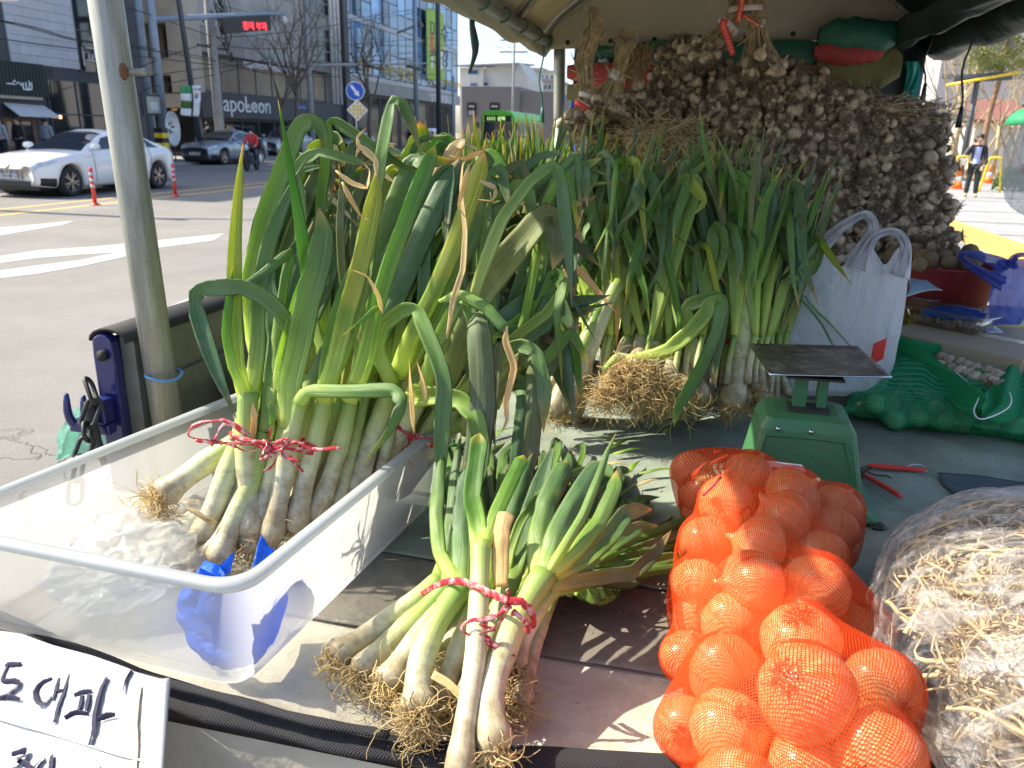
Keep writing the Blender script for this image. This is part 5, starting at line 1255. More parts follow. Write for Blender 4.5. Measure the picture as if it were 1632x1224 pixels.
MAT['crate'] = simple('yellow_plastic_crate', (.45, .36, .06), .5)
MAT['woodp'] = simple('grey_pallet_wood', (.22, .17, .12), .85, var=.3, vscale=9)

# ---------------------------------------------------------------- truck
tr = thing('cargo_truck', 'flatbed truck used as a stall, navy side gate with hook', 'truck', T(.1, 2.4, 0))
MB().box(-1.27, 1.36, .80, 4.05, .70, .80).build('bed_floor', MAT['woodp'], tr)
MB().box(-.45, .55, .9, 5.6, .45, .70).build('chassis', MAT['darksteel'], tr)
for u in (-.85, 1.0):
 for v in (1.7, 5.0):
  mb = MB(); mb.tube([T(u - .11, v, .36), T(u + .11, v, .36)], .36, 26); wl = mb.build('wheel', MAT['rubber'], tr, True); mb = MB(); mb.tube([T(u - .115, v, .36), T(u + .115, v, .36)], .19, 18); mb.build('rim', MAT['galv'], wl, True)
cabm = MB(); cabm.slab([T(-1.0, y, z) for y, z in ((4.25, .55), (4.25, 1.5), (5.9, 1.5), (5.9, .55))], EU, 1.65); cabm.build('cab', MAT['bluepaint'], tr, bevel=.05)
MB().box(-1.16, .78, 4.06, 4.12, .70, 1.0).build('headboard', MAT['gateinner'], tr)
# side gate
gt = thing('side_gate', None, None, T(-1.13, 2.6, .82));
for k in ('label', 'category'): pass
gt.name = 'side_gate'; WL[gt.name] = Vector(gt.location); par(gt, tr); gt.matrix_basis = Matrix.Translation(T(-1.13, 2.6, .82))
def gate():
 T = lambda u, v, z: EU * (u - .11) + EV * (v + .13) + EZ * (z - .04)
 mb = MB(); mb.box(-1.10, -1.065, 1.30, 3.9, .85, 1.20, T); mb.build('inner_panel', MAT['gateinner'], gt)
 for z in (.90, 1.04): MB().box(-1.064, -1.052, 1.36, 3.85, z, z + .05, T).build('panel_rib', MAT['gateinner'], gt)
 MB().box(-1.135, -1.101, 1.30, 3.9, .80, 1.195, T).build('outer_panel', MAT['bluepaint'], gt)
 # rounded end cap
 P = [T(-1.150, 1.272, .70), T(-1.150, 1.272, 1.16)] + [T(-1.124 - .026 * math.cos(a), 1.272, 1.185 + .026 * math.sin(a)) for a in (.4, .8, 1.2, 1.57, 2.0, 2.4, 2.8)] + [T(-1.098, 1.272, 1.16), T(-1.098, 1.272, .70)]
 MB().slab(P, EV, .026).build('end_cap', MAT['bluepaint'], gt, bevel=.004)
 mb = MB(); mb.tube([T(-1.122, 1.262, 1.165), T(-1.122, 1.2725, 1.165)], .012, 16); mb.build('rubber_plug', MAT['rubber'], gt, True)
 mb = MB(); mb.grid(lambda a, b: T(-1.11 + .048 * math.cos(math.pi * (1 - a)), 1.275 + 2.7 * b, 1.195 + .030 * math.sin(math.pi * a)), 8, 20); o = mb.build('rubber_cap', MAT['rubber'], gt, True); o.modifiers.new('t', 'SOLIDIFY').thickness = .006
 # hook
 mb = MB(); mb.slab([T(-1.145, 1.262, 1.02), T(-1.105, 1.262, 1.02), T(-1.105, 1.262, 1.075), T(-1.145, 1.262, 1.075)], -EV, .035); mb.slab([T(-1.20, 1.258, .995), T(-1.10, 1.258, .995), T(-1.10, 1.258, 1.02), T(-1.20, 1.258, 1.02)], -EV, .03)
 hk = mb.build('hook_bracket', MAT['bluepaint'], gt, bevel=.004)
 for du in (-1.188, -1.145):
  mb = MB(); mb.tube(catmull([T(du, 1.24, 1.0), T(du - .004, 1.225, 1.035), T(du - .002, 1.225, 1.085)], 8), [.009, .010, .010, .010, .009, .009, .008, .007, .005], 8); mb.build('hook_prong', MAT['bluepaint'], gt, True)
gate()
ch = thing('gate_chain', 'black steel chain hanging from the navy gate hook', 'chain', T(-1.19, 1.22, 1.03))
pts = [PD(*p) for p in ((140, 607, 1.67), (152, 640, 1.66), (138, 676, 1.65), (140, 700, 1.64), (128, 730, 1.63), (122, 765, 1.62), (118, 800, 1.61))]
for i in range(len(pts) - 1):
 a, b = pts[i], pts[i + 1]; d = (b - a).normalized(); c = (a + b) / 2; s = d.cross(FW if i % 2 else CR).normalized(); L = (b - a).length * .62
 P = [c + d * (math.copysign(L - .014, math.cos(q)) + .014 * math.cos(q)) + s * (.015 * math.sin(q)) for q in [k * math.pi / 8 for k in range(17)]]
 mb = MB(); mb.tube(P, .0048, 7, False); mb.build('link', MAT['black'], ch, True)
sp = MB(); P = catmull([PD(140, 640, 1.69), PD(150, 690, 1.70), PD(168, 740, 1.70)], 8); sp.tube(P, [.010, .013, .014, .014, .013, .012, .011, .010, .009], 8, flat=.3, S0=CR); o = sp.build('rubber_strap', MAT['rubber'], None, True); tag(o, 'flat black rubber strap hanging beside the gate chain', 'strap')
mb = MB(); mb.grid(lambda a, b: PD(105 + 95 * a - 20 * b + 4 * math.sin(b * 9), 655 + 75 * b - 20 * a * (1 - b) + 3 * math.sin(a * 20), 1.86 + .02 * math.sin(a * 15 + b * 4)), 18, 12)
def thinfilm(name, c, alpha=.5, rough=.2, wr=26, bd=.01, tr_=.5, stretch=(1, 1, 1), spec=.6):
 """thin translucent plastic film: see-through, diffusing and glossy at once"""
 m, nt, out = newmat(name); N = NT(nt); co = N.coord('Object', stretch)
 nb = N.bump(N.noise(co, wr, 5, .6, 1.2), .9, bd)
 cc = N.mix(1.0, c, N.gray(.8, 1.15, N.noise(co, wr * .6, 4)), 'MULTIPLY')
 sh = N.smix(tr_, N.pbr(cc, rough, 0, spec, nb), N.transl(cc)); a_ = N.ramp(N.noise(co, wr * .8, 4, .6, 1), [(.3, (max(0, alpha - .12),) * 3), (.7, (min(1, alpha + .12),) * 3)])
 N.l(N.smix(a_, N.transp(tuple(min(1, .35 + .65 * q ** .5) for q in c)), sh), out.inputs[0]); return m
MAT['greenfilm'] = thinfilm('green_plastic_film', (.16, .62, .45), .6, stretch=(1, 1, 4))
o = mb.build('green_plastic_bag', MAT['greenfilm'], None, True); tag(o, 'crumpled pale green plastic bag hanging behind the gate chain', 'plastic bag')
# khaki sack behind the tub
P0 = PD(345, 625, 1.95); mb = MB(); mb.lathe([(.02, .0), (.16, .0), (.19, .06), (.19, .12), (.15, .17), (.02, .19)], 24, Matrix.Translation(T(-.90, 1.86, .82)) @ Matrix.Diagonal((.9, 1.2, 1.1, 1)), lambda a, t: 1 + .05 * math.sin(5 * a)); o = mb.build('khaki_sack', MAT['clothkhaki'], None, True); tag(o, 'khaki woven sack lying against the side gate behind the pole', 'sack')

# coverings on the bed
def sheet(name, u0, u1, v0, v1, z, amp, mat, nu=70, nv=60, seed=0., edge=.03, sc_=5.):
 mb = MB()
 def fn(a, b):
  e0 = edge * mn.noise(Vector((a * 6, seed, 2))); e1 = edge * mn.noise(Vector((seed, b * 6, 5)))
  u = u0 + (u1 - u0) * a + e1; v = v0 + (v1 - v0) * b + e0 * (1 if b < .5 else .3)
  n_ = abs(mn.noise(Vector((u * sc_, v * sc_, seed)))) * 1.2 + .8 * max(0, 1 - 6 * abs(mn.noise(Vector((u * sc_ * .8 + v * 2, v * sc_ * .7, seed + 3))))) * (.5 + mn.noise(Vector((u * 2, v * 2, seed + 8))))
  return T(u, v, z + amp * n_)
 mb.grid(fn, nu, nv); o = mb.build(name, mat, None, True); s = o.modifiers.new('t', 'SOLIDIFY'); s.thickness = .0015; s.offset = -1; return o
o = sheet('plastic_sheet', -1.02, .9, .815, 1.40, .803, .006, MAT['sheet'], 90, 40, 1.0, .01); tag(o, 'beige dirty plastic sheet under the front leek bunch', 'plastic sheet')
o = sheet('dark_plastic_sheet', -.66, .9, 1.05, 1.42, .8115, .004, MAT['sheetdark'], 80, 24, 4.0, .04); tag(o, 'dark plastic strip along the tarpaulin front edge', 'plastic sheet')
o = sheet('mesh_tarp', -.99, 1.32, 1.28, 3.9, .8175, .010, MAT['tarp'], 200, 220, 7.0, .012); tag(o, 'dark green mesh tarpaulin covering most of the truck bed', 'tarpaulin')
# black folded mesh along the near edge
def roll(name, pxs, z, r, flat, mat, label, cat, n=30, zz=None):
 P = [PZ(x, y, (zz[i] if zz else z)) for i, (x, y) in enumerate(pxs)]
 mb = MB(); mb.tube(catmull(P, n), [r * (1 + .12 * math.sin(i * 1.3)) for i in range(n + 1)], 12, True, flat=flat, S0=EV, jag=.03); o = mb.build(name, mat, None, True); return tag(o, label, cat)
roll('edge_strap', [(-160, 925), (0, 998), (150, 1062), (300, 1118), (450, 1156), (600, 1188), (810, 1212), (1080, 1222), (1300, 1230), (1700, 1225)], .815, .024, .42, MAT['webbing'], 'black folded mesh strip along the near edge of the bed', 'strap')
roll('thin_strap', [(-160, 900), (0, 981), (150, 1043), (260, 1085), (380, 1118), (500, 1150), (620, 1170)], .842, .008, .6, MAT['webbing'], 'thin black folded hem lying above the thick mesh strip', 'strap')
# hanging pale cloth below the edge
mb = MB()
def fn(a, b):
 u = -.80 + 1.75 * a; v = .785 - .03 * math.sin(a * 25 + b * 2) * b - .10 * b; return T(u, v, .80 - .40 * b + .012 * math.sin(a * 31) * b)
mb.grid(fn, 90, 20); MAT['palecloth'] = simple('pale_dirty_cloth', (.42, .38, .30), .8, var=.2, vscale=6, bump=.6, bscale=9, bdist=.02); o = mb.build('hanging_cloth', MAT['palecloth'], None, True); tag(o, 'pale dirty cloth hanging over the near edge of the bed', 'cloth')
mb = MB(); mb.tube([T(-.9, .735, .70), T(.1, .73, .69)], .022, 12); o = mb.build('blue_grey_tube', MAT['steelblue'], None, True); tag(o, 'blue grey tube under the near edge beside the cardboard sign', 'tube')

# ---------------------------------------------------------------- canopy tent
cp = thing('canopy_tent', 'cream market canopy on steel tubes covering the far part of the stall', 'canopy', T(.15, 2.6, .82))
UL, UR, VF, VBK, ZE = -.78, .86, 1.15, 4.0, 2.02
mb = MB(); mb.tube(catmull([PV(892, 190, 4.02), T(UL + .06, 4.02, 1.7), T(UL + .05, 4.02, ZE)], 10), .028, 12); mb.tube([T(UL + .05, 4.02, .83), PV(892, 190, 4.02)], .028, 12); mb.build('back_post', MAT['galv'], cp, True)
mb = MB(); mb.tube([T(UR, 4.02, .83), T(UR, 4.02, ZE + .05)], .03, 12); mb.build('back_post', MAT['darksteel'], cp, True)
mb = MB(); mb.tube([T(UL, VF, ZE), T(UL, VBK, ZE - .01)], .024, 12); mb.build('eave_tube', MAT['galv'], cp, True)
mb = MB(); mb.tube([T(UR, VF, ZE + .04), T(UR, VBK, ZE + .03)], .026, 12); mb.build('eave_tube', MAT['darksteel'], cp, True)
mb = MB(); mb.tube([T(UL, VBK, ZE), T(UR, VBK, ZE + .03)], .022, 10); mb.build('back_rail', MAT['galv'], cp, True)
def roofz(u):
 x = (u - UL) / (UR - UL); return ZE + .03 + .36 * math.sin(math.pi * min(1, max(0, x))) ** .75
mb = MB(); mb.grid(lambda a, b: T(UL - .02 + (UR - UL + .04) * a, VF + (VBK - VF) * b, roofz(UL + (UR - UL) * a) + .004 * math.sin(b * 40)), 30, 30); o = mb.build('roof_fabric', MAT['canvas'], cp, True); s = o.modifiers.new('t', 'SOLIDIFY'); s.thickness = .004; s.offset = 1
for v in (1.9, 2.75, 3.35, 3.97):
 P = [T(UL + (UR - UL) * k / 24, v, roofz(UL + (UR - UL) * k / 24) - .018) for k in range(25)]; mb = MB(); mb.tube(P, .014, 8); mb.build('roof_rib', MAT['galv'], cp, True)
mb = MB(); mb.tube([T(.15, VF, roofz(.15) - .03), T(.15, VBK, roofz(.15) - .03)], .014, 8); mb.build('ridge_tube', MAT['galv'], cp, True)
# gable: hanging cream panel at the back
P = [T(UL + (UR - UL) * k / 20, VBK - .02, roofz(UL + (UR - UL) * k / 20)) for k in range(21)]
mb = MB(); mb.grid(lambda a, b: T(UL - .015 + (UR - UL + .03) * a, VBK - .03 - .01 * math.sin(a * 30) * b, roofz(UL + (UR - UL) * a) * (1 - b) + (ZE - .04 + .05 * a) * b), 30, 6); o = mb.build('back_gable', MAT['canvas'], cp, True); o.modifiers.new('t', 'SOLIDIFY').thickness = .003
MAT['grommet'] = MAT['black']
for k in range(9):
 q = T(UL + .1 + k * .2, VBK - .045, ZE - .01 + .05 * k / 8); MB().lathe([(.008, 0), (.011, .003), (.004, .004)], 10, frame(q, -EV)).build('grommet', MAT['black'], cp, True)
# rolled side curtains under both eaves
def curtain(u, r, name, mat, du, dz, sag):
 mb = MB()
 def fn(a, b):
  v = VF - .1 + (VBK - VF + .15) * b; sg = sag * (mn.noise(Vector((v * 2.3, u, 0))) * .6 + .25 * math.sin(v * 3.4)); rr = r * (1 + .25 * mn.noise(Vector((v * 3, u, 9))))
  an = 2 * math.pi * a; return T(u + du + rr * .85 * math.cos(an), v, ZE + dz - abs(sg) + rr * math.sin(an) * 1.15 + .006 * math.sin(an * 5 + v * 6))
 mb.grid(fn, 24, 60, True); return mb.build(name, MAT[mat], cp, True)
curtain(UL, .042, 'rolled_curtain', 'canvasgrey', -.030, .0, .035)
curtain(UR, .085, 'rolled_curtain', 'greentarp', .07, .02, .03)
curtain(UR, .05, 'rolled_curtain', 'greentarp', -.10, .02, .04)
mb = MB(); mb.grid(lambda a, b: T(UR - .02 - .30 * b + .01 * math.sin(a * 20), 1.6 + (VBK - 1.6) * a, ZE + .06 + .20 * b ** .8 - .02 * math.sin(a * 9) * b), 30, 8); o = mb.build('green_liner', MAT['greentarp'], cp, True); o.modifiers.new('t', 'SOLIDIFY').thickness = .003
for v in (1.95, 2.2, 2.5, 2.8, 3.1, 3.4, 3.7, 3.93):
 mb = MB(); P = [T(UL + .03 * math.cos(a), v + .03 * math.sin(a / 2) + .01 * a, ZE + .03 * math.sin(a) - .004) for a in [k * math.pi / 6 for k in range(-3, 9)]]; mb.tube(P, .0032, 5, False)
 mb.build('green_tie', MAT['greenstring'], cp, True)
mb = MB(); P = catmull([T(UL - .02, 2.9, ZE + .02), T(UL - .06, 2.9, ZE - .04), T(UL - .05, 2.91, ZE - .14), T(UL - .07, 2.9, ZE - .22)], 10); mb.tube(P, [.01, .012, .016, .014, .012, .016, .018, .014, .01, .008, .004], 6, flat=.4); mb.build('dark_tie', MAT['greentarp'], cp, True)
for (u, v, l) in ((UL, 3.85, .30), (UR - .02, 3.2, .30), (UR - .06, 3.6, .2)):
 mb = MB(); P = [T(u + .01 * math.sin(k), v, ZE - l * k / 8) for k in range(9)]; mb.tube(P, .004, 5, False); mb.tube([P[-1], P[-1] - EZ * .07], [.006, .012], 6); mb.build('hanging_cord', MAT['greenstring'] if u < 0 else MAT['black'], cp, True)
# near post
pp = PU(222, 300, -1.03); pu, pv, _ = uv_of(PZ(268, 660, .98));
ppx = T(-1.125, 1.45, 0); LN = T(-.055, 0, 0)
po = thing('tent_post', 'thick weathered steel post with a rusty bolt at the side gate', 'post', ppx + EZ * .82)
M_ = Matrix.Translation(ppx + EZ * .82)
mb = MB(); mb.tube([ppx + EZ * .82, ppx + EZ * 1.4 + LN * .33, ppx + EZ * 2.6 + LN], .0325, 28); mb.build('tube', MAT['galv'], po, True)
bq = ppx + EZ * 1.70 + LN * .5
bo = (CR * .9 - FW * .05).normalized(); rp_ = MB()
q = bq + (-EV * .45 + EU * .9).normalized() * .0335
n_ = (-EV * .45 + EU * .9).normalized()
rp_.lathe([(.001, .003), (.008, .002), (.011, 0), (.009, -.004)], 12, frame(q, n_, EZ) @ Matrix.Diagonal((1.5, .8, 1, 1))); rp_.build('rust_patch', MAT['rust'], po, True)
mb = MB(); P = [bq + EU * (.026 + .0012 * k) for k in range(36)]; mb.tube(P, [.0062 if k % 2 else .0076 for k in range(36)], 12); mb.build('threaded_bolt', MAT['galv'], po, True)
mb = MB(); zq = PZ(260, 597, 1.05).z; P = [ppx + EZ * 1.075 + Vector((math.cos(a) * .0375, math.sin(a) * .0375, .004 * math.sin(a * 2))) for a in [k * math.pi / 12 for k in range(25)]]; mb.tube(P, .0035, 6, False); mb.build('rubber_ring', MAT['bluetie'], po, True)
# hung fabrics below the back gable
def hung(name, label, u0, u1, z0, z1, v, mat, sag=.03, seed=0., th=.04, cat='rolled cloth', grp=None, pr=None):
 mb = MB()
 def fn(a, b):
  an = 2 * math.pi * b; u = u0 + (u1 - u0) * a; c = (z0 + z1) / 2 - sag * math.sin(math.pi * a) + .012 * mn.noise(Vector((a * 7, seed, 1))); h = (z1 - z0) / 2 * (1 - .55 * abs(2 * a - 1) ** 4)
  return T(u, v + th * math.cos(an) * (1 - .5 * abs(2 * a - 1) ** 3), c + h * math.sin(an) + .002 * math.sin(an * 3 + a * 11 + seed))
 vs_ = MB(); vs_.grid(lambda a, b: fn(b, a), 20, 40, True); o = vs_.build(name, mat, pr, True)
 if not pr: tag(o, label, cat, grp)
 return o
def zpx(x, y, v): return uv_of(PV(x, y, v))
def hpx(name, label, x0, x1, y0, y1, v, mat, **k):
 u0, _, z1 = zpx(x0, y0, v); u1, _, z0 = zpx(x1, y1, v); hung(name, label, u0, u1, z0, z1, v, mat, **k)
hpx('rolled_green_cloth', 'long dark green cloth roll hanging over the left garlic heap', 1000, 1312, 56, 112, 3.9, MAT['clothgreen'], seed=1.0)
hpx('rolled_red_cloth', 'dark red cloth roll under the long green one', 905, 1310, 92, 140, 3.88, MAT['clothred'], seed=2.0, th=.03)
hpx('rolled_khaki_cloth', 'khaki cloth roll hanging lowest behind the hanging garlic', 905, 1300, 122, 176, 3.93, MAT['clothkhaki'], seed=3.0, th=.03)
hpx('bundled_green_cloth', 'bulging green cloth bundle in the right back corner of the tent', 1308, 1425, 26, 88, 3.85, MAT['clothgreen'], seed=4.4, th=.06, sag=.01)
hpx('bundled_khaki_cloth', 'khaki cloth hanging below the bulging green bundle', 1305, 1430, 70, 142, 3.9, MAT['clothkhaki'], seed=5.0, th=.05, sag=.0)
hpx('folded_red_cloth', 'dark red cloth fold squeezed under the bulging green bundle', 1300, 1405, 62, 100, 3.83, MAT['clothred'], seed=6.0, th=.03, sag=.01)
hpx('teal_cloth_end', 'small teal cloth end behind the tallest straw bundle', 940, 990, 62, 84, 3.9, MAT['clothgreen'], seed=7.0, th=.02)
# dark curtain behind everything at the back
mb = MB(); mb.grid(lambda a, b: T(UL + .12 + (UR - UL - .14) * a, 4.04 + .02 * math.sin(a * 40), .83 + (ZE - .72) * b), 60, 8); o = mb.build('back_curtain', simple('dark_navy_curtain', (.035, .045, .045), .8, var=.3, vscale=5), cp, True); o.modifiers.new('t', 'SOLIDIFY').thickness = .003
mb = MB(); q = PV(918, 150, 3.98); mb.grid(lambda a, b: T(uv_of(q)[0] - .02 + .06 * a, 3.98 + .015 * math.sin(a * 9), 1.20 + .60 * b), 8, 8); o = mb.build('blue_curtain_edge', MAT['blue'], cp, True); o.modifiers.new('t', 'SOLIDIFY').thickness = .003
# teal film at the right back post
mb = MB(); mb.grid(lambda a, b: PV(1442 + 22 * a + 3 * math.sin(b * 7), 98 + 84 * b, 3.8 + .03 * math.sin(a * 8 + b * 5)), 10, 14); o = mb.build('teal_plastic_strip', simple('teal_film', (.02, .30, .26), .4, transl=.4), cp, True)

# ---------------------------------------------------------------- plastic tub
def tubmat():
 m, nt, out = newmat('translucent_tub_plastic'); N = NT(nt); co = N.coord()
 nb = N.bump(N.noise(co, 9, 3), .15, .003); c = N.mix(N.f(N.noise(co, 5, 4, .7), .4, .75), (.78, .79, .78), (.76, .72, .62))
 sc_ = N.noise(N.coord('Object', (30, 3, 3)), 8, 5, .7)
 s1 = N.pbr(c, N.gray(.25, .55, sc_), 0, .5, nb); s2 = N.smix(.62, s1, N.transl((.86, .87, .86)))
 lw = N.n('ShaderNodeLayerWeight'); lw.inputs[0].default_value = .35
 a_ = N.math('ADD', N.math('MULTIPLY', lw.outputs['Facing'], .3), .43)
 N.l(N.smix(a_, N.transp((.95, .96, .95)), s2), out.inputs[0]); return m
MAT['tub'] = tubmat()
RIM = [(-.555, .812), (-.487, 1.50), (-.975, 1.565), (-1.108, .842)]; ZR = 1.022; ZB_ = .8255
def ringpts(inset, n=9, rad=.05):
 c = (sum(p[0] for p in RIM) / 4, sum(p[1] for p in RIM) / 4); Q = []
 for (u, v) in RIM:
  Q.append((u + (c[0] - u) / abs(c[0] - u) * inset, v + (c[1] - v) / abs(c[1] - v) * inset))
 out = []
 for i in range(4):
  p = Vector((*Q[i], 0)); a = (Vector((*Q[i - 1], 0)) - p).normalized(); b = (Vector((*Q[(i + 1) % 4], 0)) - p).normalized(); r = max(.012, rad - inset * .3)
  for k in range(n):
   t = k / (n - 1); p0 = p + a * r; p1 = p; p2 = p + b * r; q = p0 * (1 - t) ** 2 + p1 * 2 * t * (1 - t) + p2 * t * t; out.append((q.x, q.y))
 return out
tb_ = thing('plastic_tub', 'large translucent white plastic tub holding leeks at the left front', 'tub', T(-.78, 1.18, .82))
levels = [(.020, ZB_ + .03), (.014, .90), (.008, .97), (.004, ZR - .012), (-.012, ZR - .012), (-.014, ZR - .004), (-.012, ZR + .001), (.004, ZR + .002), (.0075, ZR - .003), (.0105, .97), (.0165, .90), (.0225, ZB_ + .032)]
def loft(levels, name, mat, pr, close=(False, False)):
 mb = MB(); rs = [ringpts(i) for i, z in levels]; n = len(rs[0]); vs = [T(u, v, z) for r_, (i, z) in zip(rs, levels) for u, v in r_]
 fs = [(i * n + j, i * n + (j + 1) % n, (i + 1) * n + (j + 1) % n, (i + 1) * n + j) for i in range(len(levels) - 1) for j in range(n)]
 if close[0]: fs.append(tuple(range(n))[::-1])
 if close[1]: fs.append(tuple(range((len(levels) - 1) * n, len(levels) * n)))
 mb.add(vs, fs); return mb.build(name, mat, pr, True)
loft(levels[:4], 'wall', MAT['tub'], tb_); MAT['tubrim'] = simple('tub_rim_plastic', (.62, .65, .66), .3, var=.04, transl=.55)
loft(levels[3:9], 'rim', MAT['tubrim'], tb_)
loft([(.046, ZB_), (.030, ZB_ + .004), (.022, ZB_ + .014), (.020, ZB_ + .0295)], 'base', MAT['tub'], tb_, (True, False))
# blue and white bags inside
def blob(c, r, n=(30, 20), rough=.18, fr=2.2, seed=0., sq=1.0, zmin=None, zmax=None):
 mb = MB(); c = Vector(c)
 def fn(a, b):
  th, ph = 2 * math.pi * a, math.pi * b; d = Vector((math.sin(ph) * math.cos(th), math.sin(ph) * math.sin(th), math.cos(ph)))
  q = 1 + rough * (mn.noise(d * fr + Vector((seed, 0, 0))) + .6 * mn.noise(d * fr * 2.7 + Vector((0, seed, 0)))) - rough * .9 * abs(mn.noise(d * fr * 1.6 + Vector((seed, 5, 0)))) * 2
  p = c + EU * (d.x * r[0] * q) + EV * (d.y * r[1] * q) + EZ * (d.z * r[2] * q)
  if zmin is not None: p.z = max(p.z, zmin + .001 * math.sin(a * 30))
  return p
 mb.grid(fn, n[0], n[1], True); return mb
MAT['bluefilm'] = thinfilm('blue_plastic_film', (.02, .20, .85), .96, .28, 30, .012, .45, spec=.5)
MAT['whitefilm'] = thinfilm('crumpled_clear_film', (.85, .86, .86), .50, .18, 16, .012, .6)
RI = ringpts(.03, 14, .06)
def arcp(sdist):                                          # point on the inner ring, metres from the near right corner
 c0 = 7; P = [Vector((*q, 0)) for q in RI]; i = c0; d = 0
 if sdist < 0: seq = [P[(c0 + k) % len(P)] for k in range(len(P))]
 else: seq = [P[(c0 - k) % len(P)] for k in range(len(P))]
 sdist = abs(sdist)
 for a_, b_ in zip(seq, seq[1:]):
  l = (b_ - a_).length
  if d + l >= sdist: return a_.lerp(b_, (sdist - d) / l)
  d += l
 return seq[-1]
sgn_ = 1 if arcp(.1).y < arcp(-.1).y else -1
def bluef(a, b):
 t_ = (a - .5) * 2; half = .05 + .075 * math.sin(math.pi * min(1, b * .75 + .2)) ; q = arcp(sgn_ * (-t_ * half - .005)); cc = Vector((-.78, 1.2, 0)); dn = (cc - q).normalized()
 wv_ = .010 * (1 - 2 * abs(mn.noise(Vector((a * 4 + b * 3, b * 4, 2))))) + .005 * mn.noise(Vector((a * 13, b * 9, 2)))
 q = q + dn * (.008 + max(0, wv_) + .03 * abs(t_) ** 3 + .05 * max(0, b - .9) * 4); return T(q.x, q.y, .838 + .150 * b + .014 * math.sin(a * 8) * b)
mb = MB(); mb.grid(bluef, 60, 40); o = mb.build('blue_plastic_bag', MAT['bluefilm'], None, True); o.modifiers.new('t', 'SOLIDIFY').thickness = .0015; tag(o, 'bright blue plastic bag pressed into the near right corner of the tub', 'plastic bag')
mb = MB()
for (x, y, tip) in ((348, 905, (372, 880)), (330, 915, (318, 907))):
 a = PZ(x - 14, y + 12, .985); b = PZ(x + 18, y + 8, .985); c = PZ(*tip, 1.01); mb.slab([a, b, c], EV, .003)
mb.build('bag_corner', MAT['bluefilm'], o)
o = blob(T(-.915, 1.03, .885), (.118, .135, .065), (100, 70), .20, 1.9, 5.0, zmin=.83).build('clear_plastic_bag', MAT['whitefilm'], None, True); tag(o, 'crumpled clear plastic bag lying in the near left of the tub', 'plastic bag')

# ---------------------------------------------------------------- cardboard sign
def signmat():
 m, nt, out = newmat('taped_white_cardboard'); N = NT(nt); co = N.coord('UV');
 c = N.mix(N.f(N.noise(co, 3, 5, .7), .3, .8), (.36, .36, .39), (.44, .43, .42))
 corr = N.math('SINE', N.math('MULTIPLY', N.n('ShaderNodeSeparateXYZ').outputs[0], 1));
 sx = N.n('ShaderNodeSeparateXYZ'); N.l(co, sx.inputs[0]); wv = N.math('SINE', N.math('MULTIPLY', sx.outputs[0], 300))
 c = N.mix(N.f(N.noise(co, 9, 6, .8), .62, .75), c, (.50, .42, .28));
 N.l(N.pbr(c, N.gray(.2, .45, N.noise(co, 4, 3)), 0, .5, N.bump(N.math('ADD', N.math('MULTIPLY', wv, .25), N.noise(co, 14, 4, .6, 1)), .3, .003), coat=.3), out.inputs[0]); return m
MAT['signboard'] = signmat(); MAT['ink'] = simple('blue_black_marker_ink', (.010, .008, .040), .7, var=.3, vscale=120); MAT['oldtape'] = simple('yellowed_tape', (.52, .44, .28), .3, var=.25, vscale=30)
# plane of the sign: hangs in front of the bed edge, leaning back a little
sc0 = PD(262, 1084, 1.085);
SD = lambda x, y, d=0.0: PD(x, y, 1.085 + (262 - x) * .00030 - (y - 1084) * .00062 - d)
sg_ = thing('cardboard_sign', 'white taped cardboard sign with handwritten Korean letters', 'sign', SD(100, 1200))
mb = MB(); top_ = [(-80, 985), (-20, 1003), (40, 1012), (90, 1030), (150, 1046), (208, 1066), (213, 1070), (262, 1084), (274, 1081)]
def sgf(a, b):
 x = -80 + 352 * a;
 for (p, q) in zip(top_, top_[1:]):
  if p[0] <= x <= q[0]: yt = p[1] + (q[1] - p[1]) * (x - p[0]) / (q[0] - p[0]); break
 yb = 1380 + a * 20; xe = x - (22 * b if a > .8 else 0) * (a - .8) * 5
 return SD(xe, yt + (yb - yt) * b, .002 * math.sin(a * 14) + .0025 * math.sin(b * 8 + a * 3))
mb.grid(sgf, 50, 40); bd = mb.build('board', MAT['signboard'], sg_, True); s = bd.modifiers.new('t', 'SOLIDIFY'); s.thickness = .005; s.offset = -1
def ink(mb, pts, wpx):
 P = [SD(x, y, .0088) for x, y in pts]; n = max(6, len(pts) * 5); P = catmull(P, n)
 r = wpx / FPX * 1.085 / 2 * 1.15; mb.tube(P, [r * (.75 + .4 * math.sin(math.pi * min(1, i / n * 1.1)) + .1 * math.sin(i * 1.7)) for i in range(n + 1)], 8, True, flat=.10, S0=CR * .7 + CU * .7)
k_ = MB()
O = lambda pts: [(x / 4.31, 940 + y / 4.31) for x, y in pts]
for pts, w_ in [([(145, 510), (60, 515), (40, 530)], 7), ([(50, 520), (15, 620), (100, 625), (130, 650), (60, 705), (10, 740)], 6.5), ([(-30, 745), (60, 735), (135, 750)], 6.5)]: ink(k_, O(pts), w_)
k_.build('letter_do', MAT['ink'], sg_, True); k_ = MB()
for pts, w_ in [([(358, 612), (290, 640), (248, 700), (262, 765), (300, 780), (350, 735)], 7), ([(404, 605), (385, 680), (365, 755)], 6.5), ([(470, 580), (440, 700), (400, 800), (372, 910)], 7.5), ([(385, 700), (440, 690)], 5)]: ink(k_, O(pts), w_)
k_.build('letter_dae', MAT['ink'], sg_, True); k_ = MB()
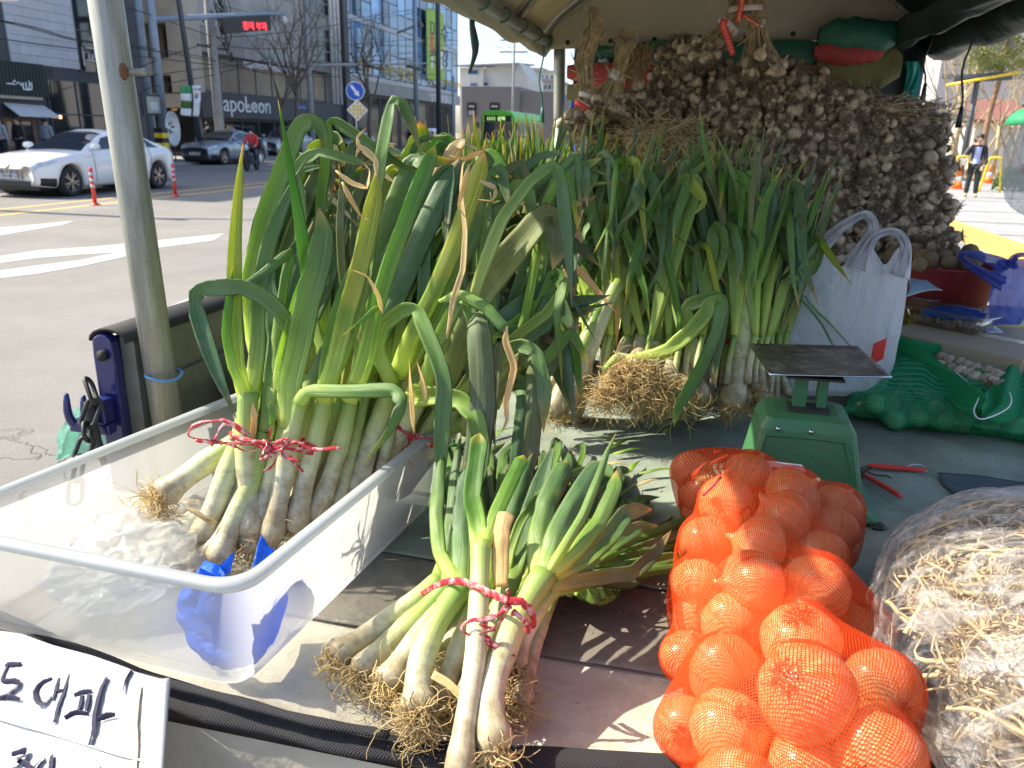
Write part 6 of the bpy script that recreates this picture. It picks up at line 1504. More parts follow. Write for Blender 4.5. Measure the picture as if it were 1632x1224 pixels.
for pts, w_ in [([(510, 725), (570, 705), (630, 695)], 7), ([(560, 720), (550, 790), (530, 840)], 7), ([(610, 710), (600, 780), (590, 830)], 7), ([(445, 880), (520, 845), (610, 850)], 7.5), ([(732, 600), (690, 690), (650, 850), (640, 960), (610, 1065)], 8.5), ([(670, 890), (730, 865), (790, 855)], 8)]: ink(k_, O(pts), w_)
k_.build('letter_pa', MAT['ink'], sg_, True); k_ = MB()
for pts, w_ in [([(80, 1130), (180, 1105), (130, 1170), (60, 1215)], 8), ([(120, 1170), (190, 1200), (200, 1240)], 7), ([(300, 1150), (250, 1200), (225, 1250)], 8), ([(355, 1135), (350, 1200), (345, 1300)], 8)]: ink(k_, O(pts), w_)
k_.build('letter_jeon', MAT['ink'], sg_, True); k_ = MB(); ink(k_, O([(690, 1215), (680, 1300)]), 6); k_.build('pen_stroke', MAT['ink'], sg_, True)
def strip(pts, wpx, mat, name, d=.0075):
 mb = MB(); P = catmull([SD(x, y, d) for x, y in pts], 14); mb.tube(P, [wpx / FPX * 1.085 / 2 * (1 + .12 * math.sin(i * 2.1)) for i in range(15)], 6, True, flat=.10, S0=(SD(100, 1100) - SD(110, 1100))); mb.build(name, mat, sg_, True)
strip([(222, 1095), (216, 1150), (217, 1190), (212, 1260)], 9, MAT['oldtape'], 'old_tape')
strip([(-60, 1130), (60, 1163), (180, 1200), (250, 1218)], 3, MAT['white'], 'tape_edge')
mb = MB(); mb.tube(catmull([SD(209, 1068, .008), SD(200, 1084, .008), SD(196, 1103, .008)], 8), [.0042, .004, .0035, .003, .003, .0028, .002, .0015, .001], 6, flat=.3); mb.build('tear', MAT['ink'], sg_, True)
# ---------------------------------------------------------------- leeks in the tub (measured leaf by leaf), then the bunches behind
def W_(px, D): return px * D / FPX
def HL(pts, w, m='leaf', **k):                       # a leaf given as picture position and distance
 P = [PD(x, y, d) for x, y, d in pts]; dm = sum(p[2] for p in pts) / len(pts)
 if len(pts) > 7: k.setdefault('twist', rnd.choice((-1, 1)) * rnd.uniform(.4, 1.0)); k.setdefault('wav', .22)
 return dict(P=P, w=W_(w, dm) * .88, m=m, cam=True, twist=k.pop('twist', rnd.uniform(-.3, .3)), tipp=k.pop('tipp', .6), **k)
def HK(B, pts, rpx, leaves, roots=True, **k):
 P = [PD(x, y, d) for x, y, d in pts]; r0 = W_(rpx, pts[0][2]) / 2; r1 = W_(rpx * .88, pts[-1][2]) / 2
 return leek(B, P, r0, r1, leaves, roots, **k)
A = thing('leek_bunch', 'large upright bunch of leeks standing in the near end of the white tub', 'vegetable bunch', PD(380, 890, 1.42), 'tied bunches of large green onions on the truck bed')
d0, d1 = 1.43, 1.44
HK(A, [(400, 860, 1.42), (396, 780, 1.43), (392, 700, 1.43), (396, 625, 1.43)], 38, [
 HL([(392, 640, 1.43), (378, 580, 1.42), (373, 500, 1.42), (374, 400, 1.42), (380, 300, 1.42), (387, 228, 1.42)], 26, 'leaf_yellow', tipp=.5),
 HL([(398, 640, 1.44), (410, 560, 1.45), (412, 470, 1.46), (428, 390, 1.46), (455, 320, 1.47), (490, 250, 1.48)], 27, 'leaf_dark'),
 HL([(392, 635, 1.42), (370, 585, 1.41), (360, 530, 1.41), (366, 470, 1.41), (372, 420, 1.41)], 16, 'leaf_fresh')], rootm='root_dark', floor=.835)
HK(A, [(430, 868, 1.42), (448, 780, 1.43), (462, 700, 1.43), (480, 630, 1.43)], 34, [
 HL([(478, 640, 1.42), (492, 622, 1.40), (540, 623, 1.39), (600, 622, 1.37), (630, 622, 1.36), (641, 645, 1.34), (620, 690, 1.34), (577, 742, 1.36)], 27, 'leaf', tipp=.7),
 HL([(474, 650, 1.44), (500, 600, 1.45), (540, 520, 1.46), (575, 440, 1.48), (600, 370, 1.5)], 26, 'leaf_dark')], floor=.835)
HK(A, [(392, 880, 1.42), (425, 790, 1.44), (447, 720, 1.44), (462, 660, 1.44)], 36, [
 HL([(460, 680, 1.43), (462, 610, 1.42), (478, 540, 1.42), (490, 480, 1.42), (505, 430, 1.42), (515, 370, 1.42), (508, 330, 1.42)], 46, 'leaf', tipp=.75),
 HL([(452, 670, 1.45), (440, 600, 1.47), (450, 520, 1.49), (470, 440, 1.5), (500, 350, 1.52)], 38, 'leaf_dark'),
 HL([(458, 660, 1.44), (462, 590, 1.46), (470, 540, 1.46), (450, 500, 1.43), (420, 472, 1.41), (385, 457, 1.40), (345, 458, 1.40), (316, 462, 1.41), (310, 485, 1.42), (330, 550, 1.41), (352, 610, 1.40), (377, 668, 1.40)], 31, 'leaf_dark', tipp=.78, twist=.2)], floor=.835)
HK(A, [(350, 880, 1.43), (375, 790, 1.45), (410, 700, 1.46), (440, 620, 1.46)], 34, [
 HL([(440, 640, 1.46), (452, 560, 1.45), (478, 470, 1.44), (490, 440, 1.44), (480, 370, 1.42), (466, 290, 1.41), (453, 215, 1.41), (443, 158, 1.41)], 25, 'leaf_fresh', tipp=.55),
 HL([(430, 640, 1.48), (405, 540, 1.5), (400, 440, 1.5), (420, 350, 1.5), (450, 270, 1.5), (475, 205, 1.5), (497, 189, 1.5), (512, 210, 1.5), (520, 245, 1.5)], 34, 'leaf', tipp=.8),
 HL([(436, 630, 1.47), (440, 540, 1.48), (455, 440, 1.48), (465, 400, 1.48), (420, 435, 1.45), (380, 462, 1.42), (357, 487, 1.41)], 18, 'leaf')], floor=.835)
HK(A, [(470, 850, 1.44), (485, 770, 1.45), (505, 690, 1.45), (520, 620, 1.45)], 34, [
 HL([(515, 640, 1.44), (535, 570, 1.43), (552, 500, 1.42), (572, 430, 1.42), (586, 370, 1.42), (598, 310, 1.42), (600, 270, 1.42)], 34, 'leaf_yellow', tipp=.72),
 HL([(600, 285, 1.42), (600, 258, 1.42), (588, 243, 1.42), (572, 233, 1.42), (570, 218, 1.42), (585, 203, 1.42)], 12, 'leaf_dry', th0=.004, tipp=.3),
 HL([(512, 640, 1.45), (518, 580, 1.45), (530, 520, 1.45), (548, 460, 1.44), (570, 400, 1.44)], 22, 'leaf_fresh'),
 HL([(520, 620, 1.46), (555, 540, 1.48), (580, 450, 1.5), (590, 380, 1.52), (600, 300, 1.52), (612, 230, 1.52), (624, 165, 1.52), (638, 160, 1.52), (655, 195, 1.52), (672, 250, 1.52)], 27, 'leaf', tipp=.8)], floor=.835)
HK(A, [(500, 830, 1.46), (530, 750, 1.48), (550, 680, 1.48), (562, 620, 1.48)], 30, [
 HL([(556, 640, 1.46), (580, 570, 1.45), (600, 490, 1.44), (625, 410, 1.44), (655, 330, 1.44), (682, 262, 1.44), (694, 232, 1.44)], 29, 'leaf_fresh', tipp=.85),
 HL([(570, 630, 1.45), (590, 580, 1.44), (602, 520, 1.42), (605, 487, 1.41), (580, 508, 1.40), (543, 537, 1.39)], 13, 'leaf_fresh', tipp=.5),
 HL([(566, 620, 1.50), (600, 540, 1.52), (640, 450, 1.54), (680, 360, 1.55), (715, 290, 1.56), (735, 250, 1.57)], 44, 'leaf_dark', tipp=.75),
 HL([(560, 640, 1.52), (570, 560, 1.55), (600, 460, 1.56), (640, 380, 1.57), (670, 320, 1.58), (700, 300, 1.58), (720, 330, 1.56)], 46, 'leaf_dark', tipp=.8)], floor=.835)
HK(A, [(455, 840, 1.50), (490, 760, 1.52), (520, 690, 1.52), (545, 620, 1.52)], 30, [
 HL([(540, 640, 1.52), (520, 540, 1.55), (515, 430, 1.56), (510, 330, 1.56), (520, 240, 1.56), (524, 192, 1.56), (545, 200, 1.55), (590, 230, 1.54), (640, 262, 1.53), (690, 285, 1.53)], 24, 'leaf', tipp=.8),
 HL([(545, 630, 1.50), (560, 540, 1.48), (545, 430, 1.46), (542, 360, 1.46), (545, 300, 1.46), (540, 262, 1.46)], 15, 'leaf_dull'),
 HL([(540, 620, 1.53), (500, 520, 1.54), (480, 420, 1.53), (480, 330, 1.52), (470, 265, 1.5), (510, 242, 1.48), (560, 256, 1.48), (592, 264, 1.48)], 22, 'leaf', tipp=.85)], floor=.835)
# leek lying low with its root beard against the tub wall
HK(A, [(255, 792, 1.44), (300, 757, 1.46), (350, 722, 1.47), (400, 690, 1.47)], 40, [
 HL([(396, 690, 1.47), (440, 620, 1.50), (480, 540, 1.53), (520, 450, 1.56), (560, 360, 1.57)], 34, 'leaf_dark')], rootm='root', rootn=120, rootL=.075)
HK(A, [(318, 868, 1.42), (345, 800, 1.43), (372, 730, 1.44), (392, 670, 1.45)], 38, [
 HL([(390, 680, 1.45), (405, 600, 1.47), (420, 500, 1.5), (470, 400, 1.52), (540, 300, 1.54)], 30, 'leaf_dark')], rootn=30, floor=.835)
HK(A, [(345, 900, 1.39), (372, 830, 1.41), (400, 770, 1.43), (425, 690, 1.44)], 36, [
 HL([(425, 690, 1.44), (432, 610, 1.46), (440, 540, 1.48), (430, 450, 1.5), (440, 380, 1.5)], 30, 'leaf_dark')], rootm='root_dark', floor=.835)
HK(A, [(300, 905, 1.38), (345, 860, 1.41), (380, 800, 1.43), (410, 730, 1.45)], 24, [], rootm='root_dark', floor=.835)
for (pts, w_, m_) in [([(345, 833, 1.40), (330, 828, 1.39), (310, 815, 1.39), (290, 808, 1.39)], 10, 'leaf_dry'), ([(402, 700, 1.42), (405, 670, 1.41), (403, 640, 1.41)], 12, 'leaf_dry'), ([(432, 700, 1.42), (434, 665, 1.41), (430, 640, 1.41)], 10, 'leaf_fresh')]:
 kw = HL(pts, w_, m_); leaf_mesh(kw.pop('P'), kw.pop('w'), th0=.004, **{k: v for k, v in kw.items() if k in ('cam', 'twist', 'tipp')}).build('dry_sheath', MAT[m_], A, True)
# filler leeks behind the measured ones
for i in range(24):
 x = 395 + i * 9 + rnd.uniform(-8, 8); D = 1.52 + rnd.uniform(0, .12)
 sp = PD(x + 45, 600 + rnd.uniform(-20, 20), D); st = [PD(x - 10, 820, D - .04), PD(x + 18, 710, D), sp]
 lv = []
 for j in range(6):
  tx = x + 60 + rnd.uniform(-60, 120) * (.6 + i * .028); ty = rnd.uniform(215, 400)
  lv.append(HL([(x + 42, 615, D), (x * .45 + tx * .55 + rnd.uniform(-20, 10), 470, D + .03), (tx, ty + 60, D + .06), (tx + rnd.uniform(5, 40), ty, D + .06), (tx + rnd.uniform(20, 90), ty + rnd.uniform(-30, 80), D + .04)], rnd.choice((13, 18, 24, 30, 38)), rnd.choice(['leaf', 'leaf_dark', 'leaf_fresh', 'leaf', 'leaf_dull', 'leaf_yellow', 'leaf_dry']), tipp=.7))
 leek(A, st, .012, .012, lv, False)
A1 = tie_band(A, PD(438, 705, 1.45), Vector((.12, .35, 1)), .080, .052, CR, .009, ends=6)
mb = MB()
for pts in ([(392, 690), (365, 672), (325, 672), (303, 682), (306, 698), (345, 702)], [(395, 694), (360, 676), (345, 695), (338, 712)], [(378, 712), (356, 706), (338, 704), (310, 700)], [(405, 705), (430, 722), (415, 735)], [(440, 705), (458, 700), (450, 725), (478, 735)], [(420, 700), (440, 718), (470, 705), (500, 716), (545, 714)]):
 P = catmull([PD(x, y, 1.385 - .00005 * i) for i, (x, y) in enumerate(pts)], 16); mb.tube([p + rv(.0012) for p in P], [.0036 * rnd.uniform(.5, 1.3) for _ in P], 6, True, flat=.25, jag=.5)
mb.build('loose_string', MAT['tie'], A1, True)

# second bunch in the tub, leaning right
Bq = thing('leek_bunch', 'leek bunch leaning over the right rim of the white tub with hanging leaves', 'vegetable bunch', PD(600, 800, 1.6), 'tied bunches of large green onions on the truck bed')
HK(Bq, [(560, 800, 1.52), (585, 720, 1.53), (610, 650, 1.53), (632, 590, 1.52)], 32, [
 HL([(625, 610, 1.50), (600, 560, 1.47), (610, 520, 1.45), (640, 495, 1.43), (664, 492, 1.42), (680, 530, 1.40), (700, 580, 1.38), (708, 610, 1.37), (704, 680, 1.36), (703, 740, 1.35), (706, 792, 1.34)], 30, 'leaf', tipp=.8, twist=.1),
 HL([(632, 600, 1.52), (655, 540, 1.5), (690, 470, 1.48), (720, 400, 1.47), (745, 330, 1.46), (765, 270, 1.46), (772, 240, 1.46)], 33, 'leaf_yellow', tipp=.8),
 HL([(640, 600, 1.54), (680, 530, 1.54), (715, 450, 1.54), (750, 380, 1.54), (768, 300, 1.54)], 32, 'leaf', tipp=.8)], roots=False)
HK(Bq, [(585, 800, 1.62), (622, 720, 1.60), (655, 660, 1.55), (680, 610, 1.54)], 32, [
 HL([(670, 620, 1.52), (650, 635, 1.46), (690, 630, 1.42), (735, 638, 1.40), (758, 665, 1.38), (765, 710, 1.37), (760, 760, 1.36), (745, 795, 1.36)], 36, 'leaf', tipp=.82, twist=.1),
 HL([(680, 615, 1.54), (720, 540, 1.54), (770, 460, 1.55), (820, 400, 1.55), (862, 350, 1.55), (884, 342, 1.55), (890, 390, 1.53), (880, 430, 1.52)], 54, 'leaf_dull', tipp=.8),
 HL([(690, 610, 1.56), (740, 560, 1.57), (800, 510, 1.58), (850, 470, 1.59), (880, 440, 1.6)], 36, 'leaf_dark'),
 HL([(676, 620, 1.5), (690, 560, 1.47), (735, 470, 1.46), (750, 500, 1.45), (762, 540, 1.44), (765, 556, 1.44), (748, 595, 1.43), (722, 628, 1.43)], 24, 'leaf', tipp=.6)], roots=False)
HK(Bq, [(612, 790, 1.68), (645, 720, 1.66), (690, 670, 1.6), (715, 630, 1.59)], 30, [
 HL([(705, 640, 1.56), (730, 560, 1.50), (755, 500, 1.46), (763, 520, 1.42), (768, 580, 1.40), (770, 640, 1.39), (755, 760, 1.38), (735, 800, 1.38)], 46, 'leaf_dull', tipp=.85, twist=0),
 HL([(715, 635, 1.58), (760, 590, 1.57), (830, 530, 1.56), (870, 500, 1.55), (905, 455, 1.55), (898, 450, 1.54), (888, 500, 1.52), (893, 560, 1.52), (896, 615, 1.52)], 22, 'leaf', tipp=.7),
 HL([(700, 480, 1.46), (735, 470, 1.44), (775, 490, 1.42), (800, 518, 1.41), (808, 524, 1.41)], 22, 'leaf', th0=.006, tipp=.8),
 HL([(808, 520, 1.41), (806, 545, 1.41), (820, 585, 1.41), (806, 640, 1.41), (808, 670, 1.41), (798, 692, 1.41)], 14, 'leaf_dry', th0=.003, tipp=.4),
 HL([(712, 640, 1.55), (780, 590, 1.5), (820, 550, 1.48), (855, 560, 1.46), (868, 620, 1.45), (866, 690, 1.45)], 28, 'leaf_dark', tipp=.8)], roots=False)
HK(Bq, [(620, 790, 1.69), (658, 730, 1.68), (705, 690, 1.65), (750, 670, 1.6)], 30, [
 HL([(740, 680, 1.58), (790, 620, 1.54), (830, 570, 1.50), (850, 580, 1.48), (852, 650, 1.46), (845, 720, 1.45), (838, 770, 1.45)], 32, 'leaf_dull', tipp=.85),
 HL([(745, 675, 1.6), (800, 620, 1.58), (830, 602, 1.55), (834, 640, 1.5), (825, 720, 1.48), (820, 770, 1.48)], 26, 'leaf_dark', tipp=.85),
 HL([(730, 560, 1.5), (765, 440, 1.48), (800, 350, 1.48), (845, 290, 1.48), (882, 262, 1.48), (895, 290, 1.48), (901, 360, 1.47), (906, 430, 1.47), (912, 492, 1.47)], 26, 'leaf_dark', tipp=.75, th0=.01),
 HL([(740, 690, 1.58), (770, 660, 1.52), (790, 600, 1.46), (796, 540, 1.44), (790, 600, 1.42), (785, 680, 1.41), (790, 720, 1.41)], 18, 'leaf_dull')], roots=False)
for i in range(24):
 x = 560 + i * 7; D = 1.52 + rnd.uniform(0, .16); lv = []
 sp = PD(x + 70, 640 - i * 3 + rnd.uniform(-20, 10), D)
 for j in range(6):
  tx = 700 + rnd.uniform(-60, 190); ty = rnd.uniform(235, 540)
  m_ = rnd.choice(['leaf', 'leaf_dark', 'leaf_dark', 'leaf_dull', 'leaf', 'leaf_fresh', 'leaf_dry'])
  lv.append(HL([(x + 66, 650, D), (x * .4 + 40 + tx * .6, 540, D), (tx, ty + 60, D + .02), (tx + rnd.uniform(20, 60), ty + 10, D + .02), (tx + rnd.uniform(30, 110), ty + rnd.uniform(-20, 150), D)], rnd.choice((12, 18, 24, 30, 40)), m_, tipp=.72))
 leek(Bq, [PD(545 + i * 4, 790, 1.67), PD(585 + i * 5, 712, D * .5 + .83), sp], .012, .012, lv, False)
tie_band(Bq, PD(655, 690, 1.60), Vector((.35, .3, .8)), .075, .05, CR, .008, ends=2)
mb = MB(); P = catmull([PD(765, 640, 1.40), PD(770, 560, 1.43), PD(730, 560, 1.45), PD(722, 480, 1.43), PD(740, 400, 1.44), PD(745, 330, 1.45)], 16);
leaf_mesh([PD(712, 540, 1.42), PD(722, 480, 1.42), PD(738, 430, 1.42), PD(742, 370, 1.42), PD(735, 300, 1.42), PD(738, 262, 1.42), PD(755, 240, 1.42)], .012, th0=.004, cam=True, twist=1.2).build('dry_sheath', MAT['leaf_dry'], Bq, True)
for pts in ([(748, 262), (738, 300), (730, 330), (745, 350)], [(770, 240), (740, 252), (715, 248)], [(765, 288), (790, 300), (785, 320), (760, 318)], [(535, 272), (560, 292), (585, 300), (590, 272), (580, 262)], [(545, 290), (560, 320), (575, 345), (590, 352)], [(610, 500), (603, 470), (585, 440), (560, 430)], [(660, 690), (655, 620), (652, 570)], [(680, 640), (672, 600), (664, 575)]):
 leaf_mesh([PD(x, y, 1.40) for x, y in pts], .010, th0=.003, cam=True, twist=1.5, n=14).build('dry_curl', MAT['leaf_dry'], Bq, True)

# ---------------------------------------------------------------- front bunch lying on the sheet
Fb = thing('leek_bunch', 'leek bunch lying on the bare sheet in front with root beards towards the camera', 'vegetable bunch', PD(760, 960, 1.24), 'tied bunches of large green onions on the truck bed')
fl_ = .822
HK(Fb, [(528, 1052, 1.16), (590, 1008, 1.2), (650, 965, 1.24), (700, 925, 1.27)], 38, [HL([(695, 930, 1.27), (712, 880, 1.31), (722, 810, 1.36), (728, 740, 1.42), (735, 690, 1.46)], 24, 'leaf_dark')], rootn=60, rootL=.045, floor=fl_)
HK(Fb, [(568, 1078, 1.14), (620, 1025, 1.18), (670, 980, 1.22), (715, 935, 1.25)], 40, [HL([(715, 935, 1.25), (722, 880, 1.3), (735, 820, 1.34), (742, 760, 1.38), (745, 690, 1.44)], 32, 'leaf_dark')], rootn=90, rootm='root', floor=fl_)
HK(Fb, [(612, 1095, 1.10), (650, 1040, 1.14), (690, 990, 1.18), (730, 940, 1.21)], 42, [HL([(730, 940, 1.21), (745, 880, 1.26), (750, 800, 1.32), (760, 740, 1.38), (775, 700, 1.42)], 34, 'leaf')], rootn=90, floor=fl_)
HK(Fb, [(668, 1140, 1.04), (668, 1070, 1.08), (692, 1000, 1.12), (735, 935, 1.17)], 46, [
 HL([(733, 940, 1.17), (738, 890, 1.21), (738, 840, 1.26), (745, 780, 1.32), (755, 740, 1.36)], 40, 'leaf_dark', tipp=.85),
 HL([(728, 930, 1.18), (700, 880, 1.22), (695, 820, 1.27), (700, 760, 1.32), (708, 700, 1.38)], 26, 'leaf')], rootn=190, rootL=.062, floor=fl_)
HK(Fb, [(728, 1250, .95), (742, 1150, 1.0), (758, 1040, 1.07), (764, 930, 1.14), (766, 865, 1.18)], 38, [
 HL([(765, 880, 1.17), (760, 830, 1.2), (752, 790, 1.22), (760, 730, 1.26), (765, 690, 1.3)], 34, 'leaf_fresh', tipp=.9),
 HL([(768, 880, 1.17), (785, 830, 1.2), (808, 780, 1.24), (825, 745, 1.28), (835, 725, 1.3)], 27, 'leaf_fresh', tipp=.9)], rootn=40, floor=fl_)
HK(Fb, [(792, 1200, .98), (780, 1120, 1.03), (800, 1040, 1.09), (830, 975, 1.14), (868, 915, 1.18)], 50, [
 HL([(862, 920, 1.18), (858, 860, 1.21), (872, 800, 1.26), (895, 755, 1.3), (905, 735, 1.33)], 42, 'leaf_dark', tipp=.85),
 HL([(868, 915, 1.18), (885, 855, 1.21), (915, 800, 1.26), (945, 755, 1.3), (962, 735, 1.33)], 40, 'leaf_dark', tipp=.85),
 HL([(872, 915, 1.17), (900, 870, 1.19), (930, 820, 1.22), (950, 770, 1.25), (968, 720, 1.28), (983, 688, 1.3)], 18, 'leaf', tipp=.5),
 HL([(878, 912, 1.18), (920, 875, 1.2), (955, 830, 1.24), (978, 780, 1.28), (982, 750, 1.32)], 30, 'leaf', tipp=.8),
 HL([(880, 915, 1.19), (930, 890, 1.22), (970, 855, 1.26), (1000, 815, 1.30), (1040, 812, 1.33)], 34, 'leaf_dark', tipp=.8),
 HL([(872, 935, 1.19), (920, 925, 1.22), (970, 918, 1.26), (1010, 912, 1.28), (1045, 880, 1.33), (1070, 845, 1.36)], 28, 'leaf_dull', tipp=.7)], rootn=60, floor=fl_)
HK(Fb, [(818, 1060, 1.12), (835, 1010, 1.15), (860, 965, 1.18), (890, 930, 1.21)], 34, [
 HL([(885, 935, 1.21), (930, 900, 1.25), (985, 860, 1.3), (1020, 840, 1.33), (1050, 838, 1.36)], 30, 'leaf'),
 HL([(885, 940, 1.21), (940, 925, 1.25), (1000, 905, 1.29), (1040, 900, 1.32)], 26, 'leaf')], rootn=16, floor=fl_)
HK(Fb, [(700, 1120, 1.08), (722, 1060, 1.12), (745, 1000, 1.16), (770, 940, 1.2)], 38, [HL([(770, 940, 1.2), (790, 880, 1.25), (815, 820, 1.3), (835, 760, 1.36), (850, 720, 1.4)], 36, 'leaf_dark')], rootn=60, floor=fl_)
HK(Fb, [(745, 1120, 1.08), (765, 1050, 1.12), (790, 990, 1.16), (810, 930, 1.2)], 40, [HL([(810, 935, 1.2), (825, 880, 1.25), (845, 820, 1.3), (865, 760, 1.36), (885, 700, 1.42)], 36, 'leaf_dark'), HL([(805, 940, 1.2), (812, 880, 1.24), (830, 830, 1.27), (870, 780, 1.31), (920, 752, 1.35), (950, 740, 1.37)], 17, 'leaf', tipp=.7)], rootn=60, floor=fl_)
TG = [(700, 720), (730, 700), (765, 692), (800, 690), (840, 694), (880, 700), (915, 708), (950, 722), (985, 745), (1015, 775), (1045, 805), (1065, 835), (1060, 870), (1035, 900), (1000, 925)]
for i in range(9):
 lv = []; s0 = PZ(752 + i * 17, 945 - abs(i - 4) * 3, .862)
 for j in range(7):
  q = min(13.99, max(0, i * 1.7 + rnd.uniform(-1.6, 2.6))); a, b = TG[int(q)], TG[min(14, int(q) + 1)]; f = q - int(q); s_ = rnd.uniform(.55, 1.02)
  tx, ty = (a[0] + (b[0] - a[0]) * f), (a[1] + (b[1] - a[1]) * f); tx = 752 + i * 17 + (tx - 752 - i * 17) * s_; ty = 945 + (ty - 945) * s_; hz = rnd.uniform(.85, .90)
  lv.append(dict(P=[s0, PZ((s0.x * 0 + 752 + i * 17) * .55 + tx * .45 + rnd.uniform(-8, 8), 945 * .55 + ty * .45, hz), PZ(tx - rnd.uniform(-4, 8), ty + 22, hz - .01), PZ(tx, ty, rnd.uniform(.832, .86)), PZ(tx + rnd.uniform(-22, 30), ty + rnd.uniform(-4, 30), .829)], w=rnd.choice((.014, .020, .026, .032)), m=rnd.choice(['leaf', 'leaf_dark', 'leaf_dark', 'leaf', 'leaf_fresh', 'leaf_dull']), cam=True, twist=rnd.uniform(-.6, .6), tipp=rnd.uniform(.55, .8)))
 leek(Fb, [PZ(650 + i * 22, 1090 + (i % 3) * 18, .842), PZ(705 + i * 19, 1010, .858), s0], .0135, .0115, lv, True, 80, floor=fl_)
leaf_mesh([PD(798, 935, 1.14), PD(797, 880, 1.17), (PD(800, 840, 1.19)), PD(808, 815, 1.2)], .026, th0=.004, w0=.020, cam=True, twist=.2, tipp=.95).build('dry_sheath', MAT['leaf_dry'], Fb, True)
leaf_mesh([PD(690, 1075, 1.06), PD(715, 1090, 1.05), PD(745, 1120, 1.03), PD(765, 1160, 1.0), PD(790, 1200, .97)], .012, th0=.004, w0=.012, cam=True, twist=1.0, tipp=.6).build('dry_sheath', MAT['leaf_dry'], Fb, True)
for i in range(18):
 x = 700 + i * 19
 lv = []
 for j in range(6):
  tx = x + rnd.uniform(-20, 90) * (.4 + i * .05); ty = rnd.uniform(700, 790) + i * 7
  P0, P1, P2, P3 = PZ(770 + i * 6, 930, .87), PZ((770 + i * 6 + tx) / 2, (930 + ty) / 2, .885 + rnd.uniform(-.02, .03)), PZ(tx, ty, .865 + rnd.uniform(-.02, .03)), PZ(tx + rnd.uniform(-10, 50), ty - rnd.uniform(5, 35), .829 + rnd.uniform(0, .01))
  lv.append(dict(P=[P0, P1, P2, P3], w=rnd.uniform(.012, .028), m=rnd.choice(['leaf', 'leaf_dark', 'leaf', 'leaf_dull']), cam=True, twist=rnd.uniform(-.4, .4), tipp=rnd.uniform(.5, .8)))
 leek(Fb, [PZ(640 + i * 11, 1085, .845), PZ(715 + i * 8, 990, .86), PZ(770 + i * 6, 930, .87)], .013, .011, lv, True, 60, floor=fl_)
mb = MB(); P = catmull([PD(672, 948, 1.20), PD(700, 930, 1.165), PD(735, 927, 1.13), (PD(770, 940, 1.11)), PD(800, 955, 1.09), PD(835, 962, 1.08), PD(850, 985, 1.09), PD(850, 1002, 1.11)], 26)
mb.tube([p + rv(.0008) for p in P], [.0062 * (1 - .35 * abs(i / 13 - 1)) for i in range(27)], 8, True, flat=.2, S0=CU, jag=.35); tbf = mb.build('tie_string', MAT['tie'], Fb, True)
mb = MB()
for pts in ([(815, 965), (780, 985), (745, 990), (735, 1005), (760, 1015)], [(812, 968), (790, 1000), (765, 1012), (780, 1030), (820, 1045)], [(815, 975), (838, 990), (842, 1010)], [(805, 968), (812, 950), (808, 940)], [(760, 1010), (790, 1028), (815, 1050)], [(790, 985), (770, 995), (790, 1005)]):
 Q = catmull([PD(x, y, 1.075) for x, y in pts], 14); mb.tube([p + rv(.001) for p in Q], [.0040 * rnd.uniform(.5, 1.3) for _ in Q], 6, True, flat=.25, jag=.5)
mb.build('knot', MAT['tie'], tbf, True)
# loose cut leaf ends and peel on the sheet
for i, (x, y, a, L, m_) in enumerate([(1070, 685, 40, .07, 'leaf_fresh'), (1010, 745, 60, .09, 'leaf_fresh'), (1050, 752, 15, .10, 'leaf_yellow'), (980, 742, 0, .06, 'leaf_dry'), (1035, 770, 25, .07, 'leaf_dry'), (760, 700, 10, .12, 'leaf'), (800, 690, 50, .10, 'leaf_fresh'), (1000, 705, 40, .12, 'leaf_fresh'), (960, 700, 150, .10, 'leaf'), (1005, 720, 20, .10, 'leaf')]):
 p = PZ(x, y, .832); d = Vector((math.cos(R(a)), math.sin(R(a)), .0)); o = leaf_mesh([p - d * L / 2, p + EZ * .008, p + d * L / 2 + EZ * .003], .013, th0=.004, S0=(d.y, -d.x, 0)).build('leaf_scrap', MAT[m_], None, True)
 tag(o, 'cut off strip of leek leaf lying loose on the tarpaulin', 'leaf scrap', 'loose leek leaf scraps on the tarpaulin')
mb = MB()
for k in range(420):
 u, v = (rnd.uniform(.2, 1.2), rnd.uniform(1.4, 2.2)) if k % 3 else (rnd.uniform(-.5, .1), rnd.uniform(1.1, 2.0)); p = T(u, v, .8255); d = Vector((rnd.uniform(-1, 1), rnd.uniform(-1, 1), .3)).normalized() * rnd.uniform(.002, .006); s = Vector((-d.y, d.x, 0)) * .5
 mb.add([p - d, p + s, p + d, p - s + EZ * .002], [(0, 1, 2), (0, 2, 3), (0, 1, 3)])
tag(mb.build('soil_crumbs', MAT['root_dark']), kind='stuff')

# ---------------------------------------------------------------- bunches standing on the tarpaulin behind
FH = ['leaf_fresh', 'leaf_fresh', 'leaf_yellow', 'leaf', 'leaf']
SH = ['leaf', 'leaf', 'leaf_dark', 'leaf_dark', 'leaf_fresh', 'leaf_dull']
def pv(x, y, v): return PV(x, y, v)
Mq = thing('leek_bunch', 'loose drooping leek leaves and fallen roots hanging over the middle row', 'vegetable bunch', PV(1040, 660, 2.0), 'tied bunches of large green onions on the truck bed')
HK(Mq, [(1165, 650, 2.1), (1178, 580, 2.12), (1185, 500, 2.14), (1190, 440, 2.16)], 34, [HL([(1186, 460, 2.15), (1160, 400, 2.16), (1140, 330, 2.2), (1128, 270, 2.22), (1133, 235, 2.24)], 30, 'leaf', tipp=.7), HL([(1195, 450, 2.15), (1200, 380, 2.18), (1180, 320, 2.2), (1165, 290, 2.22)], 26, 'leaf_fresh'), HL([(1200, 450, 2.15), (1225, 400, 2.18), (1215, 340, 2.2), (1190, 300, 2.22)], 28, 'leaf')], rootn=60, floor=.825)
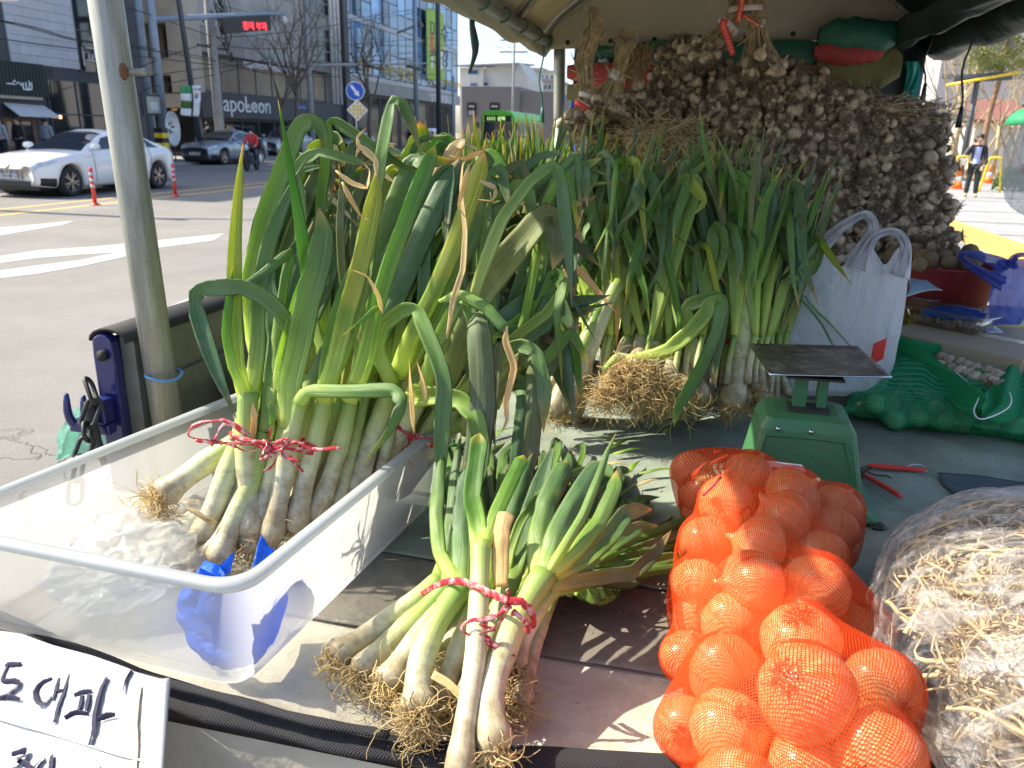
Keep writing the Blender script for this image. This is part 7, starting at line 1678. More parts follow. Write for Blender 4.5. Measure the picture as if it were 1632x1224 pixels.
HK(Mq, [(895, 655, 2.05), (925, 590, 2.06), (960, 500, 2.08), (985, 450, 2.1)], 30, [HL([(975, 465, 2.1), (1000, 400, 2.12), (1018, 352, 2.14), (1024, 350, 2.12), (1020, 385, 2.1), (1010, 425, 2.1)], 30, 'leaf', tipp=.85), HL([(980, 460, 2.1), (1010, 420, 2.12), (1040, 410, 2.12), (1080, 470, 2.1), (1110, 500, 2.08), (1140, 478, 2.06)], 24, 'leaf_dull')], rootn=50, floor=.825)
HK(Mq, [(880, 665, 2.04), (905, 600, 2.05), (935, 540, 2.06), (955, 490, 2.08)], 28, [HL([(950, 500, 2.08), (930, 440, 2.1), (900, 400, 2.12), (945, 410, 2.1), (1000, 400, 2.1)], 24, 'leaf_fresh')], rootn=50, floor=.825)
HK(Mq, [(1010, 575, 2.05), (985, 570, 2.04), (965, 590, 2.02)], 16, [HL([(1000, 572, 2.04), (1060, 560, 2.0), (1100, 530, 1.98), (1125, 500, 1.98), (1135, 478, 1.98), (1150, 482, 1.97), (1140, 530, 1.96), (1115, 590, 1.95), (1080, 650, 1.94), (1074, 680, 1.94)], 30, 'leaf', tipp=.8)], False)
HK(Mq, [(1120, 640, 2.1), (1105, 560, 2.1), (1095, 520, 2.1)], 24, [HL([(1100, 535, 2.08), (1092, 490, 2.06), (1120, 478, 2.04), (1150, 475, 2.02), (1148, 520, 2.0), (1142, 570, 2.0), (1140, 620, 2.0)], 26, 'leaf_dark'), HL([(1098, 540, 2.1), (1070, 450, 2.12), (1050, 400, 2.14), (1060, 330, 2.16), (1065, 260, 2.2)], 30, 'leaf')], rootn=60, floor=.825)
for i in range(46):
 x = 840 + i * 8.6 + rnd.uniform(-12, 12); D = 2.12 + rnd.uniform(-.06, .14); dx = rnd.gauss(18, 40); ty = rnd.uniform(235, 400); lv = []
 for j in range(2):
  dx2 = dx + rnd.uniform(-25, 25); f = rnd.choice((-1, 1)); fl = rnd.uniform(20, 150)
  lv.append(HL([(x, 540, D), (x + dx2 * .4, 450, D + .02), (x + dx2 * .9, ty + 50, D + .05), (x + dx2 * 1.1, ty, D + .04), (x + dx2 * 1.1 + f * 14, ty + 6, D), (x + dx2 * 1.1 + f * rnd.uniform(18, 45), ty + fl, D - .03), (x + dx2 * 1.1 + f * rnd.uniform(10, 60), ty + fl * 1.6, D - .02)], rnd.choice((12, 16, 20, 26)), rnd.choice(['leaf', 'leaf', 'leaf_dark', 'leaf_dark', 'leaf_fresh', 'leaf_dull', 'leaf_yellow']), twist=rnd.uniform(-1, 1), tipp=.6))
 leek(Mq, [PD(x - 12, 612, D - .02), PD(x - 8, 575, D - .01), PD(x, 535, D)], .008, .008, lv, False)
for k_, (x, y) in enumerate([(985, 600), (1010, 588), (1035, 595), (1058, 610), (1000, 625), (1030, 632), (1082, 632), (965, 628)]):
 HK(Mq, [(x, y, 2.03), (x + 12, y - 45, 2.12), (x + 30, y - 90, 2.25)], 26, [HL([(x + 28, y - 85, 2.24), (x + 60, y - 150, 2.3), (x + 50 + k_ * 8, y - 220, 2.35)], 26, 'leaf_dark')], rootn=150, rootL=.085, floor=.823)
bunch('leek bunch leaning right with bright stalks beside the bare root mass', pv(900, 655, 2.1), pv(928, 525, 2.12), pv(1010, 330, 2.25), 13, .05, 1.1, .35, kinds=SH, kinkp=.35)
bunch('leek bunch whose bushy roots hang in the middle of the row', pv(1010, 615, 2.2), pv(1000, 520, 2.35), pv(1060, 300, 2.5), 16, .06, 1.3, .4, kinds=SH, rootn=130, roots=True, floor=.825, tieband=False)
bunch('leek bunch with pale stalk tied red right beside the scale pan', pv(1185, 640, 2.15), pv(1180, 545, 2.2), pv(1150, 300, 2.35), 12, .05, 1.2, .35, kinds=SH, kinkp=.25)
bunch('leek bunch in the gap behind the front roots, left of the scale', pv(1100, 620, 2.35), pv(1095, 520, 2.4), pv(1110, 280, 2.5), 14, .055, 1.3, .4, kinds=SH, kinkp=.4)
bunch('leek bunch behind the tub leaves, lowest of the left row', pv(820, 600, 2.35), pv(835, 500, 2.4), pv(880, 300, 2.5), 14, .055, 1.2, .35, kinds=SH, kinkp=.3)
for i, (x, y, v, tx, ty, lab, kd, sp_) in enumerate([
  (780, 560, 2.55, 790, 235, 'sunlit leek bunch with yellow tips farthest left in the back row', FH, .28), (850, 560, 2.65, 845, 205, 'sunlit leek bunch with orange tips left of the canopy post', FH, .28),
  (920, 540, 2.7, 920, 215, 'leek bunch with tips in front of the hanging straw bundles', FH, .25), (980, 540, 2.75, 980, 220, 'leek bunch in the back row below the small straw bundle', SH, .3),
  (1050, 540, 2.75, 1050, 200, 'leek bunch in the back row with tall folded leaf tips', SH, .3), (1120, 540, 2.75, 1115, 220, 'leek bunch in the back row in front of the dark garlic gap', SH, .3),
  (1180, 540, 2.7, 1190, 250, 'leek bunch in the back row near the middle of the garlic pile', SH, .35), (1240, 530, 2.6, 1230, 290, 'leek bunch at the right end of the row beside the white bag', SH, .35),
  (730, 560, 2.35, 735, 270, 'leek bunch just behind the tub leaves at the left', FH, .3), (1060, 600, 2.55, 1060, 330, 'short leek bunch hidden behind the leaning stalks', SH, .4), (1230, 600, 2.35, 1225, 370, 'leek bunch with drooping leaves behind the pan edge', SH, .4)]):
 base = pv(x, y, v); base.z = .84; tie = base.lerp(pv(tx, ty, v + .05), .27); bunch(lab, base, tie, pv(tx, ty, v + .05), 12, .055, 1.2, sp_ * (.6 if kd is FH else 1.2), L=(.38, .54) if kd is FH else (.34, .50), nl=(3, 5), kinds=kd, roots=False, kinkp=.10 if kd is FH else .6, grav=.3 if kd is FH else .9, w=(.010, .024), tieband=False)
# ---------------------------------------------------------------- garlic
def garlicmat():
 m, nt, out = newmat('garlic_skin'); N = NT(nt); co = N.coord(); uvc = N.coord('UV', (22, 1.2, 1)); rd = N.objrand()
 c = N.ramp(N.noise(uvc, 1, 4, .6), [(.3, (.38, .27, .17)), (.55, (.64, .52, .37)), (.75, (.78, .68, .50))])
 c = N.mix(N.math('MULTIPLY', N.f(N.noise(co, 60, 4, .7), .5, .68), .7), c, (.22, .15, .10))
 f = N.math('ADD', N.math('MULTIPLY', rd, .62), .42); mm = N.n('ShaderNodeVectorMath', operation='SCALE'); N.l(c, mm.inputs[0]); N.l(f, mm.inputs['Scale'])
 N.l(N.pbr(mm.outputs[0], .55, 0, .4, N.bump(N.noise(uvc, 1.3, 3), .4, .0015)), out.inputs[0]); return m
MAT['garlic'] = garlicmat(); MAT['groots'] = simple('garlic_root_tuft', (.17, .125, .08), .95, var=.5, vscale=60)
def garlic_mesh(seed, tuft=True, neck=.016, shoot=0):
 """axis along +z is the ROOT side"""
 mb = MB(); r = .026; ph = seed * 1.7
 prof = [(.004, .0225), (.012, .0222), (.019, .0185), (.0245, .010), (.026, .001), (.0245, -.008), (.019, -.0165), (.012, -.0215), (.006, -.026), (.0045, -.026 - neck), (.003, -.028 - neck)]
 nl = 4 + seed % 3
 mb.lathe(prof, 18, None, lambda a, t: 1 + (.10 * abs(math.sin(a * nl / 2 + ph)) - .05) * math.sin(min(1, t * 1.25) * math.pi) + .02 * math.sin(a * 3 + seed))
 if tuft:
  mb.cur = 1; g = random.Random(seed)
  mb.lathe([(.002, .027), (.007, .026), (.0115, .0225), (.009, .020)], 9, None, lambda a, t: 1 + .3 * math.sin(a * 4 + seed))
  for i in range(66):
   a = g.random() * 6.283; q = g.random() * .013; p = Vector((math.cos(a) * q, math.sin(a) * q, .022)); d = Vector((math.cos(a) * g.uniform(.3, 2.2), math.sin(a) * g.uniform(.3, 2.2), g.uniform(.1, 1.0))).normalized()
   L = g.uniform(.010, .032)
   P = [p, p + d * L * .5 + Vector((g.uniform(-1, 1), g.uniform(-1, 1), g.uniform(-1, .5))) * .004, p + d * L + Vector((g.uniform(-1, 1), g.uniform(-1, 1), g.uniform(-1.6, .2))) * .007]
   mb.tube(P, [.0009, .0008, .0004], 3, False)
 return mb.mesh('garlic_bulb', [MAT['garlic'], MAT['groots']])
GM = [garlic_mesh(i) for i in range(6)]; GC = [garlic_mesh(10 + i, i == 0) for i in range(4)]
def strands(mb, n, fn, th=.0012, sides=4, seg=7):
 for i in range(n):
  P = fn(i); mb.tube(catmull(P, seg), [th * rnd.uniform(.6, 1.5)] * (seg + 1), sides, False, flat=.6)
def garlic_bundle(label, cx, cy, rx, ry, v, sp=.038, dep=.10, tilt=(0, -.15)):
 c = PV(cx, cy, v); D = (c - CP).dot(FW); a = rx / FPX * D; b = ry / FPX * D
 t_ = thing('garlic_bundle', label, 'garlic bundle', c, 'bundles of dried garlic heaped at the back')
 pts = []; rows = int(2 * b / (sp * .80)) + 1
 for j in range(rows + 1):
  z = -b + 2 * b * j / rows; hw = a * math.sqrt(max(0, 1 - (z / (b * 1.06)) ** 2)); n = max(1, int(2 * hw / sp))
  for i in range(n + 1):
   x = -hw + 2 * hw * (i + (.5 if j % 2 else 0)) / (n + .5); pts.append((x + rnd.uniform(-.010, .010), z + rnd.uniform(-.010, .010)))
 for x, z in pts:
  e = min(1, (x / a) ** 2 + (z / b) ** 2); y = -dep * math.sqrt(max(0, 1 - e * .98)) + rnd.uniform(-.018, .016)
  p = c + EU * x + EV * y + EZ * z
  nrm = (EU * (x / a * .8) - EV * (.55 + .5 * math.sqrt(max(0, 1 - e))) + EZ * (z / b * .65 + tilt[1]) + rv(.62)).normalized()
  if rnd.random() < .22: nrm = (rv(1) - EV * .2).normalized()
  s = rnd.choice([.55, .7, .8, .9, .98, 1.08])
  inst('garlic_bulb', rnd.choice(GM), t_, frame(p, nrm, rv(1)) @ Matrix.Scale(s, 4))
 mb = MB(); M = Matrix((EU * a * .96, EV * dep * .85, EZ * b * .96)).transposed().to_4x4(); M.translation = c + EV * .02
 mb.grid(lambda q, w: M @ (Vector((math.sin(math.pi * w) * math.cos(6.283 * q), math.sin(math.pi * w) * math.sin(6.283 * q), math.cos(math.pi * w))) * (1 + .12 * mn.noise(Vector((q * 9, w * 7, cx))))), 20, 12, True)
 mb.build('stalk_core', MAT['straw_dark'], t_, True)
 mb = MB()
 def sf(i):
  an = rnd.random() * 6.283; q = math.sqrt(rnd.random()); x, z = math.cos(an) * q * a, math.sin(an) * q * b; p = c + EU * x + EZ * z - EV * (dep * math.sqrt(max(0, 1 - q * q)) * 1.0 + .012)
  d = rv(1) * .03; return [p, p + d * .5 + rv(.006), p + d + rv(.012)]
 strands(mb, 130, sf, .0007, 3, 4); tag(mb.build('loose_roots', MAT['groots'], t_, True), kind='stuff')
 return t_
BN = [(1085, 100, 34, 32, 3.40, 'upper left'), (1055, 172, 54, 42, 3.46, 'left shoulder'), (1150, 150, 66, 42, 3.42, 'below the hanging stems, left half'), (1245, 150, 66, 42, 3.42, 'below the hanging stems, right half'), (1300, 148, 30, 26, 3.42, 'topmost right of the hanging stems'),
      (945, 205, 34, 26, 3.38, 'leftmost, touching the tent post, in sunlight'), (1000, 195, 44, 34, 3.45, 'left, under the small straw bundle'), (1100, 210, 84, 50, 3.40, 'second row, in the hollow above the leek tips'), (1215, 205, 80, 52, 3.38, 'second row centre under the stems'), (1325, 190, 70, 50, 3.42, 'second row under the khaki cloth'),
      (1405, 205, 58, 38, 3.46, 'top row right, crowned with straw'), (1464, 212, 36, 34, 3.46, 'top right corner'), (1180, 280, 84, 48, 3.36, 'third row left, above the leek leaves'), (1285, 262, 78, 52, 3.38, 'third row centre'), (1385, 262, 74, 50, 3.40, 'third row right of centre'), (1462, 268, 46, 52, 3.42, 'third row at the right edge'),
      (1260, 335, 78, 44, 3.33, 'fourth row left beside the leeks'), (1355, 330, 76, 46, 3.36, 'fourth row centre above the white bag'), (1448, 335, 62, 48, 3.38, 'fourth row at the right edge'), (1330, 385, 72, 34, 3.28, 'bottom row behind the white bag handles'), (1420, 385, 66, 34, 3.30, 'bottom row right of the bag handles'), (1480, 380, 38, 26, 3.26, 'bottom right corner above the red basin'), (1225, 400, 60, 40, 3.30, 'bottom row left, hidden by leek leaves')]
for cx, cy, rx, ry, v, w_ in BN: garlic_bundle('dried garlic bundle in the heap, ' + w_, cx, cy, rx, ry, v)
# what the heap stands on
mb = MB()
for k in range(2):
 u0, u1 = (-.75, .05) if k == 0 else (.10, .98)
 o = MB().box(u0, u1, 3.40, 3.95, .826, 1.12).build('plastic_crate', MAT['crate'], None, bevel=.01); tag(o, ['yellow crate under the left half of the garlic heap', 'yellow crate under the right half of the garlic heap'][k], 'crate')
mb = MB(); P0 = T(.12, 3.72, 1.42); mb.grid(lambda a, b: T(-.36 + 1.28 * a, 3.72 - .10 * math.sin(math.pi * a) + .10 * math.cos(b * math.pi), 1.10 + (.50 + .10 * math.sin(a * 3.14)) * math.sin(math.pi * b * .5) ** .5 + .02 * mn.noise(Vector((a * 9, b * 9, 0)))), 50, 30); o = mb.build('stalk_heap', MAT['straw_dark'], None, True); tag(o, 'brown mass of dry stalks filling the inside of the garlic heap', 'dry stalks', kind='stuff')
# straw on top of the heap
mb = MB()
def sf(i):
 x = rnd.gauss(1415, 45); y = rnd.gauss(168, 9) + abs(x - 1400) * .14; p = PV(x, y, 3.44 + rnd.uniform(-.1, .12)); d = EU * rnd.gauss(0, .06) + EV * rnd.gauss(0, .05) + EZ * rnd.gauss(0, .022); return [p - d, p + rv(.01), p + d]
strands(mb, 260, sf, .0014, 4, 5); o = mb.build('straw_heap', MAT['straw'], None, True); tag(o, 'loose dry garlic straw on top of the right end of the heap', 'straw', kind='stuff')
mb = MB()
def sf(i):
 x = rnd.uniform(1005, 1100); y = rnd.gauss(215, 14); p = PV(x, y, 3.3 + rnd.uniform(-.12, .05)); d = EU * rnd.gauss(0, .06) + EZ * rnd.gauss(0, .03) + EV * rnd.gauss(0, .04); return [p - d, p + rv(.01), p + d]
strands(mb, 300, sf, .0018, 4, 5); o = mb.build('straw_heap', MAT['straw'], None, True); tag(o, 'loose straw lying between the left garlic bulbs and the leek tips', 'straw', kind='stuff')

# standing straw bundles (garlic stalks), ties and bulbs
MAT['wtape'] = simple('white_paper_tape', (.60, .55, .50), .6, var=.08, vscale=20); MAT['rtape'] = simple('red_printed_tape', (.66, .045, .035), .4, var=.1); MAT['ytext'] = simple('yellow_print', (.80, .50, .10), .5)
def stem_bundle(label, path, radii, v, n, bands, mat='straw', fray=.02, bulbs=0, name='garlic_bundle', grp='hanging and standing stalk bundles', splay=1.0):
 """path: picture points top to bottom; radii in px at each point"""
 Pc = [PV(x, y, v) for x, y in path]; D = (Pc[0] - CP).dot(FW); rr = [r / FPX * D for r in radii]; k = len(Pc)
 t_ = thing(name, label, 'garlic bundle', Pc[-1], grp); cen = catmull(Pc, 24)
 def rad(t): x = t * (k - 1); i = min(int(x), k - 2); f = x - i; return rr[i] + (rr[i + 1] - rr[i]) * f
 mb = MB()
 for i in range(n):
  a = rnd.random() * 6.283; q = math.sqrt(rnd.random()); t0 = rnd.uniform(0, .22); P = []; tw = rnd.uniform(-.5, .5)
  for j in range(9):
   t = t0 + (1 - t0) * j / 8; idx = t * 24; i0 = min(int(idx), 23); c = cen[i0].lerp(cen[i0 + 1], idx - i0); r = rad(t) * q
   P.append(c + EU * (math.cos(a + tw * t) * r) + EV * (math.sin(a + tw * t) * r * .7) + rv(fray * .10 + (fray * .5 if j == 0 else 0)))
  mb.tube(P, [rnd.uniform(.0016, .0034)] * 9, 4, False, flat=.5)
  if rnd.random() < .35:                          # loose dry leaf
   p = P[rnd.randint(0, 5)]; d = rv(1) * .05; mb.tube([p, p + d * .5 + rv(.01), p + d + rv(.02)], [.003, .0035, .001], 4, False, flat=.25)
 mb.build('stalks', MAT[mat], t_, True)
 for (t, hw, m_) in bands:
  idx = t * 24; i0 = min(int(idx), 23); c = cen[i0].lerp(cen[i0 + 1], idx - i0); r = rad(t) * 1.04; hw = hw / FPX * D
  ax = (cen[min(24, i0 + 1)] - cen[i0]).normalized(); M = frame(c, ax, EU); m2 = MB(); m2.grid(lambda a, b: M @ Vector((math.cos(6.283 * a) * r, math.sin(6.283 * a) * r * .75, (b - .5) * hw * 2 + .003 * math.sin(a * 12.566))), 28, 2, True); o = m2.build('paper_band', MAT[m_], t_, True); o.modifiers.new('t', 'SOLIDIFY').thickness = .0015
  if m_ == 'wtape':
   for s_ in (-.75, .75):
    m3 = MB(); m3.tube([M @ Vector((math.cos(a) * (r + .0022), math.sin(a) * (r * .75 + .0022), s_ * hw)) for a in [-.2 - .3 * q for q in range(10)]], .0012, 4, False); m3.build('red_stripe', MAT['rtape'], o)
 for i in range(bulbs):
  a = rnd.random() * 6.283; r = rr[-1] * rnd.uniform(.3, 1.15); p = Pc[-1] + EU * math.cos(a) * r - EV * abs(math.sin(a)) * r * .8 + EZ * rnd.uniform(-.03, .03); inst('garlic_bulb', rnd.choice(GM), t_, frame(p, (-EZ + rv(.6) - EV * .4).normalized()) @ Matrix.Scale(rnd.uniform(.7, .95), 4))
 return t_
stem_bundle('tallest straw bundle beside the tent post, with two paper bands', [(949, 12), (948, 50), (934, 80), (930, 110), (934, 135), (932, 160), (918, 190)], [9, 15, 16, 14, 12, 11, 22], 3.18, 210, [(.78, 4, 'wtape'), (.885, 4.5, 'rtape'), (.865, 3, 'wtape')], bulbs=10)
stem_bundle('shorter straw bundle with a wide pale band right of the tallest one', [(1000, 42), (996, 70), (990, 100), (984, 118), (975, 140), (965, 165)], [13, 16, 12, 11, 18, 30], 3.22, 170, [(.60, 5, 'wtape'), (.66, 4, 'wtape')], bulbs=14)
stem_bundle('ragged dark straw bundle leaning against the garlic heap', [(1025, 70), (1020, 95), (1012, 118), (1008, 135), (1010, 150)], [16, 17, 14, 9, 16], 3.25, 130, [(.78, 4, 'rtape')], 'root_dark', .03, bulbs=6)
hb1 = stem_bundle('left half of the pair of hanging stem bundles, fanning down left', [(1188, -25), (1180, 5), (1168, 30), (1150, 55), (1120, 82)], [22, 17, 13, 24, 42], 3.16, 150, [(.62, 6, 'wtape')], bulbs=16)
hb2 = stem_bundle('right half of the pair of hanging stem bundles, spreading straight down', [(1203, -25), (1206, 5), (1207, 38), (1208, 68), (1214, 105)], [18, 14, 11, 20, 36], 3.14, 150, [(.50, 6, 'wtape')], bulbs=16)
# tape round both, red printed ribbons
mb = MB(); c = PV(1190, 15, 3.15); mb.grid(lambda a, b: c + EU * (.062 * math.cos(6.283 * a)) + EV * (.045 * math.sin(6.283 * a)) + EZ * ((b - .5) * .019 + .003 * math.cos(6.283 * a)), 30, 2, True); o = mb.build('paper_tape', MAT['wtape'], None, True); o.modifiers.new('t', 'SOLIDIFY').thickness = .0015; tag(o, 'white printed paper tape binding the two hanging stem bundles together', 'tape')
m3 = MB();
for k in range(6): q = c - EU * .045 + EU * .012 * k - EV * .038 * (1 - .02 * k); m3.tube([q + EZ * .004, q - EZ * .004 + EU * .004], .0012, 4)
m3.build('red_print', MAT['rtape'], o)
def ribbon(pts, w_, label, v=3.06, text=None):
 P = catmull([PV(x, y, v) for x, y in pts], 12); mb = MB(); mb.tube(P, [w_ / FPX * 2.9 / 2 * (1 - .3 * (i / 12) ** 3) for i in range(13)], 6, True, flat=.12, S0=EU); o = mb.build('red_ribbon', MAT['rtape'], None, True); tag(o, label, 'ribbon')
 if text:
  mt = MB()
  for k in range(10):
   i = 2 + k;
   if i > 11: break
   q = P[i] - EV * .005; mt.tube([q - EU * .004 + EZ * rnd.uniform(-.003, .003), q + EU * .004, q + EU * .002 - EZ * .004], .0011, 4)
  mt.build('yellow_print', MAT['ytext'], o)
ribbon([(1155, 30), (1153, 42), (1158, 55), (1163, 70), (1168, 88)], 11, 'red ribbon with yellow print hanging in front of the left stems', text=1)
ribbon([(1183, -10), (1182, 5), (1178, 25), (1178, 36)], 9, 'short red ribbon hanging between the two stem bundles', text=1)
ribbon([(1183, 23), (1192, 30), (1203, 37), (1210, 41)], 6, 'thin red ribbon crossing to the right stem bundle', 3.07, 1)

# ---------------------------------------------------------------- skin-tight bags
def shell(spine, balls, nu=140, nv=110, pad=.003, minr=.01, relax=14, zmin=BED + .002, S0=None, wr=0., k_floor=True):
 sp = catmull(spine, nv); C = np.array([b[0][:] for b in balls]); Rr = np.array([b[1] for b in balls]) + pad
 fr = []; S = None
 for i, p in enumerate(sp):
  t = (sp[min(i + 1, nv)] - sp[max(i - 1, 0)]).normalized(); S = Vector(S0 or EU) if S is None else S; S = (S - t * S.dot(t)).normalized(); fr.append((p, S.copy(), t.cross(S)))
 rad = np.full((nv + 1, nu), minr)
 for i, (p, X, Y) in enumerate(fr):
  th = np.arange(nu) * 2 * math.pi / nu; d = np.outer(np.cos(th), X[:]) + np.outer(np.sin(th), Y[:]); rel = C - np.array(p[:])
  pr = d @ rel.T; perp = (rel ** 2).sum(1)[None, :] - pr ** 2; ins = Rr[None, :] ** 2 - perp; e = np.where(ins > 0, pr + np.sqrt(np.maximum(ins, 0)), 0); rad[i] = np.maximum(rad[i], e.max(1))
 ends = np.array([1.0] * (nv + 1))
 for k in range(relax):
  h_ = (1, 2, 4)[k % 3]; up = np.vstack([rad[:1] * .6, rad[:-1]]); dn = np.vstack([rad[1:], rad[-1:] * .6]); avg = (up + dn + np.roll(rad, h_, 1) + np.roll(rad, -h_, 1)) / 4; rad = np.maximum(rad, avg)
 rad = (rad * 2 + np.roll(rad, 1, 1) + np.roll(rad, -1, 1)) / 4
 mb = MB(); vs = []; uvs = []; L = [0]
 for i in range(nv): L.append(L[-1] + (sp[i + 1] - sp[i]).length)
 mr = rad.mean()
 for i, (p, X, Y) in enumerate(fr):
  for j in range(nu):
   a = 2 * math.pi * j / nu; r = rad[i, j] * (1 + wr * mn.noise(Vector((j / nu * 11, i / nv * 5, 3.3)))); q = p + X * (math.cos(a) * r) + Y * (math.sin(a) * r)
   if k_floor and q.z < zmin: q.z = zmin
   vs.append(q); uvs.append((a * mr * 1.05, L[i]))
 fs = [(i * nu + j, i * nu + (j + 1) % nu, (i + 1) * nu + (j + 1) % nu, (i + 1) * nu + j) for i in range(nv) for j in range(nu)]
 fs += [tuple(range(nu))[::-1], tuple(range(nv * nu, (nv + 1) * nu))]
 mb.add(vs, fs, uvs); return mb, fr, rad
def netmat(name, c, pitch, cov=.5, extra=.15, transl=.5):
 m, nt, out = newmat(name); N = NT(nt); sx = N.n('ShaderNodeSeparateXYZ');
 wob = N.n('ShaderNodeTexNoise'); wob.inputs['Scale'].default_value = 14; co = N.coord('UV'); N.l(co, wob.inputs['Vector'])
 vm = N.n('ShaderNodeVectorMath', operation='SCALE'); N.l(wob.outputs['Color'], vm.inputs[0]); vm.inputs['Scale'].default_value = .006
 va = N.n('ShaderNodeVectorMath', operation='ADD'); N.l(co, va.inputs[0]); N.l(vm.outputs[0], va.inputs[1]); N.l(va.outputs[0], sx.inputs[0])
 k = 2 * math.pi / pitch
 a = N.math('SINE', N.math('MULTIPLY', sx.outputs[0], k)); b = N.math('SINE', N.math('MULTIPLY', sx.outputs[1], k * .7)); mx = N.math('MAXIMUM', a, b)
 al = N.ramp(N.math('ADD', N.math('MULTIPLY', mx, .5), .5), [(.70 - cov * .3, (extra,) * 3), (.92 - cov * .2, (.97,) * 3)])
 co2 = N.coord(); cc = N.mix(1.0, c, N.gray(.85, 1.12, N.noise(co2, 30, 3)), 'MULTIPLY')
 sh = N.smix(transl, N.pbr(cc, .6, 0, .2, N.bump(mx, .4, .001)), N.transl(cc)); N.l(N.smix(al, N.transp((1, .96, .93) if c[0] > .5 else (.85, 1, .88)), sh), out.inputs[0]); return m
def onionmat():
 m, nt, out = newmat('onion_skin'); N = NT(nt); uvc = N.coord('UV', (34, 1.0, 1)); co = N.coord(); rd = N.objrand()
 c = N.ramp(N.noise(uvc, 1, 3, .5, .5), [(.28, (.50, .25, .07)), (.45, (.80, .52, .20)), (.72, (.90, .72, .42))])
 c = N.mix(N.f(N.noise(co, 26, 4, .7), .58, .68), c, (.62, .44, .22)); c = N.mix(N.math('MULTIPLY', N.f(N.noise(co, 22, 5, .75), .54, .64), .8), c, (.34, .17, .06))
 f = N.math('ADD', N.math('MULTIPLY', rd, .4), .82); mm = N.n('ShaderNodeVectorMath', operation='SCALE'); N.l(c, mm.inputs[0]); N.l(f, mm.inputs['Scale'])
 N.l(N.pbr(mm.outputs[0], .28, 0, .6, N.bump(N.noise(uvc, 1, 3), .25, .001), coat=.25), out.inputs[0]); return m
MAT['onion'] = onionmat(); MAT['oroots'] = simple('onion_root_tuft', (.22, .13, .065), .9, var=.4, vscale=80)
def onion_mesh(seed):
 g = random.Random(seed * 7); mb = MB(); sq = g.uniform(.84, .95)
 prof = [(.003, -.92), (.18, -.93), (.45, -.84), (.74, -.62), (.93, -.30), (1.0, .02), (.96, .32), (.80, .60), (.52, .80), (.26, .92), (.13, 1.04), (.09, 1.20), (.05, 1.27)]
 mb.lathe([(r, z * sq) for r, z in prof], 34, None, lambda a, t: 1 + .022 * math.sin(a * 3 + seed) + .012 * math.sin(a * 7 + seed * 2) + .006 * math.sin(a * 16))
 mb.cur = 1
 for i in range(130):
  a = g.random() * 6.283; q = g.random() * .26; p = Vector((math.cos(a) * q, math.sin(a) * q, -.90 * sq)); d = Vector((math.cos(a) * g.uniform(0, 1.8), math.sin(a) * g.uniform(0, 1.8), -g.uniform(.1, 1))).normalized(); L = g.uniform(.1, .3)
  mb.tube([p, p + d * L * .5 + Vector((g.uniform(-1, 1), g.uniform(-1, 1), g.uniform(-1, 1))) * .05, p + d * L + Vector((g.uniform(-1, 1), g.uniform(-1, 1), g.uniform(-.2, 1))) * .10], [.012, .010, .005], 3, False)
 return mb.mesh('onion', [MAT['onion'], MAT['oroots']])
OM = [onion_mesh(i) for i in range(6)]
ON = [(1103, 753, 31), (1118, 783, 33), (1195, 760, 39), (1158, 803, 41), (1263, 790, 43), (1248, 826, 45), (1126, 862, 40), (1334, 812, 38), (1326, 846, 38), (1306, 888, 42), (1210, 873, 46), (1114, 930, 42), (1200, 931, 50), (1304, 935, 50), (1106, 992, 38), (1168, 994, 46), (1282, 980, 47), (1275, 1020, 58), (1374, 1003, 44),
      (1094, 1072, 40), (1156, 1070, 54), (1283, 1104, 72), (1402, 1100, 60), (1164, 1164, 60), (1396, 1206, 68), (1092, 1180, 46), (1290, 1225, 62), (1180, 1270, 70)]
balls = []; om_ = []
sk = thing('onion_sack', 'long orange net sack full of onions, half in sun, lying towards the camera', 'onion sack', T(.12, 1.15, .82))
for i, (x, y, r) in enumerate(ON):
 q0 = PZ(x, y, .975); D = (q0 - CP).dot(FW); D = D * .55 + .45 * (FPX * .0460 / r); c = PD(x, y, D); rr = r / FPX * D * 1.13
 if c.z < BED + rr: c.z = BED + rr
 balls.append((c, rr)); om_.append(c)
 # fill below
 low = Vector((c.x, c.y, BED + .044));
 if c.z - low.z > .05: balls.append((low + rv(.012), .042));
for i, (c, r) in enumerate(balls):
 tocam = (CP - c).normalized(); axd = (rv(.8) + tocam * (1.0 if i % 2 else .2)).normalized()
 o = inst('onion', OM[i % 6], None, frame(c, -axd if i % 2 else axd, rv(1)) @ Matrix.Scale(r * .975, 4)); tag(o, 'golden skinned onion showing through the orange net of the sack', 'onion', 'onions inside the orange net sack')
MAT['orangenet'] = netmat('orange_net', (.80, .075, .012), .0021, .16, .10, .35)
far = PZ(1195, 735, .92); nearp = T(.10, .47, .89)
mb, fr_, rad_ = shell([T(.235, 1.70, .92), T(.215, 1.50, .925), T(.195, 1.25, .915), T(.165, 1.05, .91), T(.14, .85, .90), T(.12, .68, .89), T(.10, .52, .88)], balls, 170, 150, .001, .012, 66)
mb.build('net', MAT['orangenet'], sk, True)
lb = [PD(1222, 735, 1.455), PD(1278, 742, 1.455), PD(1284, 752, 1.452), PD(1230, 744, 1.452)]; MB().slab(lb, CU, .0015).build('paper_label', MAT['letter'], sk)
for pts in ([(1120, 790, ), (1135, 775), (1150, 760)], [(1178, 820), (1195, 808), (1200, 835)]):
 mb = MB(); mb.tube(catmull([PD(x, y, 1.31) for x, y in pts], 8), .0028, 5, flat=.3); mb.build('loose_thread', MAT['rtape'], sk, True)

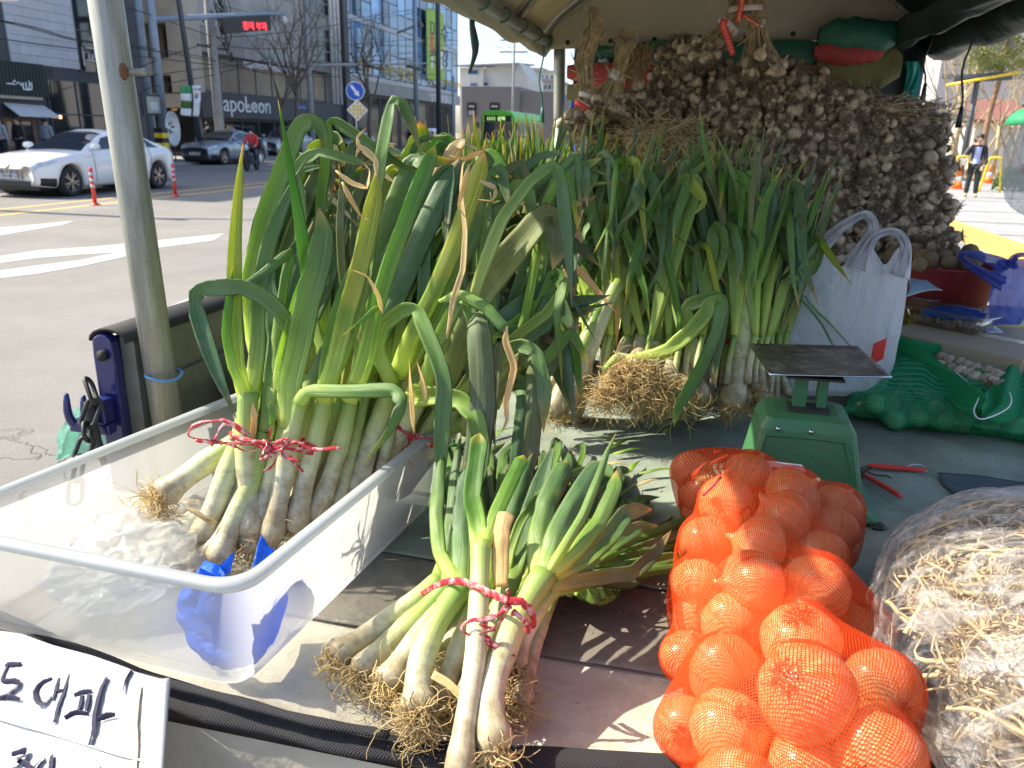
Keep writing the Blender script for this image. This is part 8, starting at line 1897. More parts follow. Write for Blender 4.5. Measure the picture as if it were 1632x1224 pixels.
# ---------------------------------------------------------------- bag of dried strips
MAT['strip'] = simple('dried_root_strip', (.60, .45, .25), .7, var=.4, vscale=14, rand=.1); MAT['strip2'] = simple('dried_stem_dark', (.22, .17, .08), .8, var=.3, vscale=14)
cb = T(.665, 1.02, .95); rb = (.375, .475, .165)
mb = MB(); mb2 = MB()
for i in range(5400):
 d = Vector((rnd.gauss(0, 1), rnd.gauss(0, 1), abs(rnd.gauss(0, 1)) + .05)).normalized(); q = rnd.uniform(.80, .95) if i % 5 else rnd.uniform(.5, .9)
 zz = d.z * rb[2] * q; p = T(uv_of(cb)[0] + d.x * rb[0] * q, uv_of(cb)[1] + d.y * rb[1] * q, max(.835, cb.z + zz * 1.0 - (.03 if i % 5 == 0 else 0)))
 t = Vector((rnd.uniform(-1, 1), rnd.uniform(-1, 1), rnd.uniform(-.3, .3))).normalized(); L = rnd.uniform(.05, .13); cu = rv(.8); t = (t + EU * .6 - EV * .5 * d.x).normalized()
 P = [p, p + t * L * .3, p + (t + cu * .3).normalized() * L * .65, p + (t + cu).normalized() * L]
 for q_ in P:
  du, dv, dz = (q_ - cb).dot(EU) / rb[0], (q_ - cb).dot(EV) / rb[1], (q_.z - cb.z) / rb[2]; s_ = math.sqrt(du * du + dv * dv + dz * dz)
  if s_ > .96: q_ -= (q_ - cb) * (1 - .96 / s_)
  if q_.z < .83: q_.z = .83
 (mb2 if i % 9 == 0 else mb).tube(catmull(P, 6), [rnd.choice((.0009, .0012, .0017, .0024, .0036))] * 7, 4, False, flat=.3)
bgs = thing('dried_strip_bag', 'big clear plastic bag of dried pale strips at the lower right', 'bag of dried strips', T(.665, 1.02, .82))
tag(mb.build('dried_strips', MAT['strip'], bgs, True), kind='stuff'); tag(mb2.build('dark_stems', MAT['strip2'], bgs, True), kind='stuff')
mb = blob(cb + EV * 0, (rb[0] * .80, rb[1] * .80, rb[2] * .78), (40, 24), .1, zmin=.83); mb.build('packed_core', MAT['strip'], bgs, True)
def clearfilm():
 m, nt, out = newmat('clear_wrinkled_film'); N = NT(nt); co = N.coord('Object', (1, 2.2, 2.5), (0, 0, .35))
 h = N.math('ADD', N.noise(co, 9, 5, .6, 2.0), N.math('MULTIPLY', N.noise(co, 34, 3, .6, 1), .35)); nb = N.bump(h, 1.0, .035)
 gl = N.n('ShaderNodeBsdfGlossy'); gl.inputs['Roughness'].default_value = .16; N.l(nb, gl.inputs['Normal']); gl.inputs[0].default_value = (.95, .95, .97, 1)
 df = N.smix(.5, N.pbr((.78, .78, .80), .4, 0, .5, nb), N.transl((.8, .8, .82)))
 milky = N.ramp(N.noise(co, 7, 5, .6, 1.8), [(.36, (.03,) * 3), (.48, (.16,) * 3), (.62, (.72,) * 3)])
 fz = N.n('ShaderNodeLayerWeight'); fz.inputs[0].default_value = .3; N.l(nb, fz.inputs['Normal'])
 a = N.smix(milky, N.transp((.98, .98, .98)), df); N.l(N.smix(N.math('ADD', N.math('MULTIPLY', N.math('POWER', fz.outputs['Facing'], 2.0), .5), .05), a, gl.outputs[0]), out.inputs[0]); return m
MAT['clear'] = clearfilm()
def filmblob(c, r, name, mat, pr, n=(170, 110), seed=0., amp=.035, zmin=.824):
 mb = MB(); c = Vector(c)
 def fn(a, b):
  th, ph = 2 * math.pi * a, math.pi * b; d = Vector((math.sin(ph) * math.cos(th), math.sin(ph) * math.sin(th), math.cos(ph)))
  p = c + EU * d.x * r[0] + EV * d.y * r[1] + EZ * d.z * r[2]; w1 = mn.noise(Vector((p.x * 5 + p.y * 3, p.y * 13 - p.x * 5, p.z * 9 + seed))); w2 = 1 - 2 * abs(mn.noise(Vector((p.x * 6, p.y * 17, p.z * 14 + seed + 5)))); w3 = 1 - 2 * abs(mn.noise(Vector((p.x * 16, p.y * 40, p.z * 30 + seed + 5))))
  p += (EU * d.x + EV * d.y + EZ * d.z) * (amp * (.5 * w1 + .35 * w2 + .16 * w3)); p.z = max(p.z, zmin); return p
 mb.grid(fn, n[0], n[1], True); return mb.build(name, mat, pr, True)
filmblob(cb, (rb[0] * .985, rb[1] * .985, rb[2] * 1.0), 'clear_film', MAT['clear'], bgs, (220, 140))

# ---------------------------------------------------------------- spring scale
MAT['scalegreen'] = filmsheet('worn_green_scale_paint', (.055, .19, .075), .35, (.13, .10, .06), .45); MAT['scaledark'] = simple('dark_scale_metal', (.06, .055, .045), .5, metal=.5)
MAT['pan'] = None
def panmat():
 m, nt, out = newmat('stained_steel_pan'); N = NT(nt); co = N.coord(); n_ = N.noise(co, 14, 7, .75, 1.0)
 c = N.ramp(n_, [(.35, (.10, .08, .06)), (.55, (.24, .20, .16)), (.68, (.55, .50, .44))]); N.l(N.pbr(c, N.gray(.12, .5, N.noise(co, 9, 6, .7, 1.5)), .75, .5, N.bump(n_, .15, .002)), out.inputs[0]); return m
MAT['pan'] = panmat()
su, sv, _ = uv_of(PZ(1280, 800, .83)); sv = 1.80
scl = thing('spring_scale', 'green spring scale with a flat square steel pan beside the onions', 'scale', T(.26, 1.80, .82))
B_ = dict(u0=.135, u1=.405, v0=1.655, v1=1.90)
def ringr(u0, u1, v0, v1, z, r=.02, n=5):
 out = []
 for (cx, cy, a0) in ((u1 - r, v1 - r, 0), (u0 + r, v1 - r, 90), (u0 + r, v0 + r, 180), (u1 - r, v0 + r, 270)):
  for k in range(n): a = R(a0 + 90 * k / (n - 1)); out.append(T(cx + r * math.cos(a), cy + r * math.sin(a), z))
 return out
def loftr(levels, name, mat, pr, smooth=True):
 mb = MB(); rs = [ringr(*l) for l in levels]; n = len(rs[0]); vs = [p for r_ in rs for p in r_]; fs = [(i * n + j, i * n + (j + 1) % n, (i + 1) * n + (j + 1) % n, (i + 1) * n + j) for i in range(len(rs) - 1) for j in range(n)]
 fs += [tuple(range(n))[::-1], tuple(range((len(rs) - 1) * n, len(rs) * n))]; mb.add(vs, fs); o = mb.build(name, mat, pr, False, bevel=.002); return o
loftr([(.115, .425, 1.64, 1.915, .826), (.115, .425, 1.64, 1.915, .834), (.135, .405, 1.655, 1.90, .840), (.145, .392, 1.665, 1.89, .87), (.165, .365, 1.69, 1.87, 1.00), (.178, .352, 1.705, 1.855, 1.022), (.20, .33, 1.73, 1.83, 1.027)], 'housing', MAT['scalegreen'], scl)
# recessed front plate outline and bolts
fp_ = lambda a, b: T(.155 + .0 + (.205 - .02 * b) * a + .012 * b, 1.6655 + .0235 * b - .004, .875 + .12 * b)
mb = MB();
outl = [fp_(a, b) for a, b in ((.05, .05), (.95, .05), (.95, .85), (.85, .95), (.15, .95), (.05, .85))]
mb.tube(catmull(outl + [outl[0]], 60), .0022, 6, False); mb.build('pressed_panel_edge', MAT['scalegreen'], scl, True)
for a in (.18, .55): MB().lathe([(.004, 0), (.006, .002), (.002, .005)], 10, frame(fp_(a, 1.08), -EV)).build('screw', MAT['chrome'], scl, True)
mb = MB(); mb.box(.235, .262, 1.765, 1.79, 1.022, 1.105); mb.build('stem_post', MAT['scalegreen'], scl); mb = MB(); mb.box(.285, .305, 1.77, 1.80, 1.022, 1.108); mb.build('stem_post', MAT['scalegreen'], scl)
mb = MB(); mb.box(.225, .31, 1.74, 1.80, 1.0265, 1.034); mb.build('stem_bracket', MAT['scaledark'], scl)
pc = [PZ(1194, 551, 1.115), PZ(1366, 555, 1.115), PZ(1420, 604, 1.115), PZ(1227, 600, 1.115)]
pcc = sum(pc, Vector()) / 4; mb = MB(); n_ = 14
def pf(a, b):
 p = pc[0].lerp(pc[1], a).lerp(pc[3].lerp(pc[2], a), b); e = max(abs(a * 2 - 1), abs(b * 2 - 1)); return p + EZ * (.004 * max(0, e - .9) / .1 - .004 * (1 - e ** 2) * .5)
mb.grid(pf, 30, 24); mr = MB(); mr.tube([pf(min(1, max(0, a)), min(1, max(0, b))) for a, b in [(k / 8, 0) for k in range(9)] + [(1, k / 8) for k in range(9)] + [(1 - k / 8, 1) for k in range(9)] + [(0, 1 - k / 8) for k in range(9)]], .0020, 6, False); mr.build('pan_edge', MAT['chrome'], scl, True); o = mb.build('weighing_pan', MAT['pan'], scl, True); s = o.modifiers.new('t', 'SOLIDIFY'); s.thickness = .0025; s.offset = -1
mb = MB(); mb.box(.21, .33, 1.73, 1.83, 1.1055, 1.110); mb.build('pan_support', MAT['scaledark'], scl)
for (u, v) in ((.12, 1.645), (.42, 1.645), (.12, 1.905), (.42, 1.905)): MB().lathe([(.016, .8205), (.018, .8255), (.010, .8258)], 12, Matrix.Translation(T(u, v, 0))).build('foot', MAT['scaledark'], scl, True)
# dial on the far side
MB().lathe([(.07, 0), (.07, .004), (.06, .006), (.001, .006)], 28, frame(T(.262, 1.884, .94), EV)).build('dial', MAT['white'], scl, True)

# ---------------------------------------------------------------- red handled shears
sh_ = thing('garden_shears', 'open pruning shears with red handles beside the scale foot', 'shears', PZ(1400, 762, .825))
def handle(p0, p1, r):
 a, b = PZ(*p0, .834), PZ(*p1, .834); mb = MB(); P = catmull([a, a.lerp(b, .5) + EZ * .001, b], 10); mb.tube(P, [r * .7, r * .9, r, r, r * 1.02, r, r, r, r, r * .95, r * .6], 12, True, flat=.62, S0=(b - a).cross(EZ)); mb.build('handle', MAT['red'], sh_, True)
handle((1384, 742), (1477, 750), .0092); handle((1376, 756), (1437, 792), .0085)
mb = MB(); mb.tube([PZ(1388, 744, .832), PZ(1372, 748, .832), PZ(1350, 745, .833)], [.006, .006, .001], 8, flat=.3); mb.tube([PZ(1378, 757, .830), PZ(1366, 750, .831), PZ(1352, 741, .832)], [.006, .007, .001], 8, flat=.3); mb.build('blades', MAT['scaledark'], sh_, True)
mb = MB(); mb.tube(catmull([PZ(1378, 750, .838), PZ(1395, 757, .838), PZ(1412, 758, .838), PZ(1420, 762, .836)], 10), .002, 6); mb.build('spring', MAT['scaledark'], sh_, True)
mb = MB(); mb.tube(catmull([PZ(1446, 744, .844), PZ(1456, 740, .846), PZ(1474, 743, .842), PZ(1476, 752, .840)], 10), .0011, 5); mb.build('wire_clasp', MAT['chrome'], sh_, True)

# ---------------------------------------------------------------- white carrier bag
def bagfilm(name, c, alpha, rough=.4):
 m, nt, out = newmat(name); N = NT(nt); co = N.coord('Object', (1, 1, .45))
 h = N.math('ADD', N.noise(co, 26, 5, .6, 1.2), N.math('MULTIPLY', N.noise(N.coord(), 70, 4, .6), .4)); nb = N.bump(h, .9, .030)
 sh = N.smix(.55, N.pbr(c, rough, 0, .5, nb), N.transl(c)); a_ = N.gray(max(0, alpha - .08), min(1, alpha + .08), N.noise(co, 12, 4)); N.l(N.smix(a_, N.transp((.9, .9, .92)), sh), out.inputs[0]); return m
MAT['whitebag'] = bagfilm('white_carrier_bag_film', (.97, .97, 1.0), .86); MAT['bluebag'] = bagfilm('blue_carrier_bag_film', (.16, .24, .80), .70)
VB_ = 2.42
def BG(x, y, dv=0): return PV(x, y, VB_ + dv)
wb = thing('carrier_bag', 'full white plastic carrier bag with two upright handles', 'plastic bag', T(.42, 2.42, .82))
prof_ = [(632, 1262, 1395), (615, 1246, 1412), (575, 1236, 1425), (530, 1231, 1434), (480, 1240, 1441), (440, 1258, 1446), (410, 1275, 1447), (392, 1284, 1446)]
mb = MB()
def wf(a, b):
 x = b * (len(prof_) - 1); i = min(int(x), len(prof_) - 2); f = x - i; y, l, r = [p + (q - p) * f for p, q in zip(prof_[i], prof_[i + 1])]
 an = 2 * math.pi * a; cx = (l + r) / 2; hw = (r - l) / 2; dp = (.105 - .055 * b) * (1 if b > .06 else b / .06 * .6 + .4)
 fold = .014 * (1 - 2 * abs(mn.noise(Vector((a * 12, b * 1.6 + a * 2, 2.2))))) + .006 * mn.noise(Vector((a * 30, b * 6, 0)))
 dipy = (34 * math.exp(-((math.cos(an) * .9 + .25) / .22) ** 2) + 30 * math.exp(-((math.cos(an) * .9 - .50) / .16) ** 2)) * max(0, b - .72) / .28
 p = BG(cx + hw * math.cos(an), y + dipy, -math.sin(an) * dp * -1); p = p - EV * 0
 return p + EV * (fold * 1.2) + EU * fold * math.cos(an) * .6
mb.grid(wf, 120, 60, True); o = mb.build('bag_body', MAT['whitebag'], wb, True)
mb = MB(); mb.grid(lambda a, b: BG(1262 + 133 * a, 634 + 2 * math.sin(a * 20), -.06 + .12 * b), 20, 6); mb.build('bag_base', MAT['whitebag'], wb, True)
def band(pts, ws, name, mat, pr, V=VB_, dv=None, n=22):
 P = [PV(x, y, V + (dv[i] if dv else 0)) for i, (x, y) in enumerate(pts)]; Pc = catmull(P, n); k = len(ws) - 1; D = (P[0] - CP).dot(FW)
 wv = [ws[min(int(i / n * k), k - 1)] + (ws[min(int(i / n * k), k - 1) + 1] - ws[min(int(i / n * k), k - 1)]) * (i / n * k - min(int(i / n * k), k - 1)) for i in range(n + 1)]
 mb = MB()
 def fn(a, b):
  i = b * n; i0 = min(int(i), n - 1); f = i - i0; c = Pc[i0].lerp(Pc[i0 + 1], f); t = (Pc[i0 + 1] - Pc[i0]).normalized(); s = t.cross(EV).normalized(); w_ = (wv[i0] + (wv[i0 + 1] - wv[i0]) * f) / FPX * D
  return c + s * ((a - .5) * w_) + EV * (.012 * math.sin(a * 12 + b * 5) + .008 * math.sin(a * 25 + b * 11))
 mb.grid(fn, 12, n * 2); o = mb.build(name, mat, pr, True); o.modifiers.new('t', 'SOLIDIFY').thickness = .0008; return o
band([(1296, 412), (1312, 392), (1340, 364), (1368, 345), (1384, 344), (1392, 362), (1378, 392), (1360, 420)], [40, 26, 16, 13, 13, 16, 24, 40], 'handle', MAT['whitebag'], wb, VB_ - .03)
band([(1372, 430), (1382, 400), (1396, 377), (1416, 369), (1434, 374), (1444, 392), (1440, 415), (1430, 440)], [44, 22, 14, 12, 13, 16, 22, 34], 'handle', MAT['whitebag'], wb, VB_ - .05)
MAT['redprint'] = MAT['rtape']
mb = MB(); mb.grid(lambda a, b: BG(1392 + 22 * a - 6 * b, 548 + 34 * b - 10 * a, -.088 - .01 * a), 6, 6); o = mb.build('red_printed_patch', MAT['rtape'], wb, True); o.modifiers.new('t', 'SOLIDIFY').thickness = .001
for (x, y) in (): MB().lathe([(.003, 0), (.004, .001), (.001, .0015)], 8, frame(BG(x, y, -.100), -EV)).build('white_dot', MAT['letter'], wb, True)
for (x, y) in (): MB().lathe([(.004, 0), (.004, .001), (.001, .0015)], 8, frame(BG(x - 6, y, -.09), -EV)).build('red_dot', MAT['rtape'], wb, True)

# ---------------------------------------------------------------- cardboard box and what stands on it
bxu0, bxu1, bxv0, bxv1, bxz = .47, 1.02, 2.66, 2.98, .955
q0 = PV(1425, 530, 2.72); q1 = PV(1631, 572, 2.60)
cbx = thing('cardboard_box', 'flat brown cardboard box under the mask and clear food tray', 'box', T(.86, 2.8, .82))
A0, A1_ = PV(1405, 527, 2.80), PV(1630, 574, 2.52); A0.z = A1_.z = 0; dx_ = (A1_ - A0).normalized(); dy_ = EZ.cross(dx_); zt_ = PV(1520, 549, 2.66).z
def BX(a, b, z): return Vector((A0.x, A0.y, 0)) + dx_ * a + dy_ * b + EZ * z
LB = (A1_ - A0).length
MB().box(0, LB, 0, .46, .8255, zt_, BX).build('carton', MAT['cardboard'], cbx, bevel=.003)
MB().box(0, LB, .205, .255, zt_ + .0005, zt_ + .0012, BX).build('packing_tape', MAT['oldtape'], cbx)
lq = [PZ(1562, 527, zt_), PZ(1582, 517, zt_), PZ(1600, 531, zt_), PZ(1572, 531, zt_)]
MB().slab([p + EZ * .0015 for p in lq], (0, 0, 1), .001).build('printed_label', MAT['letter'], cbx)
for k in range(3): a = lq[1].lerp(lq[0], .3 + .2 * k) + EZ * .003; b = lq[2].lerp(lq[3], .3 + .2 * k) + EZ * .003; mb = MB(); mb.tube([a.lerp(b, .1), a.lerp(b, .8)], .0008, 4); mb.build('print_line', MAT['black'], cbx)
# clear tray
def traymat():
 m, nt, out = newmat('clear_food_tray'); N = NT(nt); gl = N.n('ShaderNodeBsdfGlossy'); gl.inputs['Roughness'].default_value = .06; fz = N.n('ShaderNodeLayerWeight'); fz.inputs[0].default_value = .3
 nb = N.bump(N.noise(N.coord(), 30, 3), .4, .004); N.l(nb, gl.inputs['Normal']); N.l(nb, fz.inputs['Normal']); N.l(N.smix(N.math('ADD', N.math('MULTIPLY', fz.outputs['Facing'], .7), .20), N.transp((.93, .95, .97)), gl.outputs[0]), out.inputs[0]); return m
MAT['tray'] = traymat()
ty = thing('clear_food_tray', 'clear plastic tray with lid holding garlic cloves and blue film', 'tray', PZ(1510, 520, zt_ + .002))
tc = PZ(1513, 517, zt_ + .01); M = Matrix((dx_, dy_, EZ)).transposed().to_4x4(); M.translation = Vector((tc.x, tc.y, zt_ + .002))
def rr_(hx, hy, z, r=.02, n=5):
 return [M @ Vector((sx * (hx - r) + r * math.cos(R(a0 + 90 * k / (n - 1))), sy * (hy - r) + r * math.sin(R(a0 + 90 * k / (n - 1))), z)) for (sx, sy, a0) in ((1, 1, 0), (-1, 1, 90), (-1, -1, 180), (1, -1, 270)) for k in range(n)]
def loftm(levels, name, mat, pr):
 mb = MB(); rs = [rr_(*l) for l in levels]; n = len(rs[0]); mb.add([p for r_ in rs for p in r_], [(i * n + j, i * n + (j + 1) % n, (i + 1) * n + (j + 1) % n, (i + 1) * n + j) for i in range(len(rs) - 1) for j in range(n)] + [tuple(range(n))[::-1]] + ([tuple(range((len(rs) - 1) * n, len(rs) * n))])); return mb.build(name, mat, pr, True)
mbx = loftm([(.115, .055, .001), (.135, .070, .055)], 'tray_base', MAT['tray'], ty); loftm([(.150, .082, .056), (.151, .083, .060), (.135, .072, .061), (.122, .058, .085), (.115, .052, .086)], 'tray_lid', MAT['tray'], ty)
mb = MB()
for k in range(150):
 p = M @ Vector((rnd.uniform(-.105, .105), rnd.uniform(-.045, .045), rnd.uniform(.010, .032))); mb.lathe([(.001, -.010), (.007, -.004), (.006, .004), (.001, .010)], 6, frame(p, rv(1)))
tag(mb.build('garlic_cloves', MAT['garlic'], ty, True), kind='stuff')
o = blob(M @ Vector((.01, 0, .048)), (.105, .048, .026), (40, 24), .2, 2.4, 8.).build('blue_film_scrap', MAT['bluefilm'], None, True); tag(o, 'crumpled blue film inside the clear tray', 'plastic film')
mk = thing('face_mask', 'pale blue disposable face mask lying on the box behind the tray', 'face mask', PZ(1500, 450, zt_ + .05))
MAT['mask'] = simple('pale_blue_mask_fabric', (.32, .50, .68), .8, var=.04, transl=.2)
mq = [PD(1448, 452, 2.72), PD(1492, 427, 2.74), PD(1546, 443, 2.72), PD(1535, 474, 2.66), PD(1490, 464, 2.66), PD(1448, 468, 2.67)]
def mf(a, b):
 tp = catmull([PD(1446, 446, 2.86), PD(1470, 432, 2.87), PD(1495, 428, 2.87), PD(1520, 436, 2.86), PD(1547, 444, 2.84)], 20); bt = catmull([PD(1444, 472, 2.78), PD(1470, 465, 2.78), PD(1495, 463, 2.78), PD(1515, 468, 2.78), PD(1536, 475, 2.77)], 20); i = a * 20; i0 = min(int(i), 19)
 p = tp[i0].lerp(tp[i0 + 1], i - i0).lerp(bt[i0].lerp(bt[i0 + 1], i - i0), b); return p + CU * (.004 * math.sin(b * 14) * math.sin(math.pi * a)) - FW * .02 * math.sin(math.pi * b)
mb = MB(); mb.grid(mf, 24, 14); o = mb.build('mask_fabric', MAT['mask'], mk, True); o.modifiers.new('t', 'SOLIDIFY').thickness = .001
for (pts) in ([(1546, 444), (1560, 452), (1572, 462), (1560, 470), (1536, 475)], [(1446, 446), (1436, 455), (1436, 468), (1444, 472)]):
 mb = MB(); mb.tube(catmull([PD(x, y, 2.80) for x, y in pts], 12), .0016, 5); mb.build('ear_loop', MAT['white'], mk, True)
mb = MB(); mb.tube([mf(k / 20, 1) + CU * -.001 for k in range(21)], .003, 5); mb.build('white_hem', MAT['white'], mk, True)
o = MB().box(.84, 1.32, 2.98, 3.38, .8255, zt_ + .005).build('plastic_crate', MAT['crate'], None, bevel=.01); tag(o, 'low yellow crate under the red basin', 'crate')
# basin with round tubers
bc = PV(1512, 432, 3.17); bc.z = zt_ + .007
bs_ = thing('red_basin', 'dark red plastic basin of round brown tubers', 'basin', bc); MAT['basin'] = simple('dark_red_plastic', (.26, .025, .022), .35, var=.06)
zb0 = bc.z; rbn_ = .172; zt2 = PV(1512, 432, 3.0).z
mb = MB(); mb.lathe([(.01, 0), (rbn_ * .72, 0), (rbn_ * .78, .01), (rbn_ * .97, zt2 - zb0 - .01), (rbn_ * 1.03, zt2 - zb0 - .002), (rbn_ * 1.04, zt2 - zb0 + .003), (rbn_ * 1.0, zt2 - zb0 + .004), (rbn_ * .95, zt2 - zb0 - .01), (rbn_ * .76, .014), (.01, .012)], 40, Matrix.Translation(bc)); mb.build('bowl', MAT['basin'], bs_, True)
MAT['tuber'] = simple('brown_fuzzy_tuber', (.20, .14, .075), .9, var=.3, vscale=40, bump=.6, bscale=200, rand=.2)
tm_ = []
for s in range(3):
 mb = MB(); mb.grid(lambda a, b: Vector((math.sin(math.pi * b) * math.cos(6.283 * a) * 1.05, math.sin(math.pi * b) * math.sin(6.283 * a), math.cos(math.pi * b) * .92)) * (1 + .07 * mn.noise(Vector((math.cos(6.283 * a) * 1.5 + s * 4, math.sin(6.283 * a) * 1.5, b * 3)))), 18, 12, True); tm_.append(mb.mesh('tuber', MAT['tuber']))
for i, (x, y) in enumerate([(1470, 410), (1482, 415), (1495, 402), (1506, 410), (1482, 398), (1520, 402), (1532, 412), (1546, 400), (1555, 412), (1508, 398), (1548, 422), (1465, 422), (1452, 405), (1440, 398), (1512, 418), (1424, 405)]):
 p = PV(x, y, 3.06 + (418 - y) * .008); r = rnd.uniform(.026, .034); o = inst('tuber', tm_[i % 3], None, frame(p, rv(1)) @ Matrix.Scale(r, 4)); tag(o, 'round brown fuzzy tuber heaped in the red basin', 'tuber', 'brown tubers heaped in the red basin')
for i in range(14):
 a = rnd.random() * 6.283; q = rnd.random() * .12; p = bc + Vector((math.cos(a) * q, math.sin(a) * q, .03 + rnd.random() * .05)); o = inst('tuber', tm_[i % 3], None, frame(p, rv(1)) @ Matrix.Scale(.034, 4)); tag(o, 'round brown fuzzy tuber heaped in the red basin', 'tuber', 'brown tubers heaped in the red basin')
# blue carrier bag
bb = thing('carrier_bag', 'small translucent blue carrier bag with its handles up beside the mask', 'plastic bag', PZ(1600, 500, zt_ + .002))
VU = 2.90
mb = MB(); prof2 = [(519, 1582, 1622), (508, 1574, 1630), (485, 1572, 1634), (462, 1575, 1640), (440, 1580, 1640), (420, 1586, 1634), (414, 1590, 1630)]
def uf(a, b):
 x = b * 6; i = min(int(x), 5); f = x - i; y, l, r = [p + (q - p) * f for p, q in zip(prof2[i], prof2[i + 1])]; an = 2 * math.pi * a; fold = .030 * (1 - 2 * abs(mn.noise(Vector((a * 9, b * 3.6, 7.2))))); return PV((l + r) / 2 + (r - l) / 2 * math.cos(an), y, VU + math.sin(an) * .05 * (.5 + .5 * math.sin(math.pi * min(1, b + .25)))) + EV * fold + EU * fold * .6
mb.grid(uf, 60, 40, True); mb.build('bag_body', MAT['bluebag'], bb, True)
band([(1600, 452), (1575, 440), (1545, 422), (1531, 410), (1534, 404), (1560, 408), (1590, 418), (1604, 428)], [24, 16, 9, 7, 7, 12, 20, 26], 'handle', MAT['bluebag'], bb, VU - .03)
band([(1612, 428), (1618, 410), (1632, 406), (1650, 412), (1645, 440)], [22, 7, 7, 9, 20], 'handle', MAT['bluebag'], bb, VU - .03)

# ---------------------------------------------------------------- green net bag of garlic
gb = thing('garlic_net_bag', 'green net bag of garlic lying open in front of the cardboard box', 'net bag', T(.72, 2.28, .82))
gballs = []; k = 0
GP = []
for row, (y0, xs_, zz) in enumerate([(655, range(1365, 1700, 24), .85), (628, range(1358, 1700, 25), .875), (602, range(1372, 1700, 26), .90), (578, range(1395, 1700, 27), .92), (560, range(1405, 1480, 26), .95)]):
 for x in xs_:
  yy = y0 + (x - 1365) * .045 + rnd.uniform(-6, 6)
  if row == 0 and x > 1500: yy += 10
  p = PZ(x + rnd.uniform(-8, 8), yy, zz); GP.append(p)
for u, v in [(u, v) for u in np.arange(.52, 1.12, .06) for v in (2.28, 2.36, 2.44)]: GP.append(T(u, v, rnd.uniform(.85, .90)))
for p in GP:
 s = rnd.uniform(.85, 1.1); p.z = max(p.z, BED + .022); gballs.append((p, .026 * s)); o = inst('garlic_bulb', rnd.choice(GC + GM[:1]), None, frame(p, rv(1)) @ Matrix.Scale(s, 4)); tag(o, 'pale garlic bulb seen through the green net of the bag', 'garlic bulb', 'garlic bulbs in the green net bag')
MAT['greennet'] = netmat('green_net', (.05, .45, .20), .0028, .35, .20, .4)
mb, _, _ = shell([T(.40, 2.30, .85), T(.5, 2.30, .87), T(.7, 2.26, .875), T(.9, 2.22, .87), T(1.1, 2.2, .86), T(1.22, 2.2, .85)], gballs, 110, 110, .003, .01, 12, S0=EZ); mb.build('net', MAT['greennet'], gb, True)
MAT['greennet2'] = netmat('green_net_folded', (.03, .38, .15), .0028, .5, .36, .35)
def netband(pts, ws, z):
 P = catmull([PZ(x, y, zz) for (x, y), zz in zip(pts, z)], 24); k = len(ws) - 1; mb = MB()
 def fn(a, b):
  i = b * 24; i0 = min(int(i), 23); c = P[i0].lerp(P[i0 + 1], i - i0); t = (P[i0 + 1] - P[i0]).normalized(); s = t.cross(CP - c).normalized(); j = min(int(b * k), k - 1); w_ = ws[j] + (ws[j + 1] - ws[j]) * (b * k - j); w_ = w_ / FPX * 2.35
  return c + s * ((a - .5) * w_) + EZ * (.012 * math.sin(a * 9 + b * 7) + .01 * math.sin(math.pi * a))
 mb.grid(fn, 14, 70); o = mb.build('net_fold', MAT['greennet2'], gb, True); o.modifiers.new('t', 'SOLIDIFY').thickness = .0012
netband([(1425, 548), (1450, 572), (1480, 592), (1515, 612), (1545, 640), (1562, 655)], [16, 34, 40, 44, 46, 26], [.985, .965, .955, .95, .94, .93])
netband([(1430, 546), (1480, 562), (1540, 564), (1600, 580), (1650, 600)], [12, 22, 26, 34, 40], [.985, .965, .96, .955, .95])
netband([(1632, 600), (1610, 625), (1590, 648), (1566, 664)], [50, 56, 44, 18], [.955, .95, .935, .93])
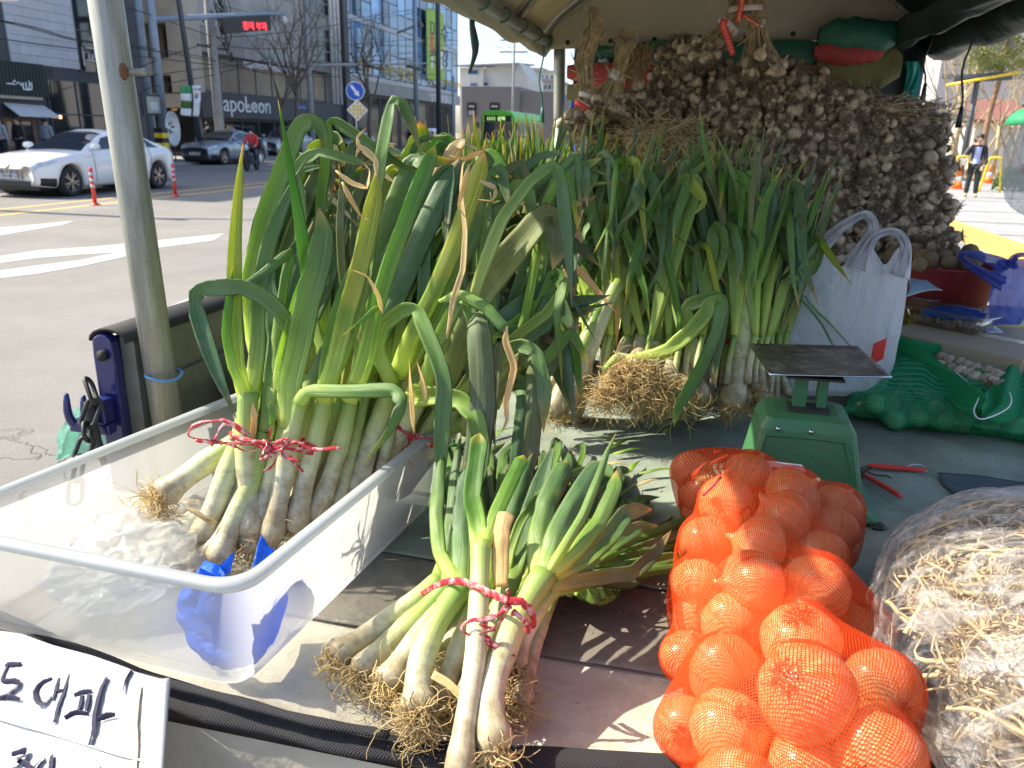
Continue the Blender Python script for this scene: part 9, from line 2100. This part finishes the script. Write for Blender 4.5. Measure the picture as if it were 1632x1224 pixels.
mb = MB(); mb.tube(catmull([PZ(x, y, z) for x, y, z in ((1522, 592, .975), (1545, 612, .965), (1560, 630, .96), (1552, 655, .95), (1565, 668, .945), (1600, 655, .95), (1612, 640, .955), (1606, 620, .962), (1590, 602, .97))], 40), .0018, 5, False); mb.build('white_drawstring', MAT['white'], gb, True)
for i in range(16):
 p = PZ(1500 + (i % 8) * 14 + rnd.uniform(-3, 3), 572 + (i % 8) * 4.5 + (i // 8) * 13, .955); o = inst('garlic_bulb', rnd.choice(GC), None, frame(p, rv(1)) @ Matrix.Scale(.85, 4)); tag(o, 'bare garlic bulb in the open mouth of the green net bag', 'garlic bulb', 'bare garlic bulbs in the mouth of the green net bag')
# clear bag hanging at the right edge
hb = thing('hanging_clear_bag', 'bulging clear plastic bag hanging at the right edge of the stall', 'plastic bag', PD(1660, 260, 2.6))
filmblob(PD(1668, 262, 2.6), (.125, .11, .17), 'film', thinfilm('hazy_hanging_film', (.8, .8, .8), .38, .2, 14, .02, .5), hb, (60, 50), 3., .02, 0)
for k in range(5): mb = MB(); mb.tube(catmull([PD(1626 + k * 2, 266 + k * 5, 2.55), PD(1634, 262 + k * 4, 2.54), PD(1642, 268 + k * 4, 2.55)], 6), .0015, 4); mb.build('red_thread', MAT['rtape'], hb, True)
mb = MB(); tp = PD(1668, 262, 2.6) + EZ * .16; mb.tube([tp, Vector((tp.x, tp.y, ZE + .03))], .004, 6); mb.build('hanging_cord', MAT['greenstring'], hb)
# light mesh on tarpaulin right: folded darker corner
o = sheet('mesh_tarp_patch', .62, 1.3, 1.35, 1.98, .8265, .005, mesh_cloth('dark_mesh_tarp', (.05, .075, .085), (.09, .12, .125)), 50, 40, 11.0, .03); tag(o, 'darker folded mesh cloth on the tarpaulin right of the shears', 'cloth')

# ---------------------------------------------------------------- lettering curves become meshes
dg = bpy.context.evaluated_depsgraph_get()
for o, name, mat, parent in TEXTS:
 me = bpy.data.meshes.new_from_object(o.evaluated_get(dg)); me.materials.clear(); me.materials.append(mat); M = o.matrix_world.copy(); bpy.data.objects.remove(o)
 n = bpy.data.objects.new(name, me); col.objects.link(n); n.matrix_basis = M
 if parent: par(n, parent)
